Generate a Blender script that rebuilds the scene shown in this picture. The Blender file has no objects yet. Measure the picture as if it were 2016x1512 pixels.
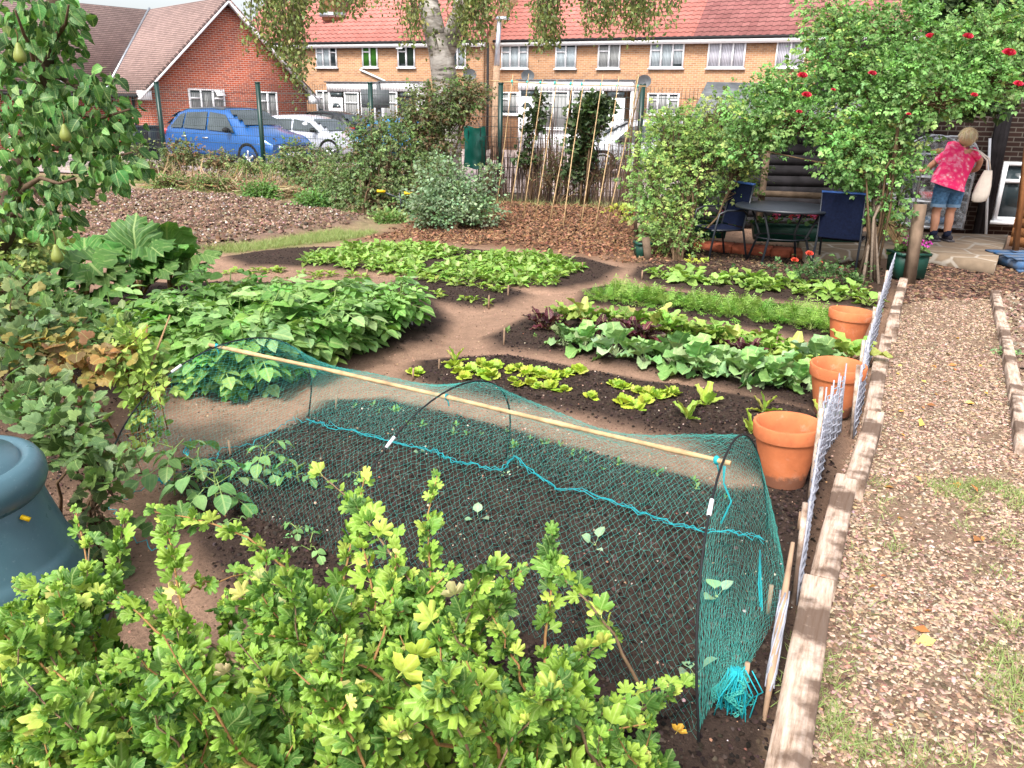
import bpy, math, random
import numpy as np
from mathutils import Vector, Matrix
RND = random.Random(7)
NR = np.random.default_rng(11)
PI = math.pi
sc = bpy.context.scene
COL = sc.collection
# ---------------- camera, world, sun, exposure ----------------
F_PX, Y_HOR, ROLL, CAM_H = 1560.0, 215.0, .02, 1.85
PITCH = math.atan((756 - Y_HOR) / F_PX)
camd = bpy.data.cameras.new('camera'); cam = bpy.data.objects.new('camera', camd); COL.objects.link(cam)
camd.sensor_width = 36; camd.lens = 36 * F_PX / 2016; camd.clip_start = .05; camd.clip_end = 1500
RM = Matrix.Rotation(PI/2 - PITCH, 3, 'X') @ Matrix.Rotation(ROLL, 3, 'Z')
cam.matrix_world = Matrix.Translation((0, 0, CAM_H)) @ RM.to_4x4()
sc.camera = cam
SUN_EL, SUN_AZ = math.radians(52), math.radians(205)     # azimuth clockwise from +Y: the sun stands behind the camera, a little left
w = bpy.data.worlds.new('World'); sc.world = w; w.use_nodes = True
wn = w.node_tree.nodes; wl = w.node_tree.links
sky = wn.new('ShaderNodeTexSky'); sky.sky_type = 'NISHITA'; sky.sun_disc = False
sky.sun_elevation = SUN_EL; sky.sun_rotation = SUN_AZ; sky.air_density = 1.0; sky.dust_density = 4.0; sky.ozone_density = .6
hs = wn.new('ShaderNodeHueSaturation'); hs.inputs['Saturation'].default_value = .35
wl.new(sky.outputs[0], hs.inputs['Color']); wl.new(hs.outputs[0], wn['Background'].inputs[0])
wn['Background'].inputs[1].default_value = .15
sund = bpy.data.lights.new('sun', 'SUN'); sun = bpy.data.objects.new('sun', sund); COL.objects.link(sun)
sund.energy = 2.2; sund.angle = math.radians(12); sund.color = (1, .95, .88)
sdir = Vector((math.sin(SUN_AZ)*math.cos(SUN_EL), math.cos(SUN_AZ)*math.cos(SUN_EL), math.sin(SUN_EL)))
sun.rotation_euler = sdir.to_track_quat('Z', 'Y').to_euler()
sc.view_settings.view_transform = 'Standard'; sc.view_settings.look = 'None'; sc.view_settings.gamma = 1
sc.view_settings.exposure = 1.1
sc.render.engine = 'CYCLES'
sc.cycles.max_bounces = 6; sc.cycles.diffuse_bounces = 3; sc.cycles.transparent_max_bounces = 12
sc.cycles.use_denoising = True

def ray(px, py):
    return RM @ Vector(((px - 1008) / F_PX, -(py - 756) / F_PX, -1))
def G(px, py, z=0.0):                 # the point of the horizontal plane z seen at a photo pixel
    d = ray(px, py); t = (z - CAM_H) / d.z
    return Vector((d.x*t, d.y*t, z))
def at(px, py, Y):                    # the point at depth Y seen at a photo pixel
    d = ray(px, py); t = Y / d.y
    return Vector((d.x*t, Y, CAM_H + d.z*t))
def onpl(px, py, p0, n):              # the point of a vertical plane seen at a photo pixel
    d = ray(px, py); c = Vector((0, 0, CAM_H)); t = (Vector(p0) - c).dot(n) / d.dot(n)
    return c + d*t

# ---------------- noise ----------------
_tab = NR.random((256, 256))
def vnoise(x, y):
    xi = np.floor(x).astype(int); yi = np.floor(y).astype(int); fx = x - xi; fy = y - yi
    fx = fx*fx*(3-2*fx); fy = fy*fy*(3-2*fy)
    a = _tab[xi % 256, yi % 256]; b = _tab[(xi+1) % 256, yi % 256]; c = _tab[xi % 256, (yi+1) % 256]; d = _tab[(xi+1) % 256, (yi+1) % 256]
    return (a*(1-fx)+b*fx)*(1-fy) + (c*(1-fx)+d*fx)*fy
def fbm(x, y, s, o=3):
    r = 0; amp = .5
    for k in range(o):
        r = r + amp*(vnoise(x/s+17*k, y/s+31*k) - .5); s = s/2; amp *= .55
    return r

# ---------------- mesh builder ----------------
WROOT = set()
class MB:
    def __init__(s): s.v = []; s.f = {}; s.c = []; s.u = []; s.n = 0
    def add(s, V, F, col=None, uv=None):
        V = np.asarray(V, float).reshape(-1, 3); m = len(V)
        if isinstance(F, np.ndarray): s.f.setdefault(F.shape[1], []).append(F + s.n)
        else:
            by = {}
            for f in F: by.setdefault(len(f), []).append(f)
            for k, fs in by.items(): s.f.setdefault(k, []).append(np.array(fs, int) + s.n)
        s.v.append(V)
        c = np.ones((m, 3)) if col is None else np.asarray(col, float)
        if c.ndim == 1: c = np.tile(c, (m, 1))
        s.c.append(c)
        s.u.append(V if uv is None else np.asarray(uv, float))
        s.n += m; return s
    def box(s, c, size, rot=None, col=None, taper=1.0):
        x, y, z = [q/2 for q in size]
        V = np.array([(-x,-y,-z),(x,-y,-z),(x,y,-z),(-x,y,-z),(-x*taper,-y*taper,z),(x*taper,-y*taper,z),(x*taper,y*taper,z),(-x*taper,y*taper,z)])
        if rot is not None: V = V @ np.array(rot).T
        return s.add(V + np.array(c), np.array([(0,3,2,1),(4,5,6,7),(0,1,5,4),(1,2,6,5),(2,3,7,6),(3,0,4,7)]), col)
    def beam(s, a, b, w, h, up=(0,0,1), col=None, taper=1.0):   # a box from a to b
        a = Vector(a); b = Vector(b); d = (b-a); L = d.length; d.normalize()
        x = d.cross(Vector(up))
        if x.length < 1e-4: x = d.cross(Vector((0,1,0)))
        x.normalize(); y = x.cross(d)
        R = np.array([x, y, d]).T
        return s.box((a+b)/2, (w, h, L), R, col, taper)
    def tube(s, pts, r, n=6, col=None, cap=True):
        P = np.array([tuple(p) for p in pts], float); m = len(P)
        r = np.full(m, float(r)) if np.isscalar(r) else np.asarray(r, float)
        T = np.gradient(P, axis=0); T /= np.linalg.norm(T, axis=1)[:, None] + 1e-12
        ref = np.array([0, 0, 1.]) if abs(T[0][2]) < .9 else np.array([1., 0, 0])
        ring = []
        X = np.cross(T[0], ref); X /= np.linalg.norm(X)
        for i in range(m):
            X = X - T[i]*X.dot(T[i]); X /= np.linalg.norm(X) + 1e-12
            Yv = np.cross(T[i], X); a = np.arange(n)*2*PI/n
            ring.append(P[i] + r[i]*(np.cos(a)[:, None]*X + np.sin(a)[:, None]*Yv))
        V = np.concatenate(ring); k = np.arange(n); k2 = (k+1) % n
        F = np.concatenate([np.stack([i*n+k, i*n+k2, (i+1)*n+k2, (i+1)*n+k], 1) for i in range(m-1)])
        s.add(V, F, col)
        if cap and n > 2:
            s.f.setdefault(n, []).append(np.array([list(range(n))[::-1], [(m-1)*n + i for i in range(n)]]) + s.n - m*n)
        return s
    def lathe(s, prof, c=(0,0,0), n=24, col=None):
        a = np.arange(n)*2*PI/n; V = np.concatenate([np.stack([r*np.cos(a), r*np.sin(a), np.full(n, z)], 1) for r, z in prof]) + np.array(c)
        k = np.arange(n); k2 = (k+1) % n
        F = np.concatenate([np.stack([i*n+k, i*n+k2, (i+1)*n+k2, (i+1)*n+k], 1) for i in range(len(prof)-1)])
        return s.add(V, F, col)
    def prism(s, poly, d, col=None):      # poly: 3-D points of a planar outline, d: thickness vector
        P = [Vector(p) for p in poly]; n = len(P); d = Vector(d)
        V = P + [p + d for p in P]
        return s.add([tuple(v) for v in V], [tuple(range(n)), tuple(range(2*n-1, n-1, -1))] + [(i, i+n, (i+1) % n + n, (i+1) % n) for i in range(n)], col)
    def quad(s, a, b, c, d, col=None, uv=None):
        return s.add([tuple(a), tuple(b), tuple(c), tuple(d)], [(0,1,2,3)], col, uv)
    def blob(s, c, r, col=None, seg=10, rings=7, rough=0.0, rot=None):
        V = []; F = []
        for i in range(rings+1):
            th = PI*i/rings
            for j in range(seg):
                ph = 2*PI*j/seg; k = 1 + rough*(RND.random()-.5)
                V.append((k*math.sin(th)*math.cos(ph)*r[0], k*math.sin(th)*math.sin(ph)*r[1], k*math.cos(th)*r[2]))
        for i in range(rings):
            for j in range(seg):
                F.append((i*seg+j, (i+1)*seg+j, (i+1)*seg+(j+1) % seg, i*seg+(j+1) % seg))
        V = np.array(V)
        if rot is not None: V = V @ np.array(rot).T
        return s.add(V + np.array(tuple(c)), np.array(F), col)
    def grid(s, P, col=None, uv=None, closed=False):           # P: (m,n,3) array of points
        m, n = P.shape[:2]; i, j = np.meshgrid(np.arange(m-1), np.arange(n if closed else n-1), indexing='ij')
        j2 = (j+1) % n
        F = np.stack([i*n+j, (i+1)*n+j, (i+1)*n+j2, i*n+j2], -1).reshape(-1, 4)
        return s.add(P.reshape(-1, 3), F, None if col is None else np.asarray(col).reshape(-1, 3) if np.asarray(col).ndim > 1 else col, None if uv is None else np.asarray(uv).reshape(-1, 3))
    def mesh(s, name, smooth=False):
        me = bpy.data.meshes.new(name)
        V = np.concatenate(s.v); me.vertices.add(len(V)); me.vertices.foreach_set('co', V.astype(np.float32).ravel())
        idx = []; st = []; t = 0
        for k, fl in s.f.items():
            A = np.concatenate(fl); idx.append(A.ravel()); st.append(t + np.arange(len(A))*k); t += A.size
        idx = np.concatenate(idx); st = np.concatenate(st)
        me.loops.add(len(idx)); me.loops.foreach_set('vertex_index', idx.astype(np.int32))
        me.polygons.add(len(st)); me.polygons.foreach_set('loop_start', st.astype(np.int32))
        me.update(calc_edges=True)
        if smooth: me.polygons.foreach_set('use_smooth', np.ones(len(st), bool))
        a = me.color_attributes.new('col', 'FLOAT_COLOR', 'POINT'); C = np.concatenate(s.c)
        a.data.foreach_set('color', np.concatenate([C, np.ones((len(C), 1))], 1).astype(np.float32).ravel())
        b = me.attributes.new('uvm', 'FLOAT_VECTOR', 'POINT'); b.data.foreach_set('vector', np.concatenate(s.u).astype(np.float32).ravel())
        return me
    def build(s, name, mat, parent=None, smooth=False, loc=None, rz=0):
        me = s.mesh(name, smooth)
        o = bpy.data.objects.new(name, me); COL.objects.link(o)
        me.materials.append(mat)
        if parent is not None:
            o.parent = parent
            if parent.name in WROOT: o.matrix_parent_inverse = Matrix.Translation(-parent.location)
        if loc is not None: o.location = loc
        if rz: o.rotation_euler = (0, 0, rz)
        return o

def tag(o, label=None, cat=None, group=None, kind=None):
    if label: o['label'] = label
    if cat: o['category'] = cat
    if group: o['group'] = group
    if kind: o['kind'] = kind
    return o
def empty(name, loc=(0,0,0), label=None, cat=None, group=None, rz=0):
    o = bpy.data.objects.new(name, None); COL.objects.link(o); o.location = loc; o.rotation_euler = (0,0,rz); o.empty_display_size = .05
    return tag(o, label, cat, group)
def wroot(name, loc, label=None, cat=None, group=None):     # an Empty whose parts are built in world coordinates
    o = empty(name, Vector(loc), label, cat, group); WROOT.add(o.name); return o
def copy_tree(o, parent=None):
    c = o.copy(); COL.objects.link(c)
    if parent is not None: c.parent = parent
    for ch in list(o.children): copy_tree(ch, c)
    return c
def place(o, loc, rz=0, s=1.0, label=None, tilt=0):
    o.location = loc; o.rotation_euler = (RND.uniform(-tilt, tilt), RND.uniform(-tilt, tilt), rz); o.scale = (s, s, s)
    if label: o['label'] = label
    return o

# ---------------- materials ----------------
def new_mat(name, rough=.8, spec=.3):
    m = bpy.data.materials.new(name); m.use_nodes = True
    b = m.node_tree.nodes['Principled BSDF']; b.inputs['Roughness'].default_value = rough; b.inputs['Specular IOR Level'].default_value = spec
    return m, m.node_tree.nodes, m.node_tree.links, b
def nd(ns, t, **k):
    n = ns.new(t)
    for a, v in k.items():
        if a in n.inputs: n.inputs[a].default_value = v
        else: setattr(n, a, v)
    return n
def attr(ns, name='col'):
    n = ns.new('ShaderNodeAttribute'); n.attribute_name = name; return n
def mixc(ns, ls, fac, a, b, mode='MIX'):
    n = ns.new('ShaderNodeMix'); n.data_type = 'RGBA'; n.blend_type = mode
    for i, v in ((0, fac), (6, a), (7, b)):
        sock = n.inputs[i]
        if hasattr(v, 'is_linked'): ls.new(v, sock)
        elif isinstance(v, (int, float)): sock.default_value = v if i == 0 else (v, v, v, 1)
        else: sock.default_value = (*v, 1)
    return n.outputs[2]
def ramp(ns, ls, src, stops):
    r = ns.new('ShaderNodeValToRGB'); e = r.color_ramp.elements
    while len(e) < len(stops): e.new(.5)
    for el, (p, c) in zip(e, stops):
        el.position = p; el.color = (*c, 1) if not isinstance(c, (int, float)) else (c, c, c, 1)
    ls.new(src, r.inputs[0]); return r.outputs[0]
def bump(ns, ls, b, h, strength=.4, dist=.01):
    n = ns.new('ShaderNodeBump'); n.inputs['Strength'].default_value = strength; n.inputs['Distance'].default_value = dist
    ls.new(h, n.inputs['Height']); ls.new(n.outputs[0], b.inputs['Normal'])
def noise(ns, ls, scale, detail=4, vec=None, rough=.55):
    n = nd(ns, 'ShaderNodeTexNoise'); n.inputs['Scale'].default_value = scale; n.inputs['Detail'].default_value = detail; n.inputs['Roughness'].default_value = rough
    if vec is not None: ls.new(vec, n.inputs['Vector'])
    return n.outputs[0]
def objco(ns):
    return ns.new('ShaderNodeTexCoord').outputs['Object']
def simple(name, c, rough=.6, spec=.3, var=.12, scale=8, metal=0, bmp=0, c2=None, bscale=None):
    m, ns, ls, b = new_mat(name, rough, spec); co = objco(ns)
    f = noise(ns, ls, scale, 5, co)
    c2 = c2 or tuple(q*(1-2*var) for q in c); c1 = c if c2 is None else c
    out = ramp(ns, ls, f, [(.3, c2), (.7, tuple(min(1, q*(1+var)) for q in c1))])
    ls.new(out, b.inputs['Base Color']); b.inputs['Metallic'].default_value = metal
    if bmp: bump(ns, ls, b, noise(ns, ls, bscale or scale*6, 4, co), bmp, .005)
    return m
def leafmat(name, trans=.3, rough=.5, spec=.35, vary=.18, vein=0):
    m, ns, ls, b = new_mat(name, rough, spec)
    a = attr(ns).outputs['Color']; oi = ns.new('ShaderNodeObjectInfo')
    h = nd(ns, 'ShaderNodeHueSaturation'); ls.new(a, h.inputs['Color'])
    mr = nd(ns, 'ShaderNodeMapRange'); ls.new(oi.outputs['Random'], mr.inputs[0]); mr.inputs[3].default_value = 1-vary; mr.inputs[4].default_value = 1+vary
    ls.new(mr.outputs[0], h.inputs['Value'])
    f = noise(ns, ls, 40, 3, objco(ns)); c = mixc(ns, ls, .35, h.outputs[0], ramp(ns, ls, f, [(.35, .35), (.65, 1)]), 'MULTIPLY')
    sx = ns.new('ShaderNodeSeparateXYZ'); ls.new(attr(ns, 'uvm').outputs['Vector'], sx.inputs[0])
    def mt(op, a_, b_, c_=None):
        q = ns.new('ShaderNodeMath'); q.operation = op
        for i, s_ in enumerate((a_, b_, c_)):
            if s_ is None: continue
            if hasattr(s_, 'is_linked'): ls.new(s_, q.inputs[i])
            else: q.inputs[i].default_value = s_
        return q.outputs[0]
    ax = mt('ABSOLUTE', sx.outputs[0], 0); side = mt('FRACT', mt('MULTIPLY', mt('SUBTRACT', sx.outputs[1], mt('MULTIPLY', ax, .85)), 7.5), 0)
    vn = mt('MAXIMUM', mt('LESS_THAN', ax, .022), mt('MULTIPLY', mt('LESS_THAN', side, .14), .55))
    c = mixc(ns, ls, mt('MULTIPLY', vn, .34), c, (.55,.66,.26)); sp = ramp(ns, ls, noise(ns, ls, 26, 4, objco(ns), .75), [(.70, 0), (.76, .55)]); c = mixc(ns, ls, sp, c, (.30,.20,.05))
    if vein >= 0: bump(ns, ls, b, mt('ADD', side, mt('MULTIPLY', ax, 3)), .35, .004)
    ls.new(c, b.inputs['Base Color'])
    t = nd(ns, 'ShaderNodeBsdfTranslucent'); ls.new(mixc(ns, ls, 1.0, c, (1.0, 1.05, .45), 'MULTIPLY'), t.inputs[0])
    mx = ns.new('ShaderNodeMixShader'); mx.inputs[0].default_value = trans
    ls.new(b.outputs[0], mx.inputs[1]); ls.new(t.outputs[0], mx.inputs[2])
    ls.new(mx.outputs[0], ns['Material Output'].inputs[0])
    return m
def vcol(name, rough=.7, spec=.3, nscale=20, amt=.4, bmp=0):
    m, ns, ls, b = new_mat(name, rough, spec)
    f = noise(ns, ls, nscale, 5, objco(ns)); c = mixc(ns, ls, amt, attr(ns).outputs['Color'], ramp(ns, ls, f, [(.3, .4), (.7, 1)]), 'MULTIPLY')
    ls.new(c, b.inputs['Base Color'])
    if bmp: bump(ns, ls, b, f, bmp, .01)
    return m
M = {}
M['leaf'] = leafmat('leaf'); M['glossleaf'] = leafmat('gloss_leaf', .25, .48, .28)
M['waxleaf'] = leafmat('wax_leaf', .15, .55, .3)
M['petal'] = leafmat('petal', .2, .6, .2, .1)
M['bark'] = vcol('bark', .9, .1, 30, .6, .5)
M['chip'] = vcol('chips', .95, .1, 60, .3)
M['plain'] = vcol('painted_parts', .5, .4, 6, .12)
M['gloss'] = vcol('smooth_plastic', .35, .5, 4, .1)
M['cloth'] = vcol('cloth', .9, .1, 25, .2)
M['skin'] = simple('skin', (.55, .27, .17), .55, .35, .06, 12)
M['wood'] = simple('grey_wood', (.36, .24, .16), .85, .15, .25, 9, bmp=.4)
M['bamboo'] = simple('bamboo', (.50, .34, .18), .55, .3, .22, 16)
m_, ns_, ls_, b_ = new_mat('terracotta', .8, .2); co_ = objco(ns_); c_ = ramp(ns_, ls_, noise(ns_, ls_, 5, 6, co_, .65), [(.3, (.40,.12,.05)), (.55, (.56,.175,.07)), (.75, (.62,.23,.11))])
c_ = mixc(ns_, ls_, ramp(ns_, ls_, noise(ns_, ls_, 14, 6, co_, .7), [(.56, 0), (.74, .38)]), c_, (.62,.42,.32)); c_ = mixc(ns_, ls_, ramp(ns_, ls_, noise(ns_, ls_, 60, 3, co_, .6), [(.64, 0), (.74, .35)]), c_, (.12,.07,.045))
sz_ = ns_.new('ShaderNodeSeparateXYZ'); ls_.new(co_, sz_.inputs[0]); dz_ = nd(ns_, 'ShaderNodeMath'); dz_.operation = 'MULTIPLY_ADD'; ls_.new(noise(ns_, ls_, 22, 5, co_, .7), dz_.inputs[0]); dz_.inputs[1].default_value = -.12; ls_.new(sz_.outputs[2], dz_.inputs[2])
c_ = mixc(ns_, ls_, ramp(ns_, ls_, dz_.outputs[0], [(.0, .75), (.03, 0)]), c_, (.10,.06,.045)); ls_.new(c_, b_.inputs['Base Color']); bump(ns_, ls_, b_, noise(ns_, ls_, 150, 4, co_), .15, .003); M['terra'] = m_
M['dark'] = simple('dark_metal', (.018, .022, .03), .4, .5, .1)
M['black'] = simple('black_rubber', (.012, .012, .014), .7, .3, .1)
M['white'] = simple('white_frame', (.78, .79, .82), .4, .4, .04)
M['green_steel'] = simple('green_steel', (.004, .032, .026), .4, .5, .1)
M['wire'] = simple('green_wire', (.05, .075, .07), .5, .5, .1)
M['metal'] = simple('pale_metal', (.55, .58, .62), .35, .5, .1, metal=.8)
M['cord'] = simple('teal_cord', (.012, .34, .40), .6, .3, .1, 30)
M['net'] = simple('net_thread', (.07, .46, .40), .55, .3, .15, 3)
M['ochre'] = simple('yellow_grip', (.75, .48, .01), .5, .3, .05)

# ---------------- leaf templates: base at the origin, tip along +Y, face up +Z ----------------
def t_ovate(wd=.6, fold=.12, curl=.15, rows=5, tipx=.0, round_=1.0, base=0.0, wave=0.0):
    V = []; F = []
    for i in range(rows+1):
        t = i/rows; y = base + t*(1-base); a = (math.sin(PI*t**.8))**round_*wd/2 if 0 < i < rows else tipx*wd/2 if i else 0.0
        z = -curl*t*t
        wv = wave*math.sin(i*2.3)
        V += [(-a, y, z+fold*a*2+wv*a), (0, y, z), (a, y, z+fold*a*2-wv*a)]
    for i in range(rows):
        a = i*3
        F += [(a, a+1, a+4, a+3), (a+1, a+2, a+5, a+4)]
    if base > 0:
        k = len(V); V += [(-.012, 0, 0), (.012, 0, 0), (.012, base+.03, 0), (-.012, base+.03, 0)]; F.append((k, k+1, k+2, k+3))
    return np.array(V), F
def t_lobed(lobes=5, depth=.45, teeth=3, wd=1.0, cup=.15, base=.25, seed=1, span=2.5, sharp=.8):
    """rounded, toothed lobes fanned about the leaf stalk"""
    r = random.Random(seed); out = []; n = lobes*teeth*2; cy = base + .15
    for i in range(n+1):
        u = i/n; ang = -span + 2*span*u
        lob = 1 - depth*(1 - abs(math.sin(PI*min(.999, max(.001, u))*lobes))**sharp)*(.6 if i in (0, n) else 1)
        big = 1 - .34*(abs(ang)/span)**1.6; th = 1 + (.05 if i % 2 else -.055) + r.uniform(-.03, .03); rad = (1-cy)*lob*big*th
        out.append((math.sin(ang)*rad*wd, cy + math.cos(ang)*rad))
    V = [(0, cy*.8, 0)]
    for i, (x, y) in enumerate(out):
        d = math.hypot(x, y-cy); rib = .05*math.cos(2*PI*lobes*i/n); V.append((x*.55, cy+(y-cy)*.55, .5*cup*d + rib*.5))
    for i, (x, y) in enumerate(out):
        d = math.hypot(x, y-cy); V.append((x, y, cup*d*.55 - .5*cup*d*d + r.uniform(-.035, .035) - .03*math.cos(2*PI*lobes*i/n)))
    m = len(out); F = []
    for i in range(m-1):
        F.append((0, 1+i+1, 1+i)); F.append((1+i, 2+i, 1+m+i+1, 1+m+i))
    V += [(-.013, 0, 0), (.013, 0, 0), (.012, cy*.85, .0), (-.012, cy*.85, .0)]; k = len(V)-4; F.append((k, k+1, k+2, k+3))
    return np.array(V), F
def t_compound(pairs=3, leaf=None, size=.42, w=.55, droop=.25, seed=2, term=1.15, opp=.12):
    leaf = leaf or t_ovate(.58, .1, .2, 3); r = random.Random(seed); V = []; F = []; n = 0
    def put(p, ang, s, tilt):
        nonlocal n
        c, sn = math.cos(ang), math.sin(ang); R = np.array([[c, sn, 0], [-sn, c, 0], [0, 0, 1]])
        T = Matrix.Rotation(tilt, 3, 'X'); v = (leaf[0]*s) @ np.array(T).T
        v = v @ R.T if False else np.stack([v[:, 0]*c + v[:, 1]*sn, -v[:, 0]*sn + v[:, 1]*c, v[:, 2]], 1)
        V.append(v + np.array(p)); F.extend([tuple(q + n for q in f) for f in leaf[1]]); n += len(v)
    for i in range(pairs):
        t = .35 + .55*i/max(1, pairs-1) if pairs > 1 else .5
        for sgn in (-1, 1):
            put((0, t*.62, -droop*t*t*.6), sgn*r.uniform(.9, 1.25), size*r.uniform(.8, 1.1)*(.75+.25*t), -r.uniform(.1, .5))
    put((0, .6, -droop*.36), r.uniform(-.1, .1), size*term, -r.uniform(.2, .5))
    V.append(np.array([(-.012, 0, 0), (.012, 0, 0), (.01, .62, -droop*.36), (-.01, .62, -droop*.36)])); F.append((n, n+1, n+2, n+3))
    return np.concatenate(V), F
def prep(T):                       # faces split by size once
    by = {}
    for f in T[1]: by.setdefault(len(f), []).append(f)
    return T[0], {k: np.array(v) for k, v in by.items()}
def unit(a): return a/(np.linalg.norm(a, axis=-1, keepdims=True) + 1e-9)
def inst(mb, T, P, D, N, S, C):
    """many copies of leaf template T into builder mb; D tip directions, N face normals, S sizes, C colours"""
    if isinstance(T[1], list): T = prep(T)
    P = np.asarray(P, float).reshape(-1, 3); n = len(P)
    if n == 0: return
    D = unit(np.broadcast_to(np.asarray(D, float), (n, 3))); N = np.broadcast_to(np.asarray(N, float), (n, 3))
    X = unit(np.cross(D, N)); Z = np.cross(X, D); S = np.broadcast_to(np.asarray(S, float), (n,))
    V0 = T[0]; m = len(V0)
    V = P[:, None] + S[:, None, None]*(V0[None, :, 0:1]*X[:, None] + V0[None, :, 1:2]*D[:, None] + V0[None, :, 2:3]*Z[:, None])
    C = np.broadcast_to(np.asarray(C, float), (n, 3))
    Cv = np.repeat(C, m, 0)
    base = mb.n
    mb.v.append(V.reshape(-1, 3)); mb.c.append(Cv); mb.u.append(np.tile(V0, (n, 1))); mb.n += n*m
    for k, Fk in T[1].items():
        mb.f.setdefault(k, []).append((Fk[None] + (np.arange(n)*m)[:, None, None] + base).reshape(-1, k))
def rv(n, s=1.0): return NR.normal(0, s, (n, 3))
def pal(n, cols, wts=None, jit=.2):
    cols = np.array(cols); wts = None if wts is None else np.array(wts)/sum(wts)
    c = cols[NR.choice(len(cols), n, p=wts)]
    return c*(1 + jit*(NR.random((n, 1))-.5)*2)*(1 + .08*NR.normal(0, 1, (n, 3)))
UP = np.array([0, 0, 1.])
# ---------------- ground zones (outlines on the ground plane) ----------------
def gp(pts): return np.array([tuple(G(x, y))[:2] for x, y in pts])
def sdist(poly, X, Y):              # signed distance, inside negative
    shp = X.shape; px = X.ravel(); py = Y.ravel(); d = np.full(px.shape, 1e9); ins = np.zeros(px.shape, bool)
    n = len(poly)
    for i in range(n):
        ax, ay = poly[i]; bx, by = poly[(i+1) % n]; ex, ey = bx-ax, by-ay
        t = np.clip(((px-ax)*ex + (py-ay)*ey)/(ex*ex+ey*ey+1e-9), 0, 1)
        d = np.minimum(d, np.hypot(px-ax-t*ex, py-ay-t*ey))
        c = ((ay > py) != (by > py)) & (px < (bx-ax)*(py-ay)/((by-ay) if by != ay else 1e-9) + ax); ins ^= c
    return np.where(ins, -d, d).reshape(shp)
BEDS = {k: gp(v) for k, v in {
 'net': [(330,930),(400,905),(480,870),(560,850),(640,795),(760,790),(1000,850),(1200,905),(1430,965),(1500,965),(1640,870),(1650,950),(1590,1170),(1540,1640),(1300,1640),(900,1511),(560,1300),(360,1090)],
 'lettuce': [(790,748),(825,716),(1000,704),(1180,738),(1400,775),(1600,812),(1655,850),(1640,960),(1545,985),(1440,930),(1350,880),(1150,830),(1000,800),(860,775)],
 'cabbage': [(955,672),(1000,650),(1050,622),(1180,618),(1400,660),(1640,718),(1700,745),(1650,830),(1450,780),(1300,745),(1100,706),(980,695)],
 'carrot': [(1130,600),(1150,574),(1200,564),(1500,598),(1690,625),(1690,680),(1560,668),(1400,642),(1200,612)],
 'beans': [(1235,548),(1250,532),(1330,520),(1500,520),(1740,540),(1725,615),(1600,605),(1400,585),(1280,567)],
 'spinach': [(440,510),(560,492),(700,490),(900,492),(1000,500),(1150,512),(1225,532),(1180,562),(1090,575),(960,562),(830,545),(600,530),(480,528)],
 'rows': [(780,556),(860,548),(1000,568),(1045,585),(1000,606),(930,612),(840,600),(700,600)],
 'potato': [(300,560),(700,560),(850,585),(890,640),(850,680),(740,705),(620,738),(420,760),(240,800),(60,780),(-100,700),(60,600)],
 'left': [(-400,640),(60,600),(160,720),(240,800),(220,900),(180,1000),(230,1100),(250,1500),(-100,1511),(-300,1000)],
}.items()}
PLOUGH = gp([(110,392),(210,377),(330,378),(450,387),(600,408),(745,434),(700,446),(560,468),(430,492),(330,515),(150,500),(-100,470),(-500,440),(-500,400)])
CHIPS = gp([(1503,1511),(1660,985),(1745,700),(1775,560),(1800,505),(2016,520),(2150,600),(2700,1511)])
EDGE2 = gp([(1955,570),(1990,700),(2030,900),(2350,1150),(2900,1400),(3400,1400),(2400,600),(2100,560)])
DARKCHIP = gp([(1765,500),(2050,505),(2100,560),(1950,575),(1850,560),(1765,575),(1720,560)])
MULCH = gp([(760,455),(800,440),(960,395),(1100,402),(1280,410),(1400,470),(1330,520),(1230,520),(1000,490),(800,480),(700,478)])
DARKBED = gp([(1240,530),(1330,470),(1500,480),(1720,500),(1760,560),(1725,600),(1500,560)])  # dark soil around the table and the rose bush
GRASS = [gp(q) for q in ([(150,384),(140,360),(400,350),(640,378),(770,420),(790,440),(745,437),(600,408),(450,387),(330,375)], [(400,496),(560,472),(720,446),(770,450),(720,468),(600,482),(470,498)], [(-900,420),(-400,350),(150,345),(330,352),(330,376),(120,392),(-500,400)])]
FENCE_Y = lambda x: 16.8 - .5*x if x < 0 else 16.8 - .2*x       # the boundary line in plan
def beds_mask(X, Y, feather=.17):
    m = np.zeros(X.shape)
    wob = .10*fbm(X, Y, .5)
    for k, p in BEDS.items():
        if k == 'left': continue
        d = sdist(p, X, Y) + wob
        m = np.maximum(m, np.clip(.5 - d/feather, 0, 1))
    return m
def height(X, Y):
    X = np.asarray(X, float); Y = np.asarray(Y, float)
    m = beds_mask(X, Y, .3); z = .05*m*m*(3-2*m)
    z = z + (.022*fbm(X, Y, .22, 3))*(.35+m)
    pl = np.clip(.5 - sdist(PLOUGH, X, Y)/.3, 0, 1)
    z = z + pl*(.05 + .16*np.abs(fbm(X, Y, .28, 4)))
    mu = np.clip(.5 - sdist(MULCH, X, Y)/.6, 0, 1); z = z + mu*(.05*fbm(X, Y, .5, 3) + .03)
    z = z + .12*fbm(X+50, Y, 6, 2)*np.clip((Y-12)/6, 0, 1)
    return z
def hz(x, y): return float(height(np.array([x]), np.array([y]))[0])
def GZ(px, py):
    p = G(px, py); p = G(px, py, hz(p.x, p.y)); return p
def axis(pieces):
    out = []
    for a, b, s in pieces: out.append(np.arange(a, b, s))
    return np.concatenate(out + [np.array([pieces[-1][1]])])
xs = axis([(-400,-60,40),(-60,-14,1.5),(-14,-5,.09),(-5,5.2,.03),(5.2,9,.08),(9,60,1.5),(60,400,40)])
ys = axis([(-30,1,.9),(1,9,.03),(9,15,.05),(15,24,.12),(24,80,2),(80,900,60)])
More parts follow.
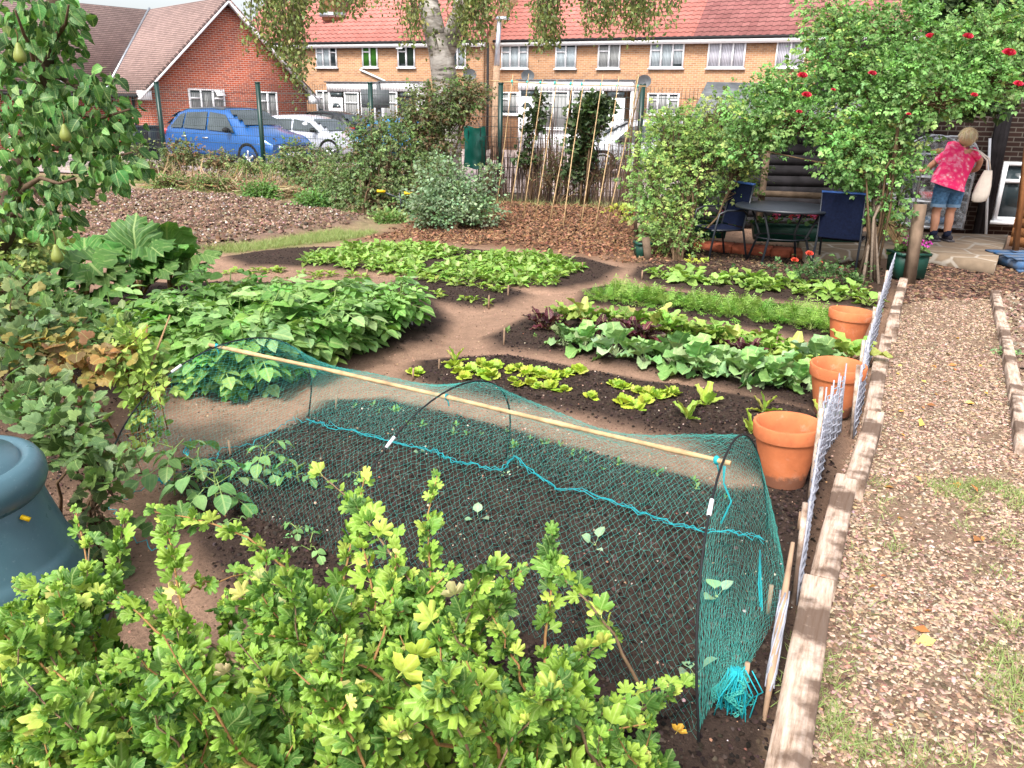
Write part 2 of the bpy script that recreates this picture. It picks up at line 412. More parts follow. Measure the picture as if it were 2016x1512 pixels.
GX, GY = np.meshgrid(xs, ys, indexing='ij')
GZZ = height(GX, GY)
near = (GX > -5) & (GX < 5.2) & (GY > 1) & (GY < 9)
GZZ = GZZ + np.where(near, .010*fbm(GX, GY, .07, 2), 0)
bed = beds_mask(GX, GY)
mk = lambda p, f=.15, wv=.2: np.clip(.5 - (sdist(p, GX, GY) + wv*fbm(GX+9, GY, .6))/f, 0, 1)
left = mk(BEDS['left'], .5); chips = mk(CHIPS, .06, .02); plough = mk(PLOUGH, .25); mulch = mk(MULCH, .5, .5)
darkc = np.maximum(mk(DARKCHIP, .6, .3), mk(DARKBED, .4, .3)); e2 = mk(EDGE2, .12, .03)
grass = np.maximum.reduce([mk(q, .6, .8) for q in GRASS])
grass = np.maximum(grass, np.clip((fbm(GX, GY, 1.3, 3)+.02)*5, 0, 1)*chips*.55*np.clip((3.9-GY)/1.5, 0, 1))
fy = np.where(GX < 0, 16.8-.5*GX, 16.8-.2*GX)
beyond = np.clip((GY - fy - .2)/.3, 0, 1)
verge = np.clip((1.6 - np.abs(GY - fy - .6))/.5, 0, 1)*(GX < 4)
PATHC = np.array([.34, .215, .15]); BEDC = np.array([.032, .022, .019])
C = np.zeros(GX.shape + (3,)) + PATHC*(1 + .5*fbm(GX+3, GY+7, 1.1, 4)[..., None])
def lay(mask, col):
    global C
    C = C*(1-mask[..., None]) + np.array(col)*mask[..., None]
outer = np.clip((GY-10.5)/2, 0, 1)*(GX < 1); lay(outer*.5, (.30,.22,.13))
lay(left*.75, (.085,.052,.038)); lay(bed*.93, BEDC)
lay(plough, (.22,.145,.11)); dryg = np.clip(fbm(GX+20, GY, .9, 3)*4 + .35, 0, 1)*(GY > 6); lay(grass*(1-chips*.4), (.16,.19,.06)); lay(grass*dryg*(1-chips), (.33,.25,.16)); lay(mulch*.9, (.17,.088,.05))
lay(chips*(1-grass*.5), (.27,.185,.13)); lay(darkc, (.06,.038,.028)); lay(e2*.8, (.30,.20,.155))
lay(verge*.85, (.2,.19,.08)); lay(np.clip(beyond-verge, 0, 1), (.42,.33,.31))
gm = MB(); gm.grid(np.stack([GX, GY, GZZ], -1), C)
m, ns, ls, b = new_mat('soil_and_paths', .95, .12)
co = objco(ns); a = attr(ns).outputs['Color']
n1 = noise(ns, ls, 55, 8, co, .7); n2 = noise(ns, ls, 9, 6, co, .6); n3 = noise(ns, ls, 240, 3, co, .6)
c = mixc(ns, ls, .85, a, ramp(ns, ls, n1, [(.3, .45), (.5, .95), (.68, 1.0)]), 'MULTIPLY')
c = mixc(ns, ls, .5, c, ramp(ns, ls, n2, [(.35, .6), (.65, 1)]), 'MULTIPLY')
sp = ramp(ns, ls, n3, [(.66, 0), (.72, 1)]); c = mixc(ns, ls, mixc(ns, ls, 1, sp, .3, 'MULTIPLY'), c, (.42,.32,.25))
ls.new(c, b.inputs['Base Color'])
bump(ns, ls, b, n1, .9, .02)
ground = gm.build('ground', m, smooth=True); tag(ground, kind='structure')

# paving beyond the fence
pv = MB()
def pq(pts, z): return [(p[0], p[1], z) for p in pts]
pv.add(pq([(-60,27.2+8),(-8,20.6),(.5,18.6),(14,15.8),(60,8),(60,60),(-60,60)], .03), [tuple(range(7))])
m, ns, ls, b = new_mat('pink_paving', .85, .2)
br = nd(ns, 'ShaderNodeTexBrick', Scale=1.0); ls.new(objco(ns), br.inputs['Vector'])
for k, v in (('Color1', (.46,.36,.34,1)), ('Color2', (.38,.31,.30,1)), ('Mortar', (.25,.22,.2,1)), ('Mortar Size', .02), ('Brick Width', .6), ('Row Height', .6)): br.inputs[k].default_value = v
ls.new(mixc(ns, ls, .5, br.outputs[0], ramp(ns, ls, noise(ns, ls, 1.2, 5, objco(ns)), [(.3,.6),(.7,1)]), 'MULTIPLY'), b.inputs['Base Color'])
tag(pv.build('pavement', m), kind='structure')

# ---------------- loose ground cover: chips, clods, mulch, grass (nobody could count them) ----------------
def in_poly(poly, n, rnd=NR):
    lo, hi = poly.min(0), poly.max(0); out = []
    while len(out) < n:
        p = lo + rnd.random((n*2, 2))*(hi-lo); ok = sdist(poly, p[:, 0], p[:, 1]) < 0; out.extend(p[ok])
    return np.array(out[:n])
t_chip = (np.array([(-.5,-.22,0),(.5,-.3,0),(.55,.2,0),(-.45,.28,0),(-.45,-.15,.14),(.4,-.22,.18),(.45,.15,.13),(-.4,.2,.17)]), [(4,5,6,7),(0,1,5,4),(1,2,6,5),(2,3,7,6),(3,0,4,7)])
t_clod = (np.array([(0,0,.55),(.5,.05,.1),(.2,.5,.05),(-.4,.35,.12),(-.5,-.25,.08),(.1,-.5,.1),(.25,.1,.5),(-.2,.15,.45)]), [(0,6,7),(6,1,2),(6,2,7),(7,2,3),(7,3,4),(0,7,4),(0,4,5),(0,5,1),(0,1,6)])
def litter(name, T, pts, size, cols, tilt=.25, jit=.3, z0=0.0, kind_label=None, cat=None):
    n = len(pts); Z = height(pts[:, 0], pts[:, 1]) + z0
    a = NR.random(n)*2*PI; D = np.stack([np.cos(a), np.sin(a), NR.normal(0, tilt, n)], 1); N = UP + rv(n, tilt)
    mb = MB(); inst(mb, T, np.stack([pts[:, 0], pts[:, 1], Z], 1), D, N, size*(.5 + NR.random(n)**2*1.3), pal(n, cols, None, jit))
    o = mb.build(name, M['chip']); return tag(o, kind_label, cat, kind='stuff')
E0 = CHIPS
def fade(pts, poly, w_=.15):        # thin a scatter out towards the rim of its zone
    d = -sdist(poly, pts[:, 0], pts[:, 1]) + .5*w_*fbm(pts[:, 0], pts[:, 1], .3)*4; return pts[NR.random(len(pts)) < np.clip(d/w_, .04, 1)]
lp = in_poly(gp([(1510,1505),(1640,985),(1740,700),(1785,570),(1955,575),(1990,760),(2030,900),(2300,1200),(2700,1505)]), 125000)
wgt = (NR.random(len(lp)) < np.clip(4.0/lp[:, 1], 0, 1)**2*np.clip(.75 + 3*fbm(lp[:, 0], lp[:, 1], .5, 3), .15, 1)); lp = lp[wgt]
litter('wood_chips', t_chip, lp, .0165, [(.42,.29,.205),(.31,.205,.145),(.52,.38,.29),(.18,.12,.085),(.40,.31,.23),(.12,.08,.055)], kind_label='pale wood chips covering the right hand path', cat='wood chips')
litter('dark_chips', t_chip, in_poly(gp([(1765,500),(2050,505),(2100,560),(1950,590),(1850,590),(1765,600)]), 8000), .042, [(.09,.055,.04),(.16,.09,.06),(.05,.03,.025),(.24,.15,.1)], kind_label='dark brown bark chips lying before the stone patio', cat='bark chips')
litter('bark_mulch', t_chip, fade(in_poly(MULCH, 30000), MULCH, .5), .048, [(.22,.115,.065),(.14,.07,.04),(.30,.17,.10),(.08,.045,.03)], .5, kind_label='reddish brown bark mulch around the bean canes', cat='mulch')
litter('leaf_litter', t_chip, fade(in_poly(DARKBED, 7000), DARKBED, .3), .035, [(.06,.04,.03),(.10,.06,.04),(.04,.025,.02),(.18,.12,.07)], .4, kind_label='dark leaf litter under the patio table', cat='leaf litter')
litter('soil_clods', t_clod, fade(in_poly(PLOUGH, 38000), PLOUGH, .5), .052, [(.18,.118,.08),(.13,.083,.057),(.23,.155,.11),(.09,.058,.042)], .4, kind_label='rough clods of turned brown soil in the dug plot', cat='soil clods')
litter('field_stones', t_clod, fade(in_poly(PLOUGH, 5000), PLOUGH, .4), .026, [(.36,.27,.22),(.30,.21,.17),(.5,.44,.4),(.32,.2,.15)], .5, z0=.035, kind_label='small pale stones scattered over the dug plot', cat='stones')
bp = np.concatenate([fade(in_poly(BEDS[k], int(n*1.6)), BEDS[k], .16) for k, n in (('net', 15000), ('lettuce', 5000), ('cabbage', 3500), ('carrot', 2000), ('beans', 1500), ('spinach', 3000), ('rows', 1000), ('potato', 3000), ('left', 4000))])
litter('bed_crumbs', t_clod, bp, .0135, [(.028,.020,.018),(.045,.031,.027),(.018,.013,.012),(.07,.05,.042)], .6, jit=.35, kind_label='dark crumbly soil on the vegetable beds', cat='soil')
pp = np.concatenate([in_poly(BEDS[k], n) for k, n in (('net', 420), ('lettuce', 200), ('cabbage', 90), ('left', 200))])
litter('bed_grit', t_clod, pp, .0085, [(.40,.28,.20),(.55,.45,.38),(.32,.16,.10)], .6, z0=.004, kind_label='tiny pale stones sprinkled on the dark beds', cat='grit')
pth = in_poly(gp([(-100,1505),(-100,640),(400,540),(430,500),(560,492),(1230,500),(1750,560),(1740,700),(1660,960),(1540,1505)]), 46000)
pth = pth[(beds_mask(pth[:, 0], pth[:, 1]) < .4) & (NR.random(len(pth)) < np.clip(3.5/pth[:, 1], 0, 1)*(.35 + 2.2*np.clip(fbm(pth[:, 0], pth[:, 1], .4, 3) + .2, 0, .5)))]
litter('path_grit', t_clod, pth, .0085, [(.36,.225,.155),(.25,.155,.105),(.46,.31,.22),(.12,.075,.055)], .6, kind_label='brown crumbs and grit on the trodden soil paths', cat='grit')
litter('edge_soil', t_clod, in_poly(gp([(1958,575),(1985,640),(2012,780),(2030,900),(2300,900),(2200,640),(2060,570)]), 5000), .03, [(.20,.13,.095),(.14,.09,.065),(.27,.19,.14),(.38,.29,.23)], .5, kind_label='brown soil and small stones right of the far path boards', cat='soil')
t_fall = (np.array([(0,0,0),(-.3,.4,.12),(0,1,.05),(.3,.4,.15)]), [(0,1,2,3)])
litter('fallen_leaves', t_fall, in_poly(gp([(1640,1450),(1760,700),(1950,640),(2016,1450)]), 42), .05, [(.55,.30,.06),(.45,.2,.06),(.6,.45,.15),(.3,.13,.05)], .3, z0=.012, kind_label='few yellow and brown fallen leaves on the wood chip path', cat='fallen leaves')
# grass
t_blade = (np.array([(-.03,0,0),(.03,0,0),(-.022,.5,.0),(.022,.5,.0),(0,1,-.12)]), [(0,1,3,2),(2,3,4)])
def grassy(name, pts, per, hgt, cols, label, lean=.5):
    P = np.repeat(pts, per, 0) + NR.normal(0, .03, (len(pts)*per, 2))*(1 if hgt < .08 else 1.6); n = len(P)
    Z = height(P[:, 0], P[:, 1]); D = UP + rv(n, lean); D[:, 2] = np.abs(D[:, 2])*.8 + .2
    mb = MB(); inst(mb, t_blade, np.stack([P[:, 0], P[:, 1], Z], 1), D, rv(n), hgt*(.5 + NR.random(n)), pal(n, cols, None, .25))
    return tag(mb.build(name, M['leaf']), label, 'grass', kind='stuff')
gc = [(.12,.2,.045),(.16,.25,.06),(.22,.27,.09),(.30,.28,.13)]
gpts = np.concatenate([in_poly(q, n) for q, n in zip(GRASS, (1500, 1100, 1200))])
gpts = gpts[fbm(gpts[:, 0]+20, gpts[:, 1], .9, 3) < .03]
grassy('grass', gpts, 9, .07, gc, 'short green grass edging the dug brown plot', .7)
ch = in_poly(gp([(1510,1511),(1640,1050),(1700,950),(2016,950),(2090,1511)]), 3400); ch = ch[fbm(ch[:, 0], ch[:, 1], .35, 3) > .07]
pe = []
for a_, b_, n_ in (((1640,1480),(1700,1120),26), ((1700,1120),(1745,960),16), ((1600,1500),(1650,1300),10), ((1990,680),(2010,860),12)):
    for q in range(n_):
        t = RND.random(); p = G(a_[0]+(b_[0]-a_[0])*t+RND.uniform(-6,14), a_[1]+(b_[1]-a_[1])*t); pe.append((p.x, p.y))
grassy('path_grass', np.concatenate([ch, np.array(pe)]), 7, .045, [(.20,.30,.08),(.15,.25,.06),(.3,.34,.14)], 'thin grass tufts growing through the wood chip path', 1.1)
grassy('far_verge_grass', np.array([(x, FENCE_Y(x) + RND.uniform(-.6, 1.3)) for x in NR.uniform(-13, 3.5, 1300)]), 8, .11, [(.2,.2,.08),(.28,.25,.12),(.12,.17,.05),(.35,.28,.16)], 'longer dry grass along the foot of the green fence', .6)
# ---------------- brick, tile and window materials ----------------
def brickmat(name, c1, c2, mortar, bw=.225, rh=.075, dark=None):
    m, ns, ls, b = new_mat(name, .9, .15)
    u = attr(ns, 'uvm').outputs['Vector']
    br = nd(ns, 'ShaderNodeTexBrick'); ls.new(u, br.inputs['Vector'])
    for k, v in (('Scale', 1.0), ('Color1', (*c1, 1)), ('Color2', (*c2, 1)), ('Mortar', (*mortar, 1)), ('Mortar Size', .010), ('Mortar Smooth', .3), ('Bias', -.1), ('Brick Width', bw), ('Row Height', rh)): br.inputs[k].default_value = v
    n = noise(ns, ls, 3.5, 5, u); n2 = nd(ns, 'ShaderNodeTexVoronoi'); n2.inputs['Scale'].default_value = 3.3; ls.new(u, n2.inputs['Vector'])
    c = mixc(ns, ls, .45, br.outputs[0], ramp(ns, ls, n, [(.3, .55), (.7, 1.0)]), 'MULTIPLY')
    if dark:
        br2 = nd(ns, 'ShaderNodeTexBrick'); ls.new(u, br2.inputs['Vector'])
        for k, v in (('Scale', 1.0), ('Color1', (0,0,0,1)), ('Color2', (1,1,1,1)), ('Mortar', (0,0,0,1)), ('Mortar Size', .010), ('Bias', -.45), ('Brick Width', bw), ('Row Height', rh)): br2.inputs[k].default_value = v
        c = mixc(ns, ls, mixc(ns, ls, 1, br2.outputs[0], .75, 'MULTIPLY'), c, dark)
    ls.new(c, b.inputs['Base Color']); bump(ns, ls, b, br.outputs[1], -.4, .01)
    return m
def tilemat(name, c1, c2, gap, tw, th, wave=0, streak=.25):
    m, ns, ls, b = new_mat(name, .8, .2)
    u = attr(ns, 'uvm').outputs['Vector']
    sx = ns.new('ShaderNodeSeparateXYZ'); ls.new(u, sx.inputs[0])
    def mt(op, a, v, w=None):
        q = ns.new('ShaderNodeMath'); q.operation = op
        for i, s in enumerate((a, v) if w is None else (a, v, w)):
            if hasattr(s, 'is_linked'): ls.new(s, q.inputs[i])
            else: q.inputs[i].default_value = s
        return q.outputs[0]
    fx = mt('FRACT', mt('DIVIDE', sx.outputs[0], tw), 0)
    wv = mt('MULTIPLY', mt('SINE', mt('MULTIPLY', fx, 2*PI), 0), wave)
    ry = mt('FRACT', mt('ADD', mt('DIVIDE', sx.outputs[1], th), wv), 0)
    line = mt('LESS_THAN', ry, gap)
    br = nd(ns, 'ShaderNodeTexBrick'); ls.new(u, br.inputs['Vector']); br.offset = 0 if wave else .5
    for k, v in (('Scale', 1.0), ('Color1', (*c1, 1)), ('Color2', (*c2, 1)), ('Mortar', (*[q*.65 for q in c2], 1)), ('Mortar Size', .006), ('Brick Width', tw), ('Row Height', th)): br.inputs[k].default_value = v
    c = mixc(ns, ls, line, br.outputs[0], tuple(q*.32 for q in c2))
    c = mixc(ns, ls, streak, c, ramp(ns, ls, noise(ns, ls, 1.1, 6, u, .65), [(.35, .45), (.6, 1)]), 'MULTIPLY')
    ls.new(c, b.inputs['Base Color']); bump(ns, ls, b, ry, .5, .03)
    return m
M['brick_orange'] = brickmat('orange_brick', (.43,.22,.11), (.34,.17,.085), (.40,.32,.24), dark=(.20,.10,.06))
M['brick_red'] = brickmat('red_brick', (.50,.105,.045), (.42,.08,.04), (.55,.42,.36), dark=(.13,.05,.05))
M['brick_dark'] = brickmat('dark_brick', (.055,.03,.025), (.035,.022,.02), (.16,.14,.12))
M['tile_orange'] = tilemat('orange_pantiles', (.50,.195,.165), (.42,.155,.13), .17, .30, .30, .10, .12)
M['tile_old'] = tilemat('old_pantiles', (.37,.16,.15), (.29,.115,.11), .18, .30, .30, .10, .5)
M['tile_brown'] = tilemat('brown_tiles', (.34,.235,.21), (.26,.18,.165), .26, .17, .115, 0, .3)
def glassmat(name, c=(.02,.03,.035), refl=.5):
    m, ns, ls, b = new_mat(name, .08, refl); ls.new(mixc(ns, ls, .5, ramp(ns, ls, noise(ns, ls, 1.5, 3, objco(ns)), [(.3, c), (.7, tuple(q*2.5+.02 for q in c))]), c), b.inputs['Base Color']); return m
M['glass'] = glassmat('window_glass'); M['carglass'] = glassmat('car_glass', (.03,.04,.045), .7)
def curtainmat(name, c):
    m, ns, ls, b = new_mat(name, .9, .1); w_ = nd(ns, 'ShaderNodeTexWave', Scale=5.0, Distortion=2.5); ls.new(attr(ns, 'uvm').outputs['Vector'], w_.inputs['Vector'])
    ls.new(ramp(ns, ls, w_.outputs[0], [(.2, tuple(q*.5 for q in c)), (.8, c)]), b.inputs['Base Color']); return m
M['net_curtain'] = curtainmat('net_curtain', (.45,.52,.56)); M['green_curtain'] = curtainmat('green_curtain', (.06,.2,.03)); M['grey_curtain'] = curtainmat('grey_curtain', (.35,.36,.36)); M['dark_blind'] = curtainmat('dark_blind', (.03,.05,.035)); M['lilac_curtain'] = curtainmat('lilac_curtain', (.55,.55,.62))

class Plane:                       # a vertical wall plane: u along it to the photo's right, z up, out towards the viewer
    def __init__(s, a, b):
        s.o = Vector((a[0], a[1], 0)); s.u = Vector((b[0]-a[0], b[1]-a[1], 0)); s.L = s.u.length; s.u.normalize(); s.n = Vector((s.u.y, -s.u.x, 0))
    def px(s, x, y):
        p = onpl(x, y, s.o, s.n); return ((p-s.o).dot(s.u), p.z)
    def p(s, u, z, out=0): return s.o + s.u*u + s.n*out + Vector((0, 0, z))
    def box(s, mb, u0, u1, z0, z1, d0, d1, col=None):
        V = [s.p(u, z, d) for d in (d0, d1) for u, z in ((u0,z0),(u1,z0),(u1,z1),(u0,z1))]
        mb.add([tuple(v) for v in V], [(0,3,2,1),(4,5,6,7),(0,1,5,4),(1,2,6,5),(2,3,7,6),(3,0,4,7)], col, [((v-s.o).dot(s.u)+(v-s.o).dot(s.n), v.z, 0) for v in V])
def wallpoly(mb, pl, pts, d0=-.3, d1=0):    # (u,z) outline extruded, with brick coordinates
    V = [pl.p(u, z, d) for d in (d1, d0) for u, z in pts]; n = len(pts)
    UVs = [(u, z, 0) for u, z in pts] + [(u+.3, z, 0) for u, z in pts]
    mb.add([tuple(v) for v in V], [tuple(range(n)), tuple(range(2*n-1, n-1, -1))] + [(i, i+n, (i+1) % n+n, (i+1) % n) for i in range(n)], None, UVs)
def window(parent, pl, u0, u1, z0, z1, lights=3, trans=True, cur='net_curtain', name='window', open_=None, dark=False, mullions=None):
    f = MB(); fw = .06; fm = M['white'] if not dark else M['dark']
    for a in ((u0,u0+fw,z0,z1),(u1-fw,u1,z0,z1)): pl.box(f, *a, .002, .07)
    pl.box(f, u0+fw, u1-fw, z0, z0+fw, .002, .07); pl.box(f, u0+fw, u1-fw, z1-fw, z1, .002, .07)
    pl.box(f, u0-.05, u1+.05, z0-.06, z0-.002, .002, .12)
    ws = [u0 + (u1-u0)*i/lights for i in range(lights+1)]
    for i in range(1, lights): pl.box(f, ws[i]-.035, ws[i]+.035, z0+fw, z1-fw, .002, .075)
    tz = z0 + (z1-z0)*.68
    for i in range(lights):
        if trans and not (lights == 3 and i == 1) and not (lights == 2 and i == 1 and trans == 1):
            pl.box(f, ws[i]+(.035 if i else fw), ws[i+1]-(.035 if i < lights-1 else fw), tz-.03, tz+.03, .002, .072)
            if open_ == i:
                pts = [pl.p(ws[i]+.06, z1-.05, .08), pl.p(ws[i+1]-.06, z1-.05, .08), pl.p(ws[i+1]-.06, tz+.09, .30), pl.p(ws[i]+.06, tz+.09, .30)]
                f.prism(pts, (0, 0, .03))
    w_ = f.build(name, fm, parent)
    g = MB(); pl.box(g, u0+fw, u1-fw, z0+fw, z1-fw, -.01, .02); g.build('pane', M['glass'], w_)
    if cur:
        c = MB(); r = random.Random(int(u0*100))
        for i in range(lights):
            a_, b_ = ws[i]+.05, ws[i+1]-.05
            if cur in ('green_curtain', 'lilac_curtain'): pl.box(c, a_, b_, z0+.07, z1-.07, .018, .028)
            else:
                k = .16 if r.random() < .5 else .3
                pl.box(c, a_, b_, z0+.07 + (0 if r.random() < .7 else .1), z1-.07-k*.2, .018, .028) if r.random() < .85 else None
        if c.n: c.build('curtain', M[cur], w_)
    return w_

# ---------------- the two terraces ----------------
L0 = at(478, 100, 43.5); L1 = at(950, 100, 38.6)
PL = Plane(L0, L1)
def pxwin(parent, pl, x0, x1, y0, y1, **k):
    u0, z1 = pl.px(x0, y0); u1, z0 = pl.px(x1, y1); return window(parent, pl, u0, u1, z0, z1, **k)

def slab(mb, a, b, c, d, th, uvs=None, col=None):      # a thick sheet from four corners, top face first
    P = [Vector(q) for q in (a, b, c, d)]; n = (P[1]-P[0]).cross(P[3]-P[0]).normalized()
    V = P + [q - n*th for q in P]
    U = uvs or [(0,0,0),((P[1]-P[0]).length,0,0),((P[2]-P[3]).length,(P[2]-P[1]).length,0),(0,(P[3]-P[0]).length,0)]
    mb.add([tuple(v) for v in V], [(0,1,2,3),(7,6,5,4),(0,4,5,1),(1,5,6,2),(2,6,7,3),(3,7,4,0)], col, U + U)
def block(name, pl, u0, u1, ev, rz_, tile, label, splits=()):
    root = wroot(name, pl.p(u0, 0), label, 'terraced house'); D = 8.0; mb = MB()
    wallpoly(mb, pl, [(u0,-.3),(u1,-.3),(u1,ev),(u0,ev)])
    for ue, inn in ((u0, .28), (u1, -.28)):
        V = [pl.p(ue+o, z, -.3-dd) for o in (0, inn) for dd, z in ((0,-.3),(D,-.3),(D,ev),(D/2,rz_-.15),(0,ev))]
        UV = [(dd, z, 0) for o in (0, 1) for dd, z in ((0,-.3),(D,-.3),(D,ev),(D/2,rz_-.15),(0,ev))]
        mb.add([tuple(v) for v in V], [(0,1,2,3,4),(9,8,7,6,5)] + [(i, i+5, (i+1) % 5+5, (i+1) % 5) for i in range(5)], None, UV)
    V = [pl.p(u, z, -.3-D) for u, z in ((u0,-.3),(u1,-.3),(u1,ev),(u0,ev))]; mb.add([tuple(v) for v in V], [(0,1,2,3)])
    mb.build('wall', M['brick_orange'], root)
    k = (rz_-ev)/(D/2+.0)
    cuts = [u0-.15] + [c for c, t in splits] + [u1+.15]; tl = [tile] + [t for c, t in splits]
    roof = None
    for i, t in enumerate(tl):
        r = MB(); e0, e1 = cuts[i], cuts[i+1]
        slab(r, pl.p(e0, ev-.05, .30), pl.p(e1, ev-.05, .30), pl.p(e1, rz_, -D/2-.3), pl.p(e0, rz_, -D/2-.3), .12)
        slab(r, pl.p(e1, ev-.05, -D-.9), pl.p(e0, ev-.05, -D-.9), pl.p(e0, rz_+.001, -D/2-.3), pl.p(e1, rz_+.001, -D/2-.3), .12)
        o = r.build('roof', M[t], root); roof = roof or o
    f = MB(); pl.box(f, u0-.15, u1+.15, ev-.30, ev-.13, .04, .22); f.build('fascia', M['white'], root)
    g = MB(); g.tube([pl.p(u0-.15, ev-.10, .40), pl.p(u1+.15, ev-.10, .40)], .06, 8); g.build('gutter', M['black'], root)
    return root, roof
def wn_(root, pl, x0, x1, y0, y1, **k):
    u0, z1 = pl.px(x0, y0); u1, z0 = pl.px(x1, y1); return window(root, pl, u0, u1, z0, z1, **k)
def doorleaf(root, pl, x0, x1, y0, y1, fan=True, dark=False, glaz=()):
    u0, z1 = pl.px(x0, y0); u1, z0 = pl.px(x1, y1); mb = MB(); pl.box(mb, u0, u1, z0, z1, .003, .06)
    d = mb.build('door', M['white'] if not dark else M['black'], root)
    if fan:
        um = (u0+u1)/2; zc = z1 - .42; a = [(um + .2*math.cos(t), zc + .2*math.sin(t)) for t in np.linspace(0, PI, 9)]
        g = MB(); wallpoly(g, pl, a, .055, .07); g.build('fanlight', M['glass'], d)
    h = MB(); pl.box(h, u0+.08, u0+.14, (z0+z1)/2-.1, (z0+z1)/2+.05, .06, .10); h.build('handle', M['metal'], d)
    return d
def dish(px, py, Y, label, s=.30):
    p = at(px, py, Y); root = wroot('satellite_dish', p, label, 'satellite dish', 'satellite dishes on the brick terrace')
    mb = MB(); th = np.linspace(0, 2*PI, 17)[:-1]; V = [(0, .05, 0)]
    for k in (.5, 1): V += [(s*k*math.cos(t), .05 - .09*k*k, s*k*.85*math.sin(t)) for t in th]
    V = np.array(V)*[1, 1, 1]; F = [(0, 1+i, 1+(i+1) % 16) for i in range(16)] + [(1+i, 17+i, 17+(i+1) % 16, 1+(i+1) % 16) for i in range(16)]
    mb.add(V + np.array(p), F); mb.add(V*[1, 1, 1] + np.array(p) + [0, .015, 0], [f[::-1] for f in F]); mb.build('reflector', M['satgrey'], root)
    a = MB(); a.tube([p + Vector((0, .05, 0)), p + Vector((.0, .35, -.12)), p + Vector((0, .42, -.35))], .02, 6); a.tube([p + Vector((0, 0, -.22)), p + Vector((0, -.3, -.12))], .012, 5); a.box(p + Vector((0, -.3, -.11)), (.05, .08, .05)); a.build('arm', M['dark'], root)
M['satgrey'] = simple('dish_grey', (.10,.11,.12), .5, .3)
M['roofgrey'] = simple('grey_felt', (.17,.18,.19), .9, .1, .2, 5, bmp=.2)
PL = Plane(at(478, 100, 43.5), at(950, 100, 38.6)); UL = PL.L
evL = PL.px(760, 86)[1]
tl, roofL = block('terraced_house', PL, 0, UL, evL+.12, 8.6, 'tile_orange', 'left block of the orange brick terrace, with a bright orange tiled roof and a chimney')
for a in ((622,665,90,133,dict(lights=3)), (713,745,88,133,dict(lights=2,trans=1,cur='green_curtain')), (783,818,87,133,dict(lights=2,open_=0,cur='dark_blind')), (885,918,87,133,dict(lights=2,cur='net_curtain'))):
    wn_(tl, PL, *a[:4], **a[4])
wn_(tl, PL, 623, 668, 178, 222, lights=3, cur='grey_curtain'); wn_(tl, PL, 880, 915, 182, 222, lights=2, cur='grey_curtain')
ch = MB(); cb = PL.p(PL.px(630, 40)[0], 0, -1.2); cz = 6.2
ch.box((cb.x, cb.y, cz+1.2), (1.0, .8, 3.2)); o = ch.build('chimney', M['brick_orange'], tl)
fl = MB(); fl.box((cb.x, cb.y, 6.05), (1.2, 1.0, .22)); fl.build('flashing', M['metal'], o)
# porch canopy joining the doors of the left block
def porch(root, pl, x0, x1, ytop, ybot, out, cells, label=None):
    u0, z1 = pl.px(x0, ytop); u1, z0 = pl.px(x1, ybot); z0 = .0
    mb = MB(); pl.box(mb, u0, u1, z1-.44, z1-.05, .0, out); p = mb.build('porch', M['white'], root)
    r = MB(); pl.box(r, u0-.1, u1+.1, z1-.048, z1, .0, out+.06); r.build('porch_roof', M['roofgrey'], p)
    w_ = MB(); pl.box(w_, u0+.02, u1-.02, z0, z0+(z1-z0)*.32, .01, out-.08); pl.box(w_, u0+.02, u0+.1, z0, z1-.35, .01, out-.05); pl.box(w_, u1-.1, u1-.02, z0, z1-.35, .01, out-.05); w_.build('porch_panel', M['white'], p)
    o2 = pl.p(0, 0, out-.06); q = Plane((o2.x, o2.y), ((o2+pl.u).x, (o2+pl.u).y))
    for kind, a, b in cells:
        ua = u0 + (u1-u0)*a; ub = u0 + (u1-u0)*b
        if kind == 'w': window(p, q, ua, ub, z0+(z1-z0)*.34, z1-.47, lights=max(1, round((ub-ua)/.75)), cur='grey_curtain')
        else:
            mb = MB(); q.box(mb, ua, ub, z0, z1-.72, .002, .06); d = mb.build('door', M['white' if kind == 'd' else 'black'], p)
            um = (ua+ub)/2; zc = z1-.72-.45; g = MB(); wallpoly(g, q, [(um + .24*math.cos(t), zc + .2*math.sin(t)) for t in np.linspace(0, PI, 9)], .055, .075); g.build('fanlight', M['glass'], d)
            g = MB(); q.box(g, ua+.04, ub-.04, z1-.68, z1-.50, .002, .05); g.build('fanlight', M['glass'], p)
    return p
porch(tl, PL, 668, 770, 162, 262, 1.1, [('d', .06, .30), ('w', .34, .62), ('w', .66, .94)])
porch(tl, PL, 772, 845, 161, 262, 1.1, [('w', .05, .45), ('k', .52, .9)])
pipe = MB(); a_ = PL.px(710, 137); b_ = PL.px(760, 160); pipe.beam(PL.p(*a_, .06), PL.p(*b_, .06), .08, .08); pipe.build('waste_pipe', M['white'], tl)
PR = Plane(at(984, 100, 39.4), at(2250, 100, 29.2)); UR = PR.L
evR = PR.px(1250, 78)[1]; us = PR.px(1368, 78)[0]
tr, roofR = block('terraced_house', PR, 0, UR, evR+.1, 8.4, 'tile_orange', 'right block of the orange brick terrace, its tiled roof half bright and half dull', splits=((us, 'tile_old'),))
for a in ((988,1040,88,135,dict(lights=3)), (1095,1134,87,135,dict(lights=2,trans=1)), (1179,1220,85,135,dict(lights=2,trans=1,cur='grey_curtain')), (1282,1345,83,134,dict(lights=3)),
          (1396,1465,82,134,dict(lights=3,trans=False,cur='lilac_curtain')), (1531,1582,79,133,dict(lights=2,trans=False,cur='lilac_curtain')), (1646,1690,78,130,dict(lights=2,trans=False,cur='lilac_curtain',dark=True))):
    wn_(tr, PR, *a[:4], **a[4])
for a in ((985,1037,181,226), (1276,1335,183,226), (1500,1560,183,226)): wn_(tr, PR, *a, lights=3, cur='grey_curtain')
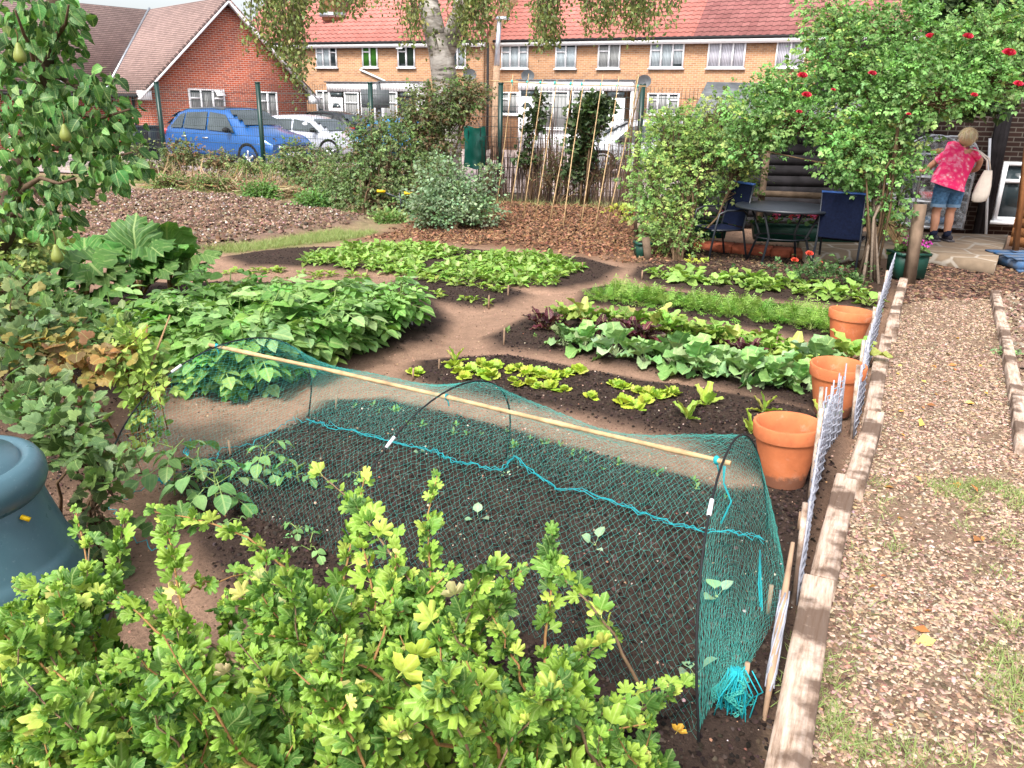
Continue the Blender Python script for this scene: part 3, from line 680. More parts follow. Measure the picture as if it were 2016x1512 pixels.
porch(tr, PR, 1042, 1256, 158, 262, 1.2, [('d', .02, .15), ('w', .19, .46), ('w', .49, .76), ('d', .79, .94)])
dp = MB(); dp.tube([PL.p(UL+.22, evL, -.1), PL.p(UL+.22, 0, -.1)], .055, 8); dp.build('downpipe', M['black'], tl)
for a in ((925,147,38.0,'grey satellite dish on the corner of the left terrace block'), (1039,149,38.2,'grey satellite dish beside the left end of the long white porch'), (1268,160,35.6,'grey satellite dish beside the right end of the long white porch')): dish(*a)

# ---------------- the red brick bungalow ----------------
A = at(290, 170, 30.5); B_ = at(603, 185, 35.2)
PB = Plane(A, B_); wB = PB.L; ez = (PB.px(292, 163)[1] + PB.px(603, 180)[1])/2; uc, az = PB.px(452, 2)
uc = wB/2; az = max(az, ez+2.6)
bg = wroot('bungalow', PB.p(0, 0), 'red brick bungalow with a steep gable, white barge boards and a dull pink tiled roof', 'bungalow')
mb = MB(); wallpoly(mb, PB, [(0,-.3),(wB,-.3),(wB,ez),(uc,az),(0,ez)])
DB = 14
for ue, inn in ((0, .28), (wB, -.28)):
    V = [PB.p(ue+o, z, -.3-dd) for o in (0, inn) for dd, z in ((0,-.3),(DB,-.3),(DB,ez),(0,ez))]
    mb.add([tuple(v) for v in V], [(0,1,2,3),(7,6,5,4),(0,4,5,1),(1,5,6,2),(2,6,7,3),(3,7,4,0)], None, [(dd, z, 0) for o in (0,1) for dd, z in ((0,-.3),(DB,-.3),(DB,ez),(0,ez))])
cw = 3.4                            # where the cross wing starts, behind the gable
V = [PB.p(u, z, -cw-.3*k) for k in (0, 1) for u, z in ((-16,-.3),(-.0,-.3),(-.0,ez),(-16,ez))]
mb.add([tuple(v) for v in V], [(0,1,2,3),(7,6,5,4),(0,4,5,1),(1,5,6,2),(2,6,7,3),(3,7,4,0)], None, [(u, z, 0) for k in (0,1) for u, z in ((-16,-.3),(0,-.3),(0,ez),(-16,ez))])
mb.build('wall', M['brick_red'], bg)
sl = (az-ez)/uc; ov = .45; r = MB()
slab(r, PB.p(-ov, ez-ov*sl+.1, -DB), PB.p(-ov, ez-ov*sl+.1, .28), PB.p(uc, az+.12, .28), PB.p(uc, az+.12, -DB), .1)
slab(r, PB.p(wB+ov, ez-ov*sl+.1, .28), PB.p(wB+ov, ez-ov*sl+.1, -DB), PB.p(uc, az+.121, -DB), PB.p(uc, az+.121, .28), .1)
rise = az+.12-ez
slab(r, PB.p(-16, ez-ov*sl+.1, -cw+ov), PB.p(uc, ez-ov*sl+.1, -cw+ov), PB.p(uc, az+.10, -cw-rise/sl), PB.p(-16, az+.10, -cw-rise/sl), .1)
r.build('roof', M['tile_brown'], bg)
bb = MB()
for s_, ue in ((1, -ov), (-1, wB+ov)):
    a_ = PB.p(ue, ez-ov*sl-.08, .24); b_ = PB.p(uc, az-.06, .24); bb.beam(a_, b_, .05, .26, up=PB.n)
    bb.box(PB.p(ue+s_*.22, ez-.38, .2), (.42, .3, .32), rot=np.array([PB.u, -PB.n, (0,0,1)]).T)
bb.build('barge_board', M['white'], bg)
vl = MB(); vl.tube([PB.p(-ov, ez-ov*sl+.13, -cw+ov), PB.p(uc, az+.16, -cw-rise/sl)], .05, 6); vl.build('valley_lead', M['metal'], bg)
gt = MB(); gt.tube([PB.p(-ov-.06, ez-ov*sl+.02, .2), PB.p(-ov-.06, ez-ov*sl+.02, -cw+ov), PB.p(-16, ez-ov*sl+.02, -cw+ov+.06)], .06, 6); gt.tube([PB.p(-.1, ez-.3, -1.2), PB.p(-.1, 0, -1.2)], .05, 6); gt.build('gutter', M['black'], bg)
wn_(bg, PB, 369, 445, 174, 232, lights=3, cur='grey_curtain', open_=2); wn_(bg, PB, 505, 548, 180, 238, lights=2, cur='grey_curtain')
o2 = PB.p(0, 0, -cw); PW = Plane((o2 - PB.u*16)[:2], o2[:2]); wn_(bg, PW, 90, 135, 158, 188, lights=2, cur='net_curtain')
# low garden wall and red step wall at the far left
gw = MB(); q0 = at(20, 330, 27); q1 = at(118, 330, 26)
pw = Plane((q0.x, q0.y), (q1.x, q1.y)); wallpoly(gw, pw, [(0,-.2),(pw.L,-.2),(pw.L,.62),(0,.62)], -.25, 0); pw.box(gw, -.03, pw.L+.03, .62, .68, -.28, .03)
tag(gw.build('garden_wall', M['brick_red']), 'low red brick garden wall glimpsed behind the pear tree', 'garden wall')
# ---------------- green mesh fence with posts ----------------
fl0, fl1 = G(-140, 352), G(1245, 408)
FP = [Vector((-14.5, 24.3, 0)), Vector((-9.6, 22.2, 0)), Vector((0, 17.0, 0)), Vector((5.5, 15.7, 0))]
def fence_at(px, top=False):       # the point of the fence line seen at a photo column
    for a, b in zip(FP, FP[1:]):
        n = Vector((b-a).yx.to_3d()); n = Vector(((b-a).y, -(b-a).x, 0)); p = onpl(px, 250, a, n)
        if (p-a).dot(b-a) <= (b-a).length_squared and px < 1100 or b is FP[-1]: return Vector((p.x, p.y, 0))
fence = wroot('mesh_fence', fence_at(700), 'dark green welded mesh fence with square posts between plots and car park', 'fence')
post_px = [60, 318, 514, 732, 985, 1260, 1480]
TOPZ = 2.3
for x in post_px:
    p = fence_at(x); mb = MB(); mb.box((p.x, p.y, TOPZ/2-.1), (.095, .095, TOPZ+.25)); mb.box((p.x, p.y, TOPZ+.04), (.11, .11, .03)); mb.build('post', M['green_steel'], fence)
for a, b in zip(FP, FP[1:]):
    mb = MB(); L = (b-a).length; d = (b-a)/L; n = Vector((d.y, -d.x, 0))
    V = []; cols = None
    k = int(L/.075)
    for i in range(k+1):
        p = a + d*(L*i/k); mb.add([(p.x-d.x*.004, p.y-d.y*.004, .05), (p.x+d.x*.004, p.y+d.y*.004, .05), (p.x+n.x*.005, p.y+n.y*.005, .05), (p.x-d.x*.004, p.y-d.y*.004, TOPZ), (p.x+d.x*.004, p.y+d.y*.004, TOPZ), (p.x+n.x*.005, p.y+n.y*.005, TOPZ)], [(0,1,4,3),(1,2,5,4),(2,0,3,5)])
    for z in np.arange(.1, TOPZ, .2):
        mb.tube([a + n*.012 + Vector((0,0,z)), b + n*.012 + Vector((0,0,z))], .0055, 4)
    mb.build('mesh_panel', M['wire'], fence)
# reed screen fixed to the fence
rs = MB()
for i in range(620):
    x = RND.uniform(940, 1262); p = fence_at(x); f = fence_at(x+3)
    h = (1.05 + .45*vnoise(np.array([x/23.]), np.array([3.]))[0] + RND.uniform(-.2, .2)) if x < 1000 else (.95 + .75*vnoise(np.array([x/17.]), np.array([9.]))[0] + RND.uniform(-.15, .35))
    if RND.random() < .45: h *= RND.uniform(.35, .8)
    y = p.y - .05 - RND.random()*.04; lx = RND.gauss(0, .03)
    c = RND.choice([(.10,.065,.05),(.16,.10,.07),(.07,.05,.045),(.24,.17,.12),(.13,.09,.08)])
    z0 = RND.uniform(0, .05); r = RND.uniform(.004, .008)
    rs.tube([(p.x, y, z0), (p.x+lx*.5+RND.gauss(0,.01), y, h*.6), (p.x+lx, y, h)], [r, r, r*.6], 3, c, cap=False)
for z in (.25, .7, 1.2): rs.tube([fence_at(x) + Vector((0, -.08, z + RND.uniform(-.02, .02))) for x in range(940, 1263, 20)], .004, 3, (.1,.08,.07))
tag(rs.build('reed_screen', M['bark']), 'ragged brown reed screen tied along the mesh fence behind the bean canes', 'reed screen')
# bag hung on the fence
p = fence_at(930); bgm = []
tl_, br_ = at(912, 250, p.y-.2), at(955, 332, p.y-.2)
mb = MB(); n1_, n2_ = 12, 9
P = np.zeros((n1_, n2_, 3)); Q = np.zeros((n1_, n2_, 3))
for i in range(n1_):
    for j in range(n2_):
        u = j/(n2_-1); v = i/(n1_-1); x = tl_.x + (br_.x-tl_.x)*(u + .05*math.sin(3*v)); z = tl_.z + (br_.z-tl_.z)*v + .02*math.sin(8*u)
        bul = .10*math.sin(PI*u)*(.4+.6*v) + RND.uniform(-.018, .018)
        P[i, j] = (x, p.y-.12-bul, z); Q[i, j] = (x, p.y-.10, z)
mb.grid(P, (.004,.13,.095)); mb.grid(Q[:, ::-1], (.004,.13,.095))
o = mb.build('hanging_bag', M['gloss'], smooth=True); tag(o, 'crumpled dark green plastic bag hanging on the mesh fence', 'bag')
hh = MB(); mx_ = (tl_.x+br_.x)/2
for s_ in (-1, 1): hh.tube([(mx_+s_*.14, p.y-.14, tl_.z-.35), (mx_+s_*.12, p.y-.15, tl_.z), (mx_+s_*.05, p.y-.04, tl_.z+.12), (mx_-s_*.02, p.y+.0, tl_.z+.05)], .008, 5)
hh.build('handle', M['dark'], o)

# ---------------- bean canes ----------------
feet = [(975,425),(1001,433),(1029,433),(1052,436),(1081,441),(1108,449),(1143,449),(1171,449),(1194,447)]
tops = [(1010,147),(1041,145),(1069,155),(1097,157),(1128,157),(1150,157),(1187,147),(1219,150),(1258,146)]
cf = wroot('cane_frame', G(1090, 440), 'row of nine leaning bamboo bean canes tied to a top cane', 'bean canes')
bar0, bar1 = at(966, 159, 14.3), at(1272, 170, 13.6)
for (fx, fy_), (tx, ty) in zip(feet, tops):
    a = GZ(fx, fy_); yb = 14.3 + (13.6-14.3)*(tx-966)/306; b = at(tx, ty, yb); a.z -= .03
    mid = (a+b)/2 + Vector((RND.uniform(-.03,.03), RND.uniform(-.03,.03), 0)); mb = MB(); mb.tube([a, a.lerp(mid, .5), mid, mid.lerp(b, .5), b], [.0105,.010,.009,.008,.007], 6); mb.build('cane', M['bamboo'], cf)
for fx, fy_, tx, ty in ((1230,420,1254,150),(1205,400,1262,172)):
    a = GZ(fx, fy_-20); b = at(tx, ty, 13.65); mb = MB(); mb.tube([a, (a+b)/2, b], .010, 6); mb.build('cane', M['bamboo'], cf)
mb = MB(); mb.tube([bar0, (bar0+bar1)/2 + Vector((0,0,-.02)), bar1], .010, 6); mb.build('top_cane', M['bamboo'], cf)
for tx in (1010,1041,1067,1096,1127,1149,1186,1218,1256):
    yb = 14.3 + (13.6-14.3)*(tx-966)/306; t = (tx-966)/306; q = bar0.lerp(bar1, t); mb = MB(); mb.blob(q, (.022,.022,.028), seg=6, rings=4, rough=.4); mb.tube([q, q + Vector((.01,-.02,-.07))], .004, 4); mb.build('twine_tie', M['net'], cf)

# ---------------- lamp post, sign posts behind ----------------
lpst = wroot('lamp_post', at(972, 290, 31), 'concrete street lamp post with a grey upper pole before the terrace', 'street lamp')
b0 = at(974, 310, 31); b1 = at(978, 130, 31); b2 = at(983, 40, 31)
mb = MB(); mb.tube([(b0.x, 31, -.1), (b1.x, 31, b1.z)], [.17, .12], 8); mb.build('concrete_column', M['wood'], lpst)
mb = MB(); mb.tube([(b1.x, 31, b1.z), (b2.x, 31, b2.z)], [.10, .075], 8); mb.build('upper_pole', M['satpale'] if 'satpale' in M else M['metal'], lpst)
mb = MB(); mb.box((b2.x+.12, 31, b2.z+.08), (.55, .25, .10), taper=.7); mb.build('lamp_head', M['metal'], lpst)
sgp = wroot('sign_post', at(745, 300, 27), 'grey green sign post with a blank board beside the white porch', 'sign')
q = at(745, 165, 27); mb = MB(); mb.tube([(q.x, 27, -.1), (q.x, 27, q.z)], .07, 8); mb.build('pole', M['satgrey'], sgp)
mb = MB(); mb.box((q.x-.1, 26.9, q.z-.45), (.9, .04, .55)); mb.build('board', M['satgrey'], sgp)

# ---------------- cars ----------------
def car(name, loc, rz, body, label, L=4.4, Wd=1.8, H=1.6, kind='suv', roofc=None, group='cars parked beyond the fence'):
    root = empty(name, loc, label, 'car', group, rz)        # built with the nose at +X
    hl, hw = L/2, Wd/2
    if kind == 'suv': roof = [(-hl,.95),(-hl+.12,1.15),(-hl+.55,1.46),(-hl+1.0,1.58),(-.2,1.62),(.35,1.58),(.75,1.40),(1.3,1.10),(hl-.35,.92),(hl,.72)]
    else: roof = [(-hl,.85),(-hl+.1,1.0),(-hl+.45,1.36),(-hl+.9,1.47),(-.3,1.50),(.25,1.44),(.65,1.28),(1.25,.98),(hl-.3,.82),(hl,.62)]
    k = H/1.62
    X = np.linspace(-hl, hl, 33); Z = np.interp(X, [p[0] for p in roof], [p[1]*k for p in roof])
    belt = np.interp(X, [-hl, -hl+.6, 0, 1.0, hl-.35, hl], [.98*k, 1.02*k, .97*k, .93*k, .86*k, .68*k]); belt = np.minimum(belt, Z)
    rows = []
    for x, z, bt in zip(X, Z, belt):
        e = max(0, (abs(x)-hl+.45)/.45); wv = hw*(1-.13*e**2.2); sill = .24 + .12*e
        wr = wv*(.74 if z - bt > .15 else .74 + .22*(1-(z-bt)/.15)); top = z
        sec = [(wv*.80, sill), (wv*.97, sill+.05), (wv, .55*k), (wv*.995, bt-.10), (wv*.955, bt), (wr + (wv*.955-wr)*.5, bt+(top-bt)*.52), (wr, max(bt, top-.05)), (wr*.86, top-.005), (0, top+.015)]
        rows.append([(x, -y, zz) for y, zz in sec] + [(x, y, zz) for y, zz in sec[::-1][1:]])
    P = np.array(rows); mb = MB(); mb.grid(P, body)
    for e in (0, -1): mb.add(P[e], [tuple(range(P.shape[1])) if e == 0 else tuple(range(P.shape[1]))[::-1]], body)
    if roofc:
        sel = (X > -hl+.7) & (X < .35)
        R_ = P[sel][:, 6:11].copy(); R_[..., 2] += .012; mb.grid(R_, roofc)
    b = mb.build('body', M['carpaint'], root, smooth=True)
    g = MB(); out = .035                                       # side glass, cut by pillars
    def pane(x0, x1, x2, x3, s_):                                # bottom x0..x1, top x3..x2
        def pt(x, t):
            bt = np.interp(x, X, belt); z = np.interp(x, X, Z); tp = z-.07; y = hw*.955 + (hw*.74-hw*.955)*t
            return (x, s_*(y+out), bt+.03 + (tp-bt-.05)*t)
        a, b_, c, d = pt(x0, .02), pt(x1, .02), pt(x2, .92), pt(x3, .92)
        g.add([a, b_, c, d], [(0,1,2,3) if s_ < 0 else (3,2,1,0)])
    for s_ in (-1, 1):
        pane(-hl+.42, -hl+.95, -hl+.98, -hl+.72, s_); pane(-hl+1.02, -.30, -.34, -hl+1.04, s_); pane(-.22, .92, .42, -.24, s_)
    def scr(x0, x1, yk):                                        # windscreen and rear screen
        z0, z1 = np.interp(x0, X, Z), np.interp(x1, X, Z); y0, y1 = hw*.84, hw*.66
        g.add([(x0, -y0, z0+.035), (x0, y0, z0+.035), (x1, y1, z1+.035), (x1, -y1, z1+.035)], [(0,1,2,3) if x0 > x1 else (3,2,1,0)])
    zz = lambda x: np.interp(x, X, Z)
    for a_, b_ in ((1.22, .98), (.98, .75), (.75, .48)): scr(a_, b_, 0)
    for a_, b_ in ((-hl+.10, -hl+.33), (-hl+.33, -hl+.55)): scr(a_, b_, 0)
    g.build('window', M['carglass'], b)
    for s_ in (-1, 1):
        for wx in (-hl+.85, hl-.88):
            w_ = MB(); a = np.arange(25)*2*PI/24
            prof = [(.20,.10),(.30,.115),(.34,.09),(.345,0),(.34,-.09),(.2,-.1)]
            rr = np.array([[(wx + r_*math.cos(t), s_*(hw-.11) + o_, .335 + r_*math.sin(t)) for t in a] for r_, o_ in prof]); w_.grid(rr)
            t_ = w_.build('wheel', M['black'], root, smooth=True)
            arch = MB(); arr = np.array([[(wx + r_*math.cos(t), s_*(hw+o_), .335 + r_*math.sin(t)) for t in np.linspace(-.15, PI+.15, 16)] for r_, o_ in ((.345, -.06), (.345, .004), (.43, .006))]); arch.grid(arr); arch.build('wheel_arch', M['black'], b)
            rm = MB()
            for i in range(5):
                an = i*2*PI/5+.3; rm.beam((wx, s_*(hw-.005), .335), (wx+.22*math.cos(an), s_*(hw-.01), .335+.22*math.sin(an)), .055, .03, up=(0,1,0))
            rm.grid(np.array([[(wx + r_*math.cos(t), s_*(hw-.02), .335 + r_*math.sin(t)) for t in a] for r_ in (.20,.24)])); rm.build('rim', M['metal'], t_)
        mi = MB(); mi.blob((.72, s_*(hw+.10), 1.03*k), (.10,.12,.08), seg=8, rings=5); mi.build('mirror', M['black'], root, smooth=True)
        h_ = MB(); h_.add([(hl-.62, s_*hw*.90, .80*k), (hl-.12, s_*hw*.78, .70*k), (hl-.01, s_*hw*.52, .66*k), (hl-.02, s_*hw*.52, .58*k), (hl-.16, s_*hw*.84, .60*k), (hl-.45, s_*(hw*.965), .70*k)], [tuple(range(6)) if s_ < 0 else tuple(range(6))[::-1]])
        h_.v[-1] = h_.v[-1] + np.array([.03, s_*.035, .01]); h_.build('headlight', M['white'], root)
        tl_ = MB(); tl_.box((-hl+.06, s_*hw*.80, .93*k), (.14, .24, .16)); tl_.build('tail_light', M['redlamp'], root)
        dh = MB(); dh.beam((-.2, s_*(hw+.008), .80*k), (-.42, s_*(hw+.008), .80*k), .03, .03); dh.beam((-1.15, s_*(hw+.008), .82*k), (-1.35, s_*(hw+.008), .82*k), .03, .03); dh.build('handle', M['metal'], root)
    gr = MB(); gr.box((hl-.02, 0, .58*k), (.06, Wd*.52, .16)); gr.box((hl-.05, 0, .36*k), (.08, Wd*.66, .12)); gr.build('grille', M['black'], root)
    gc_ = MB(); gc_.box((hl+.015, 0, .62*k), (.02, Wd*.5, .03)); gc_.build('chrome_bar', M['metal'], root)
    pl_ = MB(); pl_.box((hl+.03, 0, .42*k), (.02, .5, .11)); pl_.build('number_plate', M['white'], root)
    for s_ in (-1, 1):
        st = MB(); st.box((0, s_*(hw*.99), .30*k), (L*.52, .06, .10)); st.build('sill_trim', M['black'], root)
    return root
m, ns, ls, b = new_mat('car_paint', .28, .5); ls.new(attr(ns).outputs['Color'], b.inputs['Base Color']); b.inputs['Coat Weight'].default_value = .6; b.inputs['Metallic'].default_value = .25; M['carpaint'] = m
M['redlamp'] = simple('red_lamp', (.5,.01,.01), .3, .5)
def ground_car(px, py, Y): q = at(px, py, Y); return (q.x, q.y, .03)
car('parked_car', ground_car(472, 320, 25.2), math.radians(-30), (.012,.10,.34), 'bright blue parked car with silver roof rails, nearest behind the fence', L=4.6, Wd=1.86, H=1.72, roofc=(.02,.025,.03))
car('parked_car', ground_car(620, 310, 29.0), math.radians(-24), (.50,.53,.60), 'silver parked car between the blue car and the black car', L=4.3, Wd=1.74, H=1.62, kind='hatch')
car('parked_car', ground_car(648, 290, 35.0), math.radians(150), (.012,.013,.018), 'black parked hatchback seen from behind near the white porch', L=3.9, Wd=1.7, H=1.62)
car('parked_car', ground_car(775, 300, 28.5), math.radians(160), (.02,.22,.55), 'light blue parked car mostly hidden behind the bramble bush', L=4.0, Wd=1.7, H=1.6, kind='hatch')
car('parked_car', ground_car(1262, 322, 24.5), math.radians(178), (.62,.64,.68), 'white parked car seen through the reeds beside the big bush', L=4.2, Wd=1.74, H=1.62)
rr_ = MB()
# wheelie bins
def bin_(px, py, Y, label):
    q = at(px, py, Y); r_ = empty('wheelie_bin', (q.x, q.y, .03), label, 'bin', 'wheelie bins by the bungalow', math.radians(-12))
    mb = MB(); mb.box((0,0,.5), (.50,.56,.95), taper=1.14); b = mb.build('body', M['bin'], r_)
    mb = MB(); mb.box((0,-.02,1.02), (.60,.68,.07)); mb.box((0,-.36,1.0), (.5,.06,.05)); mb.build('lid', M['bin'], r_)
    mb = MB(); mb.tube([(-.27,.3,.1),(-.19,.3,.1)], .1, 10); mb.tube([(.19,.3,.1),(.27,.3,.1)], .1, 10); mb.build('wheel', M['black'], r_)
    return r_
M['bin'] = simple('bin_plastic', (.014,.022,.034), .45, .4, .1)
b4 = bin_(272, 314, 27.5, 'dark wheelie bin marked with a white figure 4 by the bungalow wall'); bin_(300, 310, 28.6, 'dark wheelie bin without a number, tucked behind the numbered one')
mb = MB()
for a_, b_ in (((.05,-.17),(.05,.17)),((.05,.17),(-.10,-.05)),((-.10,-.05),(.11,-.05))):
    mb.beam((a_[0], -.325+(.0 if a_[1] > 0 else .008), .62+a_[1]), (b_[0], -.325+(.0 if b_[1] > 0 else .008), .62+b_[1]), .035, .006, up=(0,1,0))
mb.beam((-.12,-.335,.90),(.12,-.335,.90),.03,.006,up=(0,1,0)); mb.beam((-.09,-.335,.85),(.09,-.335,.85),.02,.006,up=(0,1,0))
mb.build('house_number', M['white'], b4.children[0])

# ---------------- terracotta pots ----------------
def pot(px, py, rim, hgt, label, tilt=(0,0), soil=None):
    g = GZ(px, py); r_ = empty('terracotta_pot', (g.x, g.y, g.z-.005), label, 'plant pot', 'large terracotta pots'); r_.rotation_euler = (tilt[0], tilt[1], RND.random()*6)
    R1 = rim; b_ = R1*.62; lip = hgt*.22
    prof = [(0,0),(b_-.008,0),(b_,.006),(b_+(R1*.90-b_)*.5,(hgt-lip)*.5),(R1*.90,hgt-lip-.004),(R1*.905,hgt-lip),(R1*.965,hgt-lip+.002),(R1*.975,hgt-lip+.010),(R1,hgt-.008),(R1-.004,hgt),(R1-.016,hgt),(R1-.022,hgt-.008),(R1*.90-.022,hgt-lip),(R1*.88-.02,hgt-lip-.012),(b_-.014,.02),(0,.02)]
    mb = MB(); mb.lathe(prof, n=64); o = mb.build('pot_wall', M['terra'], r_, smooth=True)
    try: o.data.set_sharp_from_angle(angle=.6)
    except Exception: pass
    mb = MB(); mb.lathe([(0, hgt*.14), (b_*1.02, hgt*.14)] if not soil else [(0, hgt*.62), (R1*.80-.02, hgt*.60)], n=24); mb.build('soil', M['potsoil'] if soil else M['terra'], r_)
    if soil:
        for i in range(7):
            a = RND.random()*6; mb = MB(); mb.blob((R1*.45*math.cos(a), R1*.45*math.sin(a), hgt*.66), (.045,.035,.03), seg=7, rings=5, rough=.25); mb.build('stone', M['palestone'], r_, smooth=False)
    return r_
M['potsoil'] = simple('pot_soil', (.04,.028,.022), .95, .1, .3, 30); M['palestone'] = simple('pale_stone', (.45,.36,.3), .9, .1, .2, 20)
pot(1541, 948, .172, .335, 'nearest terracotta pot, empty, standing beside the net tunnel', (.02, .04))
pot(1637, 812, .172, .335, 'middle terracotta pot, empty, between the cabbages and the lettuce seedlings', (0, .03))
pot(1662, 686, .178, .335, 'farthest terracotta pot, holding stones and soil, at the carrot row end', (0, .05), soil=True)

# ---------------- timber edging and mesh panels ----------------
M['plank'] = None
m, ns, ls, b = new_mat('weathered_plank', .9, .12); co = objco(ns); mp = ns.new('ShaderNodeMapping'); mp.inputs['Scale'].default_value = (14, 1.2, 6); ls.new(co, mp.inputs[0])
g1 = noise(ns, ls, 4, 6, mp.outputs[0], .7); g2 = noise(ns, ls, 5, 5, co)
c = ramp(ns, ls, g1, [(.32, (.22,.145,.10)), (.46, (.43,.32,.25)), (.68, (.60,.50,.43))])
c = mixc(ns, ls, ramp(ns, ls, g2, [(.48, 0), (.60, .9)]), c, (.10,.065,.048)); ls.new(c, b.inputs['Base Color']); bump(ns, ls, b, g1, .6, .004); M['plank'] = m
def plank(a, b, w_, th, label, z=.0, rz=0, grp='timber boards edging the path', off=.0):
    a = G(*a, th+z+.01); b = G(*b, th+z+.01); a.z = b.z = 0; L = (b-a).length; d = (b-a).normalized(); mid = (a+b)/2; zz = hz(mid.x, mid.y) + z
    mb = MB(); n = max(2, int(L/.22)); P = np.zeros((n+1, 7, 3)); hw = w_/2
    for i in range(n+1):
        y = -L/2 + L*i/n + (RND.uniform(-.006, .006) if i in (0, n) else 0); j = lambda s: RND.uniform(-s, s)
        P[i] = [(-hw+j(.002), y, 0), (-hw+j(.002), y, th*.94), (-hw+.007, y, th+j(.001)), (0+j(.004), y, th+j(.001)), (hw-.007, y, th+j(.001)), (hw+j(.002), y, th*.94), (hw+j(.002), y, 0)]
    mb.grid(P); mb.add(P[0], [tuple(range(7))]); mb.add(P[-1], [tuple(range(7))[::-1]])
    o = mb.build('timber_board', M['plank']); o.location = (mid.x, mid.y, zz); o.rotation_euler = (math.atan2(b.z-a.z, L), 0, -math.atan2(d.x, d.y)); return tag(o, label, 'board', grp)
plank((1546,1535),(1612,1142), .115, .10, 'nearest and longest edging board, blotched with soil, left of the path')
plank((1621,1137),(1668,934), .105, .10, 'second edging board, soil stained, beside the nearest tall mesh panel')
plank((1684,938),(1726,806), .10, .115, 'split edging board with chipped sides, third from the camera')
plank((1719,802),(1732,722), .095, .13, 'edging board standing proud beside the middle pot', .0)
plank((1734,716),(1738,690), .11, .07, 'short grey edging board sunk low between two higher ones')
plank((1742,685),(1746,655), .09, .05, 'shortest grey edging board, nearly buried, before the high timber')
plank((1757,642),(1761,618), .10, .13, 'grey end block of timber at the near end of the long yellowish board')
plank((1761,616),(1780,545), .085, .14, 'long yellowish edging timber running to the foot of the post', .03)
plank((1960,569),(1975,630), .085, .08, 'far board edging the right side of the path', grp='boards edging the right side of the path')
plank((1977,634),(2004,768), .08, .08, 'bright bleached middle board edging the right side of the path', grp='boards edging the right side of the path')
plank((2006,772),(2018,870), .08, .08, 'nearest white board on the right side of the path', grp='boards edging the right side of the path')
def wire_panel(a, b, hgt, label, lean=.05, cols=((.40,.42,.50),(.36,.37,.44)), step=.045):
    a = G(*a); b = G(*b); L = (b-a).length; d = (b-a).normalized(); n_ = Vector((d.y, -d.x, 0)); r_ = wroot('wire_mesh_barrier', (a+b)/2, label, 'mesh panel', 'low grey mesh panels along the boards')
    mb = MB(); k = int(L/step); f = lambda u, z, o=0: a + d*u + Vector((0,0,z)) - n_*(lean*z + o)
    for i in range(k+1):
        u = L*i/k; t_ = hgt*(.86 + .14*math.sin(i*1.7)) ; mb.tube([f(u, -.03), f(u+RND.uniform(-.01,.01), t_*.5, .006), f(u+.012, t_)], .0045, 5)
    for i in range(int(hgt/step)+1):
        z = .02 + i*step
        if z < hgt*.9: mb.tube([f(L*q/8, z, .008*(-1)**q) for q in range(9)], .0042, 5)
    mb.build('wire_grid', M['mesh_grey'], r_)
    fr = MB(); fr.tube([f(0, -.05, .015), f(0, hgt*1.03, .015)], .011, 6); fr.build('frame_post', M['plank'], r_)
    return r_
M['mesh_grey'] = simple('grey_mesh', (.33,.34,.40), .6, .3, .2, 12)
wire_panel((1568,1205),(1596,1015), .46, 'nearest grey mesh panel, splayed, beside the second edging board', .03)
wire_panel((1596,1015),(1618,935), .54, 'tall pointed grey mesh panel in front of the middle pot', .02)
wire_panel((1612,925),(1655,860), .46, 'grey mesh panel just right of the nearest pot', .08)
wire_panel((1680,868),(1700,790), .46, 'grey mesh panel overlapping the right side of the middle pot', .06)
wire_panel((1690,790),(1712,715), .42, 'grey mesh panel between the middle pot and the proud board', .04)
wire_panel((1712,715),(1728,655), .44, 'grey mesh panel right of the farthest pot', .04)
wire_panel((1726,655),(1738,610), .36, 'broad woven looking grey mesh panel before the end timber', .05)
wire_panel((1736,612),(1752,562), .40, 'farthest grey mesh panel, ending at the wooden post', .0)
# stakes
def stake(px, py, tx, ty, r, label, mat='wood', name='wooden_stake', grp='short wooden stakes', dy=0.0):
    a = GZ(px, py); b = at(tx, ty, a.y+dy); a0 = a.copy(); a0.z -= .03
    mb = MB(); mb.tube([a0, (a+b)/2, b], [r*.9, r, r*.95], 8); return tag(mb.build(name, M[mat], smooth=False), label, 'stake', grp)
ws = wroot('wrapped_stake', G(1505, 1425), 'long brown stake wrapped in pale mesh, leaning beside the nearest board', 'stake')
a = GZ(1503, 1425); b = at(1561, 1068, a.y+.42); a.z -= .02
mb = MB(); mb.tube([a, a.lerp(b,.3), a.lerp(b,.7), b], [.006,.013,.012,.007], 8); mb.build('stake', M['wood'], ws)
mb = MB()
for s_ in range(11):
    t0, t1 = .2 + .04*(s_ % 4), .72 - .03*(s_ % 3); ph = s_*.57; mb.tube([a.lerp(b, t0+(t1-t0)*q/8) + Vector((.014*math.cos(ph+q*.35), .014*math.sin(ph+q*.35), RND.uniform(-.004,.004))) for q in range(9)], .0034, 4)
mb.build('mesh_wrap', M['mesh_grey'], ws)
stake(1463,1375,1472,1305,.009,'pale wooden peg with orange top beside the teal knot of the net')
stake(1512,1208,1519,1152,.009,'wooden peg between the net and the wrapped stake')
stake(1573,1040,1577,1008,.009,'wooden peg right of the net, next to the nearest mesh panel')
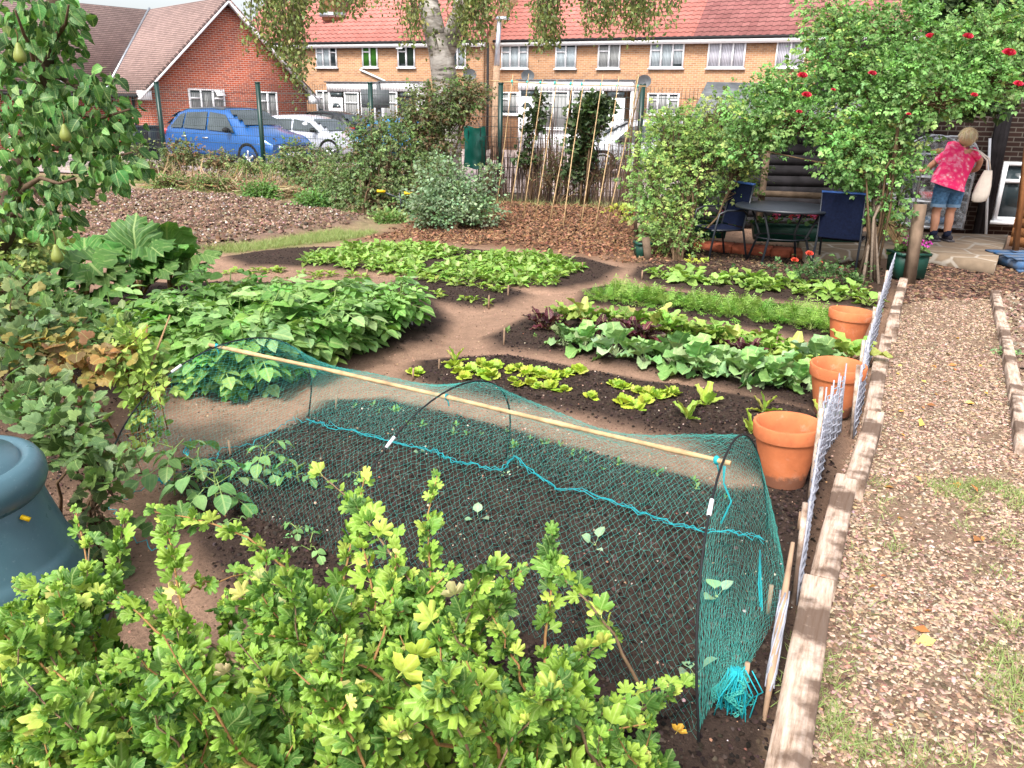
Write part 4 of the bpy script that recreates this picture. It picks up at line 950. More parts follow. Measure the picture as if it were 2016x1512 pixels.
for x0, y0, x1, y1, lb in ((992,678,993,645,'tiny wooden peg at the left tip of the cabbage bed'),(813,745,814,725,'tiny wooden peg at the left end of the lettuce bed'),(864,727,865,707,'tiny wooden peg behind the leftmost lettuce seedlings'),
    (962,602,963,581,'wooden peg at the right end of the lower radish row'),(1000,583,1001,561,'wooden peg at the right end of the upper radish row'),(722,545,723,530,'wooden peg just above the potato leaves'),(875,500,876,486,'dark peg in the gap between the two leafy green patches, farther left'),
    (897,492,898,480,'dark peg behind the left leafy green patch'),(951,500,952,488,'dark peg behind the right leafy green patch'),(790,525,791,510,'dark peg in the middle of the left leafy green patch'),(1146,530,1147,516,'dark peg near the right tip of the leafy green patch'),(728,492,729,474,'thin peg behind the left leafy green patch, farthest left'),
    (1264,548,1265,532,'tiny peg at the left end of the bean row'),(1177,583,1178,568,'tiny peg at the left tip of the carrot row'),(455,900,450,866,'pale peg inside the net left of the bean seedlings'),(587,838,583,808,'pale peg inside the net by its far hem'),(660,805,664,778,'pale peg beyond the net on the path')):
    stake(x0,y0,x1,y1,.009 if y0 < 620 else .007,lb)
def taglab(px, py, tx, ty, label):
    a = GZ(px, py); b = at(tx, ty, a.y); mb = MB(); mb.beam(a, b, .018, .003, up=(0,1,0)); mb.beam(b, b + (b-a)*.1, .012, .003, up=(0,1,0)); return tag(mb.build('plant_label', M['white']), label, 'plant label', 'white plastic plant labels')
taglab(811,640,809,622,'white plastic label beside the right edge of the potato plants'); taglab(466,770,456,745,'white plastic label seen through the net below the potato plants')
# string line across the beds
# ---------------- compost bin ----------------
cb_ = Vector((-1.93, 2.42, 0)); cbr = empty('compost_bin', cb_, 'dark blue green plastic compost bin with a domed lid at the left edge', 'compost bin')
m, ns, ls, b = new_mat('bin_blue_plastic', .32, .5); co = objco(ns)
c = ramp(ns, ls, noise(ns, ls, 3, 6, co, .6), [(.3, (.045,.10,.13)), (.7, (.07,.145,.18))]); c = mixc(ns, ls, ramp(ns, ls, noise(ns, ls, 90, 3, co), [(.62, 0), (.8, .35)]), c, (.25,.32,.36)); ls.new(c, b.inputs['Base Color'])
ls.new(ramp(ns, ls, noise(ns, ls, 14, 5, co), [(.3, .25), (.7, .5)]), b.inputs['Roughness']); M['compost'] = m
mb = MB(); mb.lathe([(.43,-.02),(.44,.02),(.435,.10),(.415,.13),(.405,.15),(.365,.30),(.360,.32),(.352,.33),(.345,.35),(.30,.50),(.285,.555),(.275,.57)], n=56); mb.build('body', M['compost'], cbr, smooth=True)
mb = MB(); mb.lathe([(.255,.53),(.285,.545),(.305,.57),(.316,.605),(.312,.64),(.295,.668),(.268,.680),(.252,.674),(.244,.664),(.236,.668),(.228,.688),(.10,.700),(0,.702)], n=56); mb.build('lid', M['compost'], cbr, smooth=True)
mb = MB(); mb.box((.285,-.12,.52), (.03,.012,.012), rot=Matrix.Rotation(.5, 3, 'Y')); mb.build('lid_clip', M['ochre'], cbr)
cbr.rotation_euler = (0, 0, .2)
# ---------------- crop plants ----------------
def bent_stem(mb, a, b, r, sag=.1, col=(.2,.35,.06), n=5, sides=5):
    a = Vector(a); b = Vector(b); pts = [a.lerp(b, t/(n-1)) + Vector((0,0,sag*math.sin(PI*t/(n-1))*(b-a).length)) for t in range(n)]
    mb.tube(pts, [r*(1-.5*t/(n-1)) for t in range(n)], sides, col, cap=False); return pts
def rosette(name, n, L, T, cols, el=(.5,1.2), stalk=.35, wob=.25, mat='leaf', stem=None, stemcol=(.3,.4,.1), droop=.2, label=None, cat=None, group=None, size_jit=.3, stemr=.003):
    """leaves on short stalks from a crown; returns an Empty with parts leaves and stalks"""
    r_ = empty(name, (0,0,0), label, cat, group); lf = MB(); stt = MB(); P = []; D = []; N = []; S = []
    for i in range(n):
        a = 2.4*i + RND.uniform(-.4, .4); e = el[0] + (el[1]-el[0])*(i/max(1, n-1)) + RND.uniform(-.15, .15); k = L*(1-size_jit*RND.random())
        d = np.array([math.cos(a)*math.cos(e), math.sin(a)*math.cos(e), math.sin(e)]); p = d*k*stalk
        P.append(p); dd = d*1.0; dd[2] -= droop; D.append(dd); N.append(np.array([-math.cos(a)*math.sin(e), -math.sin(a)*math.sin(e), math.cos(e)]) + NR.normal(0, wob, 3)); S.append(k)
        stt.tube([(0,0,-.01), tuple(p*.6), tuple(p)], [stemr*1.3, stemr, stemr*.8], 4, stemcol, cap=False)
    inst(lf, T, P, D, N, S, pal(n, cols, None, .15)); lf.build('leaves', M[mat], r_, smooth=True); stt.build('stalks', M[mat], r_); return r_
def crop(protos, pts, group, label, smin=.8, smax=1.2, tilt=.12, zoff=0.0, cat=None):
    for i, (x, y) in enumerate(pts):
        o = protos[i] if i < len(protos) else copy_tree(protos[i % len(protos)])
        place(o, (x, y, hz(x, y)+zoff), RND.random()*2*PI, RND.uniform(smin, smax), None, tilt); tag(o, label, cat, group)
def area(px_poly, z, sp, jit=.35, keep=1.0):
    poly = np.array([tuple(G(x, y, z))[:2] for x, y in px_poly]); lo, hi = poly.min(0), poly.max(0); out = []
    nx, ny = int((hi[0]-lo[0])/sp)+1, int((hi[1]-lo[1])/sp)+1
    for i in range(nx+1):
        for j in range(ny+1):
            out.append((lo[0] + (i + (.5 if j % 2 else 0))*sp + RND.uniform(-jit, jit)*sp, lo[1] + j*sp + RND.uniform(-jit, jit)*sp))
    out = np.array(out); out = out[sdist(poly, out[:, 0], out[:, 1]) < 0]; return out[NR.random(len(out)) < keep]
def row(a, b, sp, width=.04, z=0.0):
    a = G(*a, z); b = G(*b, z); L = (b-a).length; n = max(1, int(L/sp)); return [((a+(b-a)*((i+RND.uniform(-.3,.3))/n)).x + RND.gauss(0, width), (a+(b-a)*((i+RND.uniform(-.3,.3))/n)).y + RND.gauss(0, width)) for i in range(n+1)]
T_SP = t_ovate(.62, .25, .30, 5, .3, .7, wave=.25); T_RND = t_ovate(.85, .2, .2, 5, .45, .6, wave=.2); T_LONG = t_ovate(.52, .3, .4, 7, .4, .5, wave=.55)
T_LET = t_lobed(7, .22, 3, 1.0, .45, .02, 3, 1.9); T_CAB = t_ovate(.84, .3, .30, 8, .62, .40, wave=.3, base=.16); T_FROND = t_compound(5, t_compound(2, t_ovate(.3, .1, .1, 2), .5), .42, seed=4)
T_POT = t_compound(3, t_ovate(.70, .12, .25, 4, round_=.7), .44, seed=6, droop=.8); T_BEAN = t_compound(1, t_ovate(.78, .15, .25, 5, round_=.85), .52, seed=8, droop=.2, term=1.1)
# leafy greens
gcol = [(.21,.38,.055),(.27,.45,.08),(.16,.31,.045),(.33,.50,.13)]
pr = [rosette('leafy_green', 11, .10, T_SP, gcol, (.35,1.25), .5, label='x', cat='leafy green', droop=.35) for _ in range(5)]
pts = np.concatenate([area([(592,512),(695,483),(840,482),(910,497),(880,512),(830,512),(826,536),(780,534),(700,526),(610,520)], .06, .15), area([(832,536),(900,512),(935,505),(1050,500),(1105,510),(1165,530),(1105,540),(1090,563),(1050,563),(980,558),(900,550)], .06, .15)])
crop(pr, pts, 'young leafy greens in the two far patches', 'young bright green leafy plant growing in one of the two dense far patches', .75, 1.15, cat='leafy green')
# radish rows
pr = [rosette('radish_plant', 7, .095, T_SP, [(.30,.45,.07),(.24,.40,.06),(.38,.5,.12)], (.3,1.1), .4, label='x', cat='radish', droop=.3) for _ in range(4)]
pts = row((838,560),(985,583),.13) + row((862,592),(955,606),.12) + row((440,540),(540,536),.16,.05) + row((540,536),(722,548),.15,.05) + row((835,552),(850,556),.13)
crop(pr, pts, 'radish seedlings in thin rows', 'low light green seedling in the thin rows behind the potato plants', .7, 1.1, cat='radish')
# bean row
pr = [rosette('dwarf_bean', 9, .13, T_RND, [(.26,.42,.08),(.32,.50,.12),(.20,.35,.07)], (.25,1.1), .55, label='x', cat='bean plant', droop=.45) for _ in range(4)]
pts = row((1288,548),(1480,566),.14,.06) + row((1300,556),(1500,578),.14,.06) + row((1480,566),(1705,592),.14,.05) + row((1500,578),(1700,604),.15,.05)
crop(pr, pts, 'dwarf beans in the back right row', 'low pale green leafy plant in the back right row, before the patio furniture', .8, 1.15, cat='bean plant')
# carrots
pr = [rosette('carrot_plant', 9, .17, T_FROND, [(.19,.37,.05),(.25,.44,.07),(.14,.30,.04)], (.5,1.35), .25, label='x', cat='carrot', droop=.25, stemr=.002) for _ in range(4)]
pts = row((1172,598),(1240,584),.12,.04) + row((1180,600),(1290,596),.10,.04) + row((1280,606),(1640,664),.085,.035) + row((1360,606),(1640,646),.095,.035) + row((1240,606),(1400,620),.11,.03) + row((1420,620),(1630,650),.1,.05)
crop(pr, pts, 'carrots in the feathery row', 'feathery bright green carrot top in the band that ends at the farthest pot', .75, 1.15, cat='carrot')
# beetroot: green and purple
pg = [rosette('chard_plant', 12, .19, T_LONG, [(.22,.38,.06),(.30,.46,.09),(.17,.31,.05),(.40,.48,.13)], (.45,1.3), .42, mat='glossleaf', stemcol=(.35,.08,.06), label='x', cat='chard', stemr=.005) for _ in range(4)]
pts = row((1108,640),(1180,652),.17,.07) + row((1240,656),(1420,690),.16,.07) + row((1290,662),(1440,700),.18,.06) + row((1440,694),(1590,722),.16,.07) + row((1460,708),(1590,738),.2,.05)
crop(pg, pts, 'green chard in the mixed row', 'bright green chard with reddish stalks in the row behind the cabbages', .75, 1.1, cat='chard')
big = copy_tree(pg[0]); g = G(1668, 722); place(big, (g.x, g.y, .04), 1.0, 1.25, 'tall bright chard plant leaning over between the middle and farthest pots'); big['group'] = ''; del big['group']
pp_ = [rosette('purple_beet', 9, .19, T_LONG, [(.085,.012,.03),(.12,.02,.045),(.05,.012,.022)], (.45,1.3), .4, mat='glossleaf', stemcol=(.25,.02,.05), label='x', cat='beetroot', stemr=.005) for _ in range(3)]
pb = [tuple(G(x, y))[:2] for x, y in ((1062,655),(1082,660),(1178,678),(1194,682),(1240,674),(1262,682),(1448,722),(1474,722))]
crop(pp_, pb, 'purple leaved beetroot in the mixed row', 'dark purple leaved beetroot among the green chard', .8, 1.1, cat='beetroot')
# cabbages, each with its own label
cc = [(.21,.40,.14),(.27,.46,.19),(.17,.34,.10),(.34,.50,.26)]
cbg = [rosette('cabbage', 13, .205, T_CAB, cc, (.2,1.35), .40, mat='waxleaf', stemcol=(.45,.55,.35), label='x', cat='cabbage', droop=.1, stemr=.007) for _ in range(4)]
cl_ = ['leftmost small cabbage at the tip of the mixed row','small cabbage, second from the left end of the mixed row','upright cabbage in front of the left purple beetroot','pale cabbage right beneath the dark purple beetroot clump','broad cabbage with dark outer leaves near the row middle','tall cabbage standing in the middle of the row','small bolting cabbage with a pale stalk base','flat open cabbage with round outer leaves, left of the pot','ragged cabbage with holed leaves beside the middle pot','grey green cabbage touching the left side of the middle pot','large cabbage half behind the rim of the middle pot','small cabbage low in the front of the row']
for i, ((x, y, s), lb) in enumerate(zip(((1110,690,.8),(1150,696,.85),(1212,712,.95),(1268,724,.8),(1325,728,1.1),(1368,742,1.05),(1418,746,.75),(1466,760,1.05),(1525,772,1.0),(1562,776,.85),(1602,744,1.0),(1386,752,.6)), cl_)):
    o = cbg[i] if i < 4 else copy_tree(cbg[i % 4]); g = G(x, y); place(o, (g.x, g.y, .045), RND.random()*6, s, lb, .12); o['group'] = 'cabbages in the mixed row'
# lettuces
lc = [(.50,.62,.07),(.42,.56,.05),(.58,.68,.13)]
pl_ = [rosette('lettuce_seedling', 8, .066, T_LET, lc, (.25,1.2), .25, label='x', cat='lettuce', droop=.1) for _ in range(4)]
lp_ = [tuple(G(x, y))[:2] for x, y in ((812,746),(822,748),(895,738),(905,750),(915,760),(950,755),(968,758),(1010,765),(1045,772),(1060,778),(1082,780),(1110,782),(1018,776),(1118,752),(1130,748),(1162,798),(1205,770),(1218,776),(1232,778),(1258,786),(1275,792),(1292,798),(1308,795),(1322,792),(1230,812),(1245,815),(1258,820),(1222,808),(1270,808),(925,746),(1140,750),(1105,757))] + row((938,732),(1095,756),.095,.03) + row((960,740),(1080,758),.12,.02)
crop(pl_, lp_, 'lime green lettuce seedlings', 'small frilly lime green lettuce seedling in the bed behind the net tunnel', .7, 1.2, cat='lettuce')
T_ROM = t_ovate(.40, .3, .2, 7, .7, .5, wave=.3)
pr = [rosette('romaine_seedling', 5, .16, T_ROM, [(.48,.60,.10),(.40,.54,.08)], (.5,1.4), .12, label='x', cat='lettuce', size_jit=.35, droop=.05) for _ in range(3)]
for i, (x, y, s, lb) in enumerate(((1387,812,1.05,'upright lime romaine seedling, the largest, right of the frilly lettuces'),(1352,840,.9,'upright lime romaine seedling nearest the bamboo ridge pole'),(1500,826,.95,'upright lime romaine seedling behind the nearest pot, seen above its rim'),(1474,868,1.0,'upright lime romaine seedling against the left side of the nearest pot'),(1612,850,1.0,'lime romaine seedling between the nearest pot and the mesh panel'),(896,728,.95,'tall lime lettuce seedling standing above the left lettuce cluster'))):
    o = pr[i] if i < 3 else copy_tree(pr[i % 3]); g = G(x, y); place(o, (g.x, g.y, .045), RND.random()*6, s, lb, .1); o['group'] = 'upright romaine seedlings'
# potato plants
def potato():
    r_ = empty('potato_plant', (0,0,0), 'x', 'potato plant'); lf = MB(); stt = MB(); P = []; D = []; N = []; S = []
    for s in range(7):
        a = 2*PI*s/7 + RND.uniform(-.3, .3); h = RND.uniform(.30, .46); R_ = RND.uniform(.08, .26); tip = np.array([R_*math.cos(a), R_*math.sin(a), h])
        stt.tube([(0,0,-.02), tuple(tip*[.35,.35,.5]), tuple(tip)], [.007,.006,.004], 5, (.16,.28,.06), cap=False)
        for k in range(8):
            t = .35 + .65*k/7; p = tip*[t**1.3, t**1.3, t]; b_ = a + 2.4*k; out = np.array([math.cos(b_), math.sin(b_), .45 if t > .9 else .25]) + .5*np.array([math.cos(a), math.sin(a), 0])
            P.append(p); D.append(out); N.append(UP + NR.normal(0, .25, 3)); S.append(RND.uniform(.19, .29)*(1 if t < .95 else .75))
    inst(lf, T_POT, P, D, N, S, pal(len(P), [(.19,.41,.09),(.25,.48,.13),(.14,.33,.065),(.33,.54,.20)], None, .18)); lf.build('leaves', M['leaf'], r_, smooth=True); stt.build('stems', M['leaf'], r_); return r_
pot_p = [potato() for _ in range(4)]
pts = area([(230,715),(330,680),(440,648),(600,640),(760,638),(838,642),(845,655),(720,697),(610,716),(510,770),(400,785),(330,740),(200,750),(150,720)], .05, .31, .25)
crop(pot_p, pts, 'potato plants in the big left bed', 'bushy mid green potato plant, one of the dense stand in the left bed', .8, 1.2, .14, cat='potato plant')
# bean plants and brassica seedlings under the net
def climbing_bean(h, nl, s):
    r_ = empty('bean_plant', (0,0,0), 'x', 'bean plant'); lf = MB(); stt = MB(); P = []; D = []; N = []; S = []
    stt.tube([(0,0,-.02),(.01,.01,h*.5),(0,.02,h)], [.005,.004,.003], 5, (.2,.33,.08), cap=False)
    for k in range(nl):
        a = 2.4*k; t = .35+.65*k/max(1, nl-1); p0 = np.array([.01, .01, h*t]); d = np.array([math.cos(a), math.sin(a), .5]); p1 = p0 + d*s*.6
        stt.tube([tuple(p0), tuple(p1)], [.003,.002], 4, (.2,.33,.08), cap=False); P.append(p1 - d*s*.1); D.append(np.array([math.cos(a), math.sin(a), -.25])); N.append(UP + NR.normal(0, .2, 3)); S.append(s*RND.uniform(1.1, 1.6))
    inst(lf, T_BEAN, P, D, N, S, pal(nl, [(.17,.36,.11),(.22,.43,.15),(.13,.3,.09)], None, .12)); lf.build('leaves', M['leaf'], r_, smooth=True); stt.build('stem', M['leaf'], r_); return r_
for x, y, h, nl, s, lb in ((345,985,.24,8,.13,'large leafy bean plant under the left end of the net'),(425,1010,.17,8,.13,'leafy bean plant in the net, right of the largest one'),(520,945,.14,7,.095,'bean plant with pale leaves in the net beside the pale peg'),(592,965,.10,6,.075,'smaller bean plant in the net behind the gooseberry tips'),(392,968,.2,6,.11,'bean plant wedged between the two big ones in the net'),
    (478,1065,.07,4,.05,'small bean seedling below the big bean plants'),(585,1065,.05,4,.045,'tiny bean seedling on open dark soil left of the gooseberry tips'),(620,1105,.06,3,.07,'bean seedling with one long pale leaf beside the gooseberry'),(700,960,.05,4,.04,'tiny seedling behind the tallest gooseberry shoot')):
    o = climbing_bean(h, nl, s); g = G(x, y); place(o, (g.x, g.y, .04), RND.random()*6, 1, lb, .08); o['group'] = 'beans under the net'
bs = [rosette('brassica_seedling', 3, .085, t_ovate(.62, .15, .15, 4, base=.35, round_=.55), [(.36,.50,.30),(.30,.45,.25)], (.3,.9), .1, mat='waxleaf', label='x', cat='brassica seedling', droop=.1) for _ in range(3)]
for i, (x, y, s, lb) in enumerate(((940,1040,1.0,'small pale brassica seedling in the middle of the net bed, left one'),(1170,1092,1.05,'small pale two leaved seedling right of the bush tips'),(1408,1195,1.3,'pale seedling inside the net end, just right of the front hoop leg'),(1366,1352,1.2,'pale seedling beside the front hoop leg near the soil'),(828,908,.5,'tiny pale seedling near the far hem of the net'),(995,952,.5,'tiny pale seedling by the foot of the middle hoop'))):
    o = bs[i] if i < 3 else copy_tree(bs[i % 3]); g = G(x, y); place(o, (g.x, g.y, .045), RND.random()*6, s, lb, .15); o['group'] = 'brassica seedlings under the net'
fr = [rosette('weed_seedling', 4, .035, t_ovate(.5, .1, .1, 3), [(.12,.28,.06),(.18,.32,.08)], (.5,1.2), .2, label='x', cat='seedling') for _ in range(3)]
crop(fr, np.concatenate([np.array(row((720,820),(1040,900),.07,.05)), np.array(row((1040,880),(1420,990),.07,.06)), np.array(row((1000,660),(1060,676),.1,.05))]), 'sparse seedlings along the far side of the net bed', 'tiny thin green seedling in the sparse line behind the net', .7, 1.5, cat='seedling')
# rhubarb
T_RHU = t_lobed(7, .09, 3, 1.0, .9, .04, 9, 2.5)
r9 = random.Random(9); T_RHU = (np.array([(x, y, z + .05*math.sin(14*x+9*y) + .04*math.sin(17*y) + r9.uniform(-.03,.03)) for x, y, z in T_RHU[0]]), T_RHU[1])
def rhubarb(px, py, leaves, label):
    g = GZ(px, py); r_ = wroot('rhubarb_plant', g, label, 'rhubarb', 'rhubarb plants at the left'); lf = MB(); stt = MB()
    for (lx, ly, dy, s) in leaves:
        p = at(lx, ly, g.y + dy); d = (p-g); out = np.array([d.x, d.y-.05, .12*s + RND.uniform(-.05,.15)]); out /= np.linalg.norm(out)
        base = p - Vector(out)*s*.35; stt.tube([g, g.lerp(base, .5) + Vector((0,0,.04)), base], [.016,.013,.009], 6, (.30,.20,.07), cap=False)
        inst(lf, T_RHU, [tuple(base)], [out], [np.array([-out[0]*.2, -.45, 1]) + NR.normal(0, .18, 3)], [s], pal(1, [(.12,.28,.06),(.16,.35,.08),(.08,.20,.045)], None, .15))
    lf.build('leaves', M['waxleaf'], r_, smooth=True); stt.build('stalks', M['leaf'], r_)
rhubarb(170, 605, [(95,510,.3,.5),(140,540,-.25,.52),(190,545,-.35,.50),(60,545,-.1,.4),(215,560,-.45,.36),(120,575,-.4,.34),(170,505,.3,.42),(235,575,-.5,.34),(90,600,-.4,.3),(200,600,-.4,.32)], 'left rhubarb plant with broad pale blistered leaves under the hanging pear')
rhubarb(275, 590, [(270,480,.1,.42),(300,510,-.2,.40),(240,520,-.2,.38),(220,500,.1,.36),(325,545,-.3,.3),(255,555,-.4,.34),(290,545,-.3,.35),(230,590,-.5,.32)], 'middle rhubarb plant with raised bright leaves')
rhubarb(335, 580, [(330,485,.0,.42),(345,520,-.15,.38),(400,525,-.1,.34),(365,535,.1,.3),(310,500,.1,.34),(380,545,-.3,.28)], 'right rhubarb plant whose crinkled leaf stands up against the dug plot')
# ---------------- shrubs, climbers and trees ----------------
T_GOOS = t_lobed(5, .42, 2, 1.0, .5, .16, 21, 1.95, .7); T_GOOS2 = t_lobed(3, .42, 3, .95, .75, .16, 22, 1.5, .7); T_GOOS3 = t_lobed(5, .38, 2, .8, 1.3, .14, 27, 1.9, .7); T_CURR = t_lobed(3, .24, 4, 1.05, .40, .10, 23, 2.2)
T_SMALL = t_ovate(.7, .15, .15, 3, round_=.8); T_ROSE = t_compound(2, t_ovate(.68, .12, .15, 3, round_=.8), .40, seed=31, droop=.3); T_IVY = t_lobed(3, .25, 1, 1.0, .15, .08, 33, 2.2)
T_PEAR = t_ovate(.62, .18, .28, 7, .12, .62, .22, .12); T_BRAM = t_compound(1, t_ovate(.75, .15, .2, 3, round_=.8), .5, seed=35, droop=.3); T_TINY = (np.array([(0,0,0),(-.32,.45,.06),(0,1,-.08),(.32,.45,.06)]), [(0,1,2,3)])
def ell(blobs):     # blobs given at photo pixels: (px, py, depth Y, half width px, half height px, half depth m)
    out = []
    for (x, y, Y, rx, ry, rd) in blobs:
        c = at(x, y, Y); k = Y/F_PX*1.04; out.append((np.array(c), np.array([rx*k, rd, ry*k])))
    return out
def shrub(name, label, cat, base, blobs, T, size, clump, per, cols, wts=None, mat='leaf', clump_r=.14, stems=True, twig=.006, stemcol=(.13,.085,.05), droop=.3, stem_r=.02, group=None, density=1.0, rise=.45, up=.5, leafname='leaves', jit=.28, zmin=.02):
    """clump: clumps per blob volume unit; per: leaves in a clump"""
    r_ = wroot(name, base, label, cat, group); E = ell(blobs); lf = MB(); st = MB(); base = np.array(base)
    vols = np.array([r.prod()**.72 for c, r in E]); tot = int(clump*density); cnt = np.maximum(3, (vols/vols.sum()*tot).astype(int))
    P = []; D = []; CL = []
    for bi, ((c, r), n) in enumerate(zip(E, cnt)):
        u = unit(NR.normal(0, 1, (n, 3)))*(NR.random((n, 1))**.42); q = c + u*r
        q[:, 2] = np.maximum(q[:, 2], zmin)
        for qq, uu in zip(q, u):
            k = max(3, int(per*RND.uniform(.5, 1.5))); off = NR.normal(0, clump_r*.6, (k, 3))*[1, 1, .75]
            out = unit(uu*r + [0, 0, .15]); P.append(qq + off); D.append(unit(off)*1.0 + out*.7 + NR.normal(0, .45, (k, 3)) - [0, 0, droop])
            CL.append(np.repeat(pal(1, cols, wts, jit), k, 0)*(1 + .18*NR.normal(0, 1, (k, 1))))
        if stems:
            a = base + NR.normal(0, .05, 3)*[1,1,0]; mid = (a+c)/2 + NR.normal(0, .08, 3); mid[2] = a[2] + (c[2]-a[2])*rise; mid[:2] = a[:2] + (mid[:2]-a[:2])*(1.0 if rise < .6 else .35)
            if rise < .6 or bi % 3 == 0: st.tube([a, (a+mid)/2 + NR.normal(0, .05, 3), mid, (mid+c)/2 + NR.normal(0, .05, 3), c], [stem_r, stem_r*.85, stem_r*.75, stem_r*.6, stem_r*.45], 6, stemcol)
            if rise > .6: mid = c - r*[0,0,.8]
            for qq in q[::max(1, len(q)//40)]:
                t = RND.uniform(.3, 1); s0 = mid + (c-mid)*t; m2 = (s0+qq)/2 + NR.normal(0, .04, 3); st.tube([s0, m2, qq], [twig*1.3, twig, twig*.5], 4, stemcol, cap=False)
    P = np.concatenate(P); D = np.concatenate(D); CL = np.clip(np.concatenate(CL), .004, .9); n = len(P)
    P[:, 2] = np.maximum(P[:, 2], zmin)
    N = UP*up*2 + NR.normal(0, .55, (n, 3)) + np.array([0, -.5, 0])
    inst(lf, T, P, D, N, size*(.6 + .7*NR.random(n)), CL)
    lf.build(leafname, M[mat], r_); 
    if stems: st.build('stems', M['bark'], r_)
    return r_
GR = [(.10,.23,.05),(.14,.30,.07),(.07,.17,.035),(.20,.36,.10)]
# bramble and scrub along the fence
shrub('bramble_bush', 'big bramble bush in front of the mesh fence, left of the hanging bag', 'bush', GZ(720, 425), [(725,345,15.6,80,62,.9),(655,350,16.6,60,38,.7),(785,320,15.4,50,75,.7),(735,262,15.8,42,30,.5),(740,385,15.0,90,40,.7),(600,315,17.6,50,35,.5),(830,360,14.9,40,60,.6)], T_BRAM, .11, 900, 9, [(.08,.15,.04),(.12,.21,.065),(.05,.095,.03),(.19,.27,.10),(.16,.11,.06)], clump_r=.16, twig=.007)
shrub('rusty_shrub', 'tall reddish dark shrub at the foot of the birch trunk', 'bush', GZ(860, 410), [(850,215,16.2,55,40,.6),(900,190,16.3,50,35,.5),(820,245,16.0,45,40,.5),(922,190,16.2,20,25,.4),(850,290,15.9,45,45,.5)], T_BRAM, .12, 330, 8, [(.12,.15,.05),(.16,.09,.05),(.09,.17,.04),(.06,.08,.03)], clump_r=.18, twig=.008, stem_r=.03)
shrub('silvery_bush', 'rounded grey green fruit bush beside the bean canes', 'bush', GZ(895, 455), [(880,400,13.0,85,48,.65),(870,345,13.2,55,35,.45),(930,378,13.1,55,36,.45),(855,415,12.7,50,35,.4),(940,420,12.8,50,25,.4),(965,335,13.3,20,18,.2)], T_SMALL, .055, 620, 11, [(.20,.32,.18),(.26,.39,.23),(.13,.23,.11),(.32,.45,.28)], clump_r=.10, twig=.004)
for i, (bx, by, bl, T, cols, lb, nm) in enumerate((
    (370,350,[(360,300,21.0,35,22,.5),(335,325,21.2,30,22,.4),(420,318,20.8,40,18,.5)],T_BRAM,[(.14,.18,.06),(.25,.13,.07),(.10,.16,.05)],'reddish green bramble tangle below the rear of the blue car','bramble_tangle'),
    (560,350,[(560,325,18.5,45,16,.4),(490,335,19.5,40,14,.4),(610,345,17.6,45,22,.4)],T_BRAM,[(.16,.24,.07),(.22,.22,.09),(.11,.19,.05)],'low bramble tangle under the front of the blue car','bramble_tangle'),
    (270,350,[(275,300,20.8,25,30,.4),(235,330,20.5,40,20,.5),(300,330,20.6,30,22,.4)],T_SMALL,[(.17,.25,.07),(.25,.30,.11),(.12,.19,.05)],'yellowish weedy shrub before the wheelie bins','weedy_shrub'),
    (515,390,[(515,380,16.5,28,14,.25)],T_SMALL,[(.14,.30,.06),(.10,.24,.05)],'small green weed clump in the grass above the dug plot, left one','weed_clump'),
    (610,405,[(615,398,15.0,32,13,.25)],T_SMALL,[(.13,.28,.07),(.10,.22,.06)],'small green weed clump in the grass above the dug plot, right one','weed_clump'),
    (420,368,[(420,360,18.0,40,10,.3),(330,358,18.5,40,10,.3)],T_SMALL,[(.15,.28,.07),(.22,.25,.09)],'straggling weeds along the top edge of the dug plot','weed_clump'),
    (750,440,[(770,435,13.6,22,6,.2)],T_SMALL,[(.14,.28,.07),(.22,.28,.1)],'grassy weeds where the bark mulch meets the dug plot','weed_clump'))):
    shrub(nm, lb, 'weeds' if 'weed' in nm else 'bush', GZ(bx, by), bl, T, .11 if T is T_BRAM else .06, 150, 9, cols, clump_r=.14, twig=.006)
dry = MB(); n = 2600; xs_ = NR.uniform(300, 740, n); px_ = np.array([tuple(G(x, 352 + (x-300)*.09 + RND.uniform(-4, 16))) for x in xs_]); px_[:, 2] = NR.random(n)*.18
inst(dry, t_blade, px_, rv(n)*[1, .4, .5], rv(n), .45*(.4+NR.random(n)), pal(n, [(.34,.24,.14),(.26,.18,.10),(.42,.32,.2)], None, .2)); tag(dry.build('dry_stalks', M['bark']), 'heap of dry brown stalks below the brambles', 'dry stalks', kind='stuff')
# ivy columns and sparse climbers on the fence
ivc = [(.02,.05,.018),(.035,.075,.025),(.012,.03,.012),(.06,.10,.04)]
yf = fence_at(1160).y - .15; yf0 = fence_at(1050).y - .15
shrub('ivy_column', 'broad dark ivy clump climbing the mesh fence behind the bean canes', 'ivy', (fence_at(1155).x, yf, 0), [(1160,220,yf,40,36,.18),(1150,270,yf,28,40,.15),(1140,320,yf,30,30,.12),(1185,215,yf,20,25,.12)], T_IVY, .09, 220, 8, ivc, mat='glossleaf', clump_r=.10, twig=.004, stem_r=.03)
shrub('ivy_column', 'narrow ragged ivy clump on the mesh fence at the left of the bean canes', 'ivy', (fence_at(1052).x, yf0, 0), [(1062,215,yf0,16,28,.12),(1045,250,yf0,18,35,.12),(1035,310,yf0,18,25,.1),(1100,340,yf0,20,14,.1)], T_IVY, .08, 90, 7, ivc, mat='glossleaf', clump_r=.09, twig=.004)
shrub('fence_climber', 'thin leafy climber scattered over the lower reed screen', 'climber', (fence_at(1100).x, yf-.05, 0), [(1070,345,yf,30,40,.1),(1120,350,yf,40,30,.1),(1180,340,yf,35,40,.1),(1215,325,yf,25,30,.1),(1090,305,yf,40,25,.1)], T_TINY, .05, 230, 3, [(.05,.09,.03),(.10,.10,.05),(.16,.07,.05)], clump_r=.12, twig=.004)
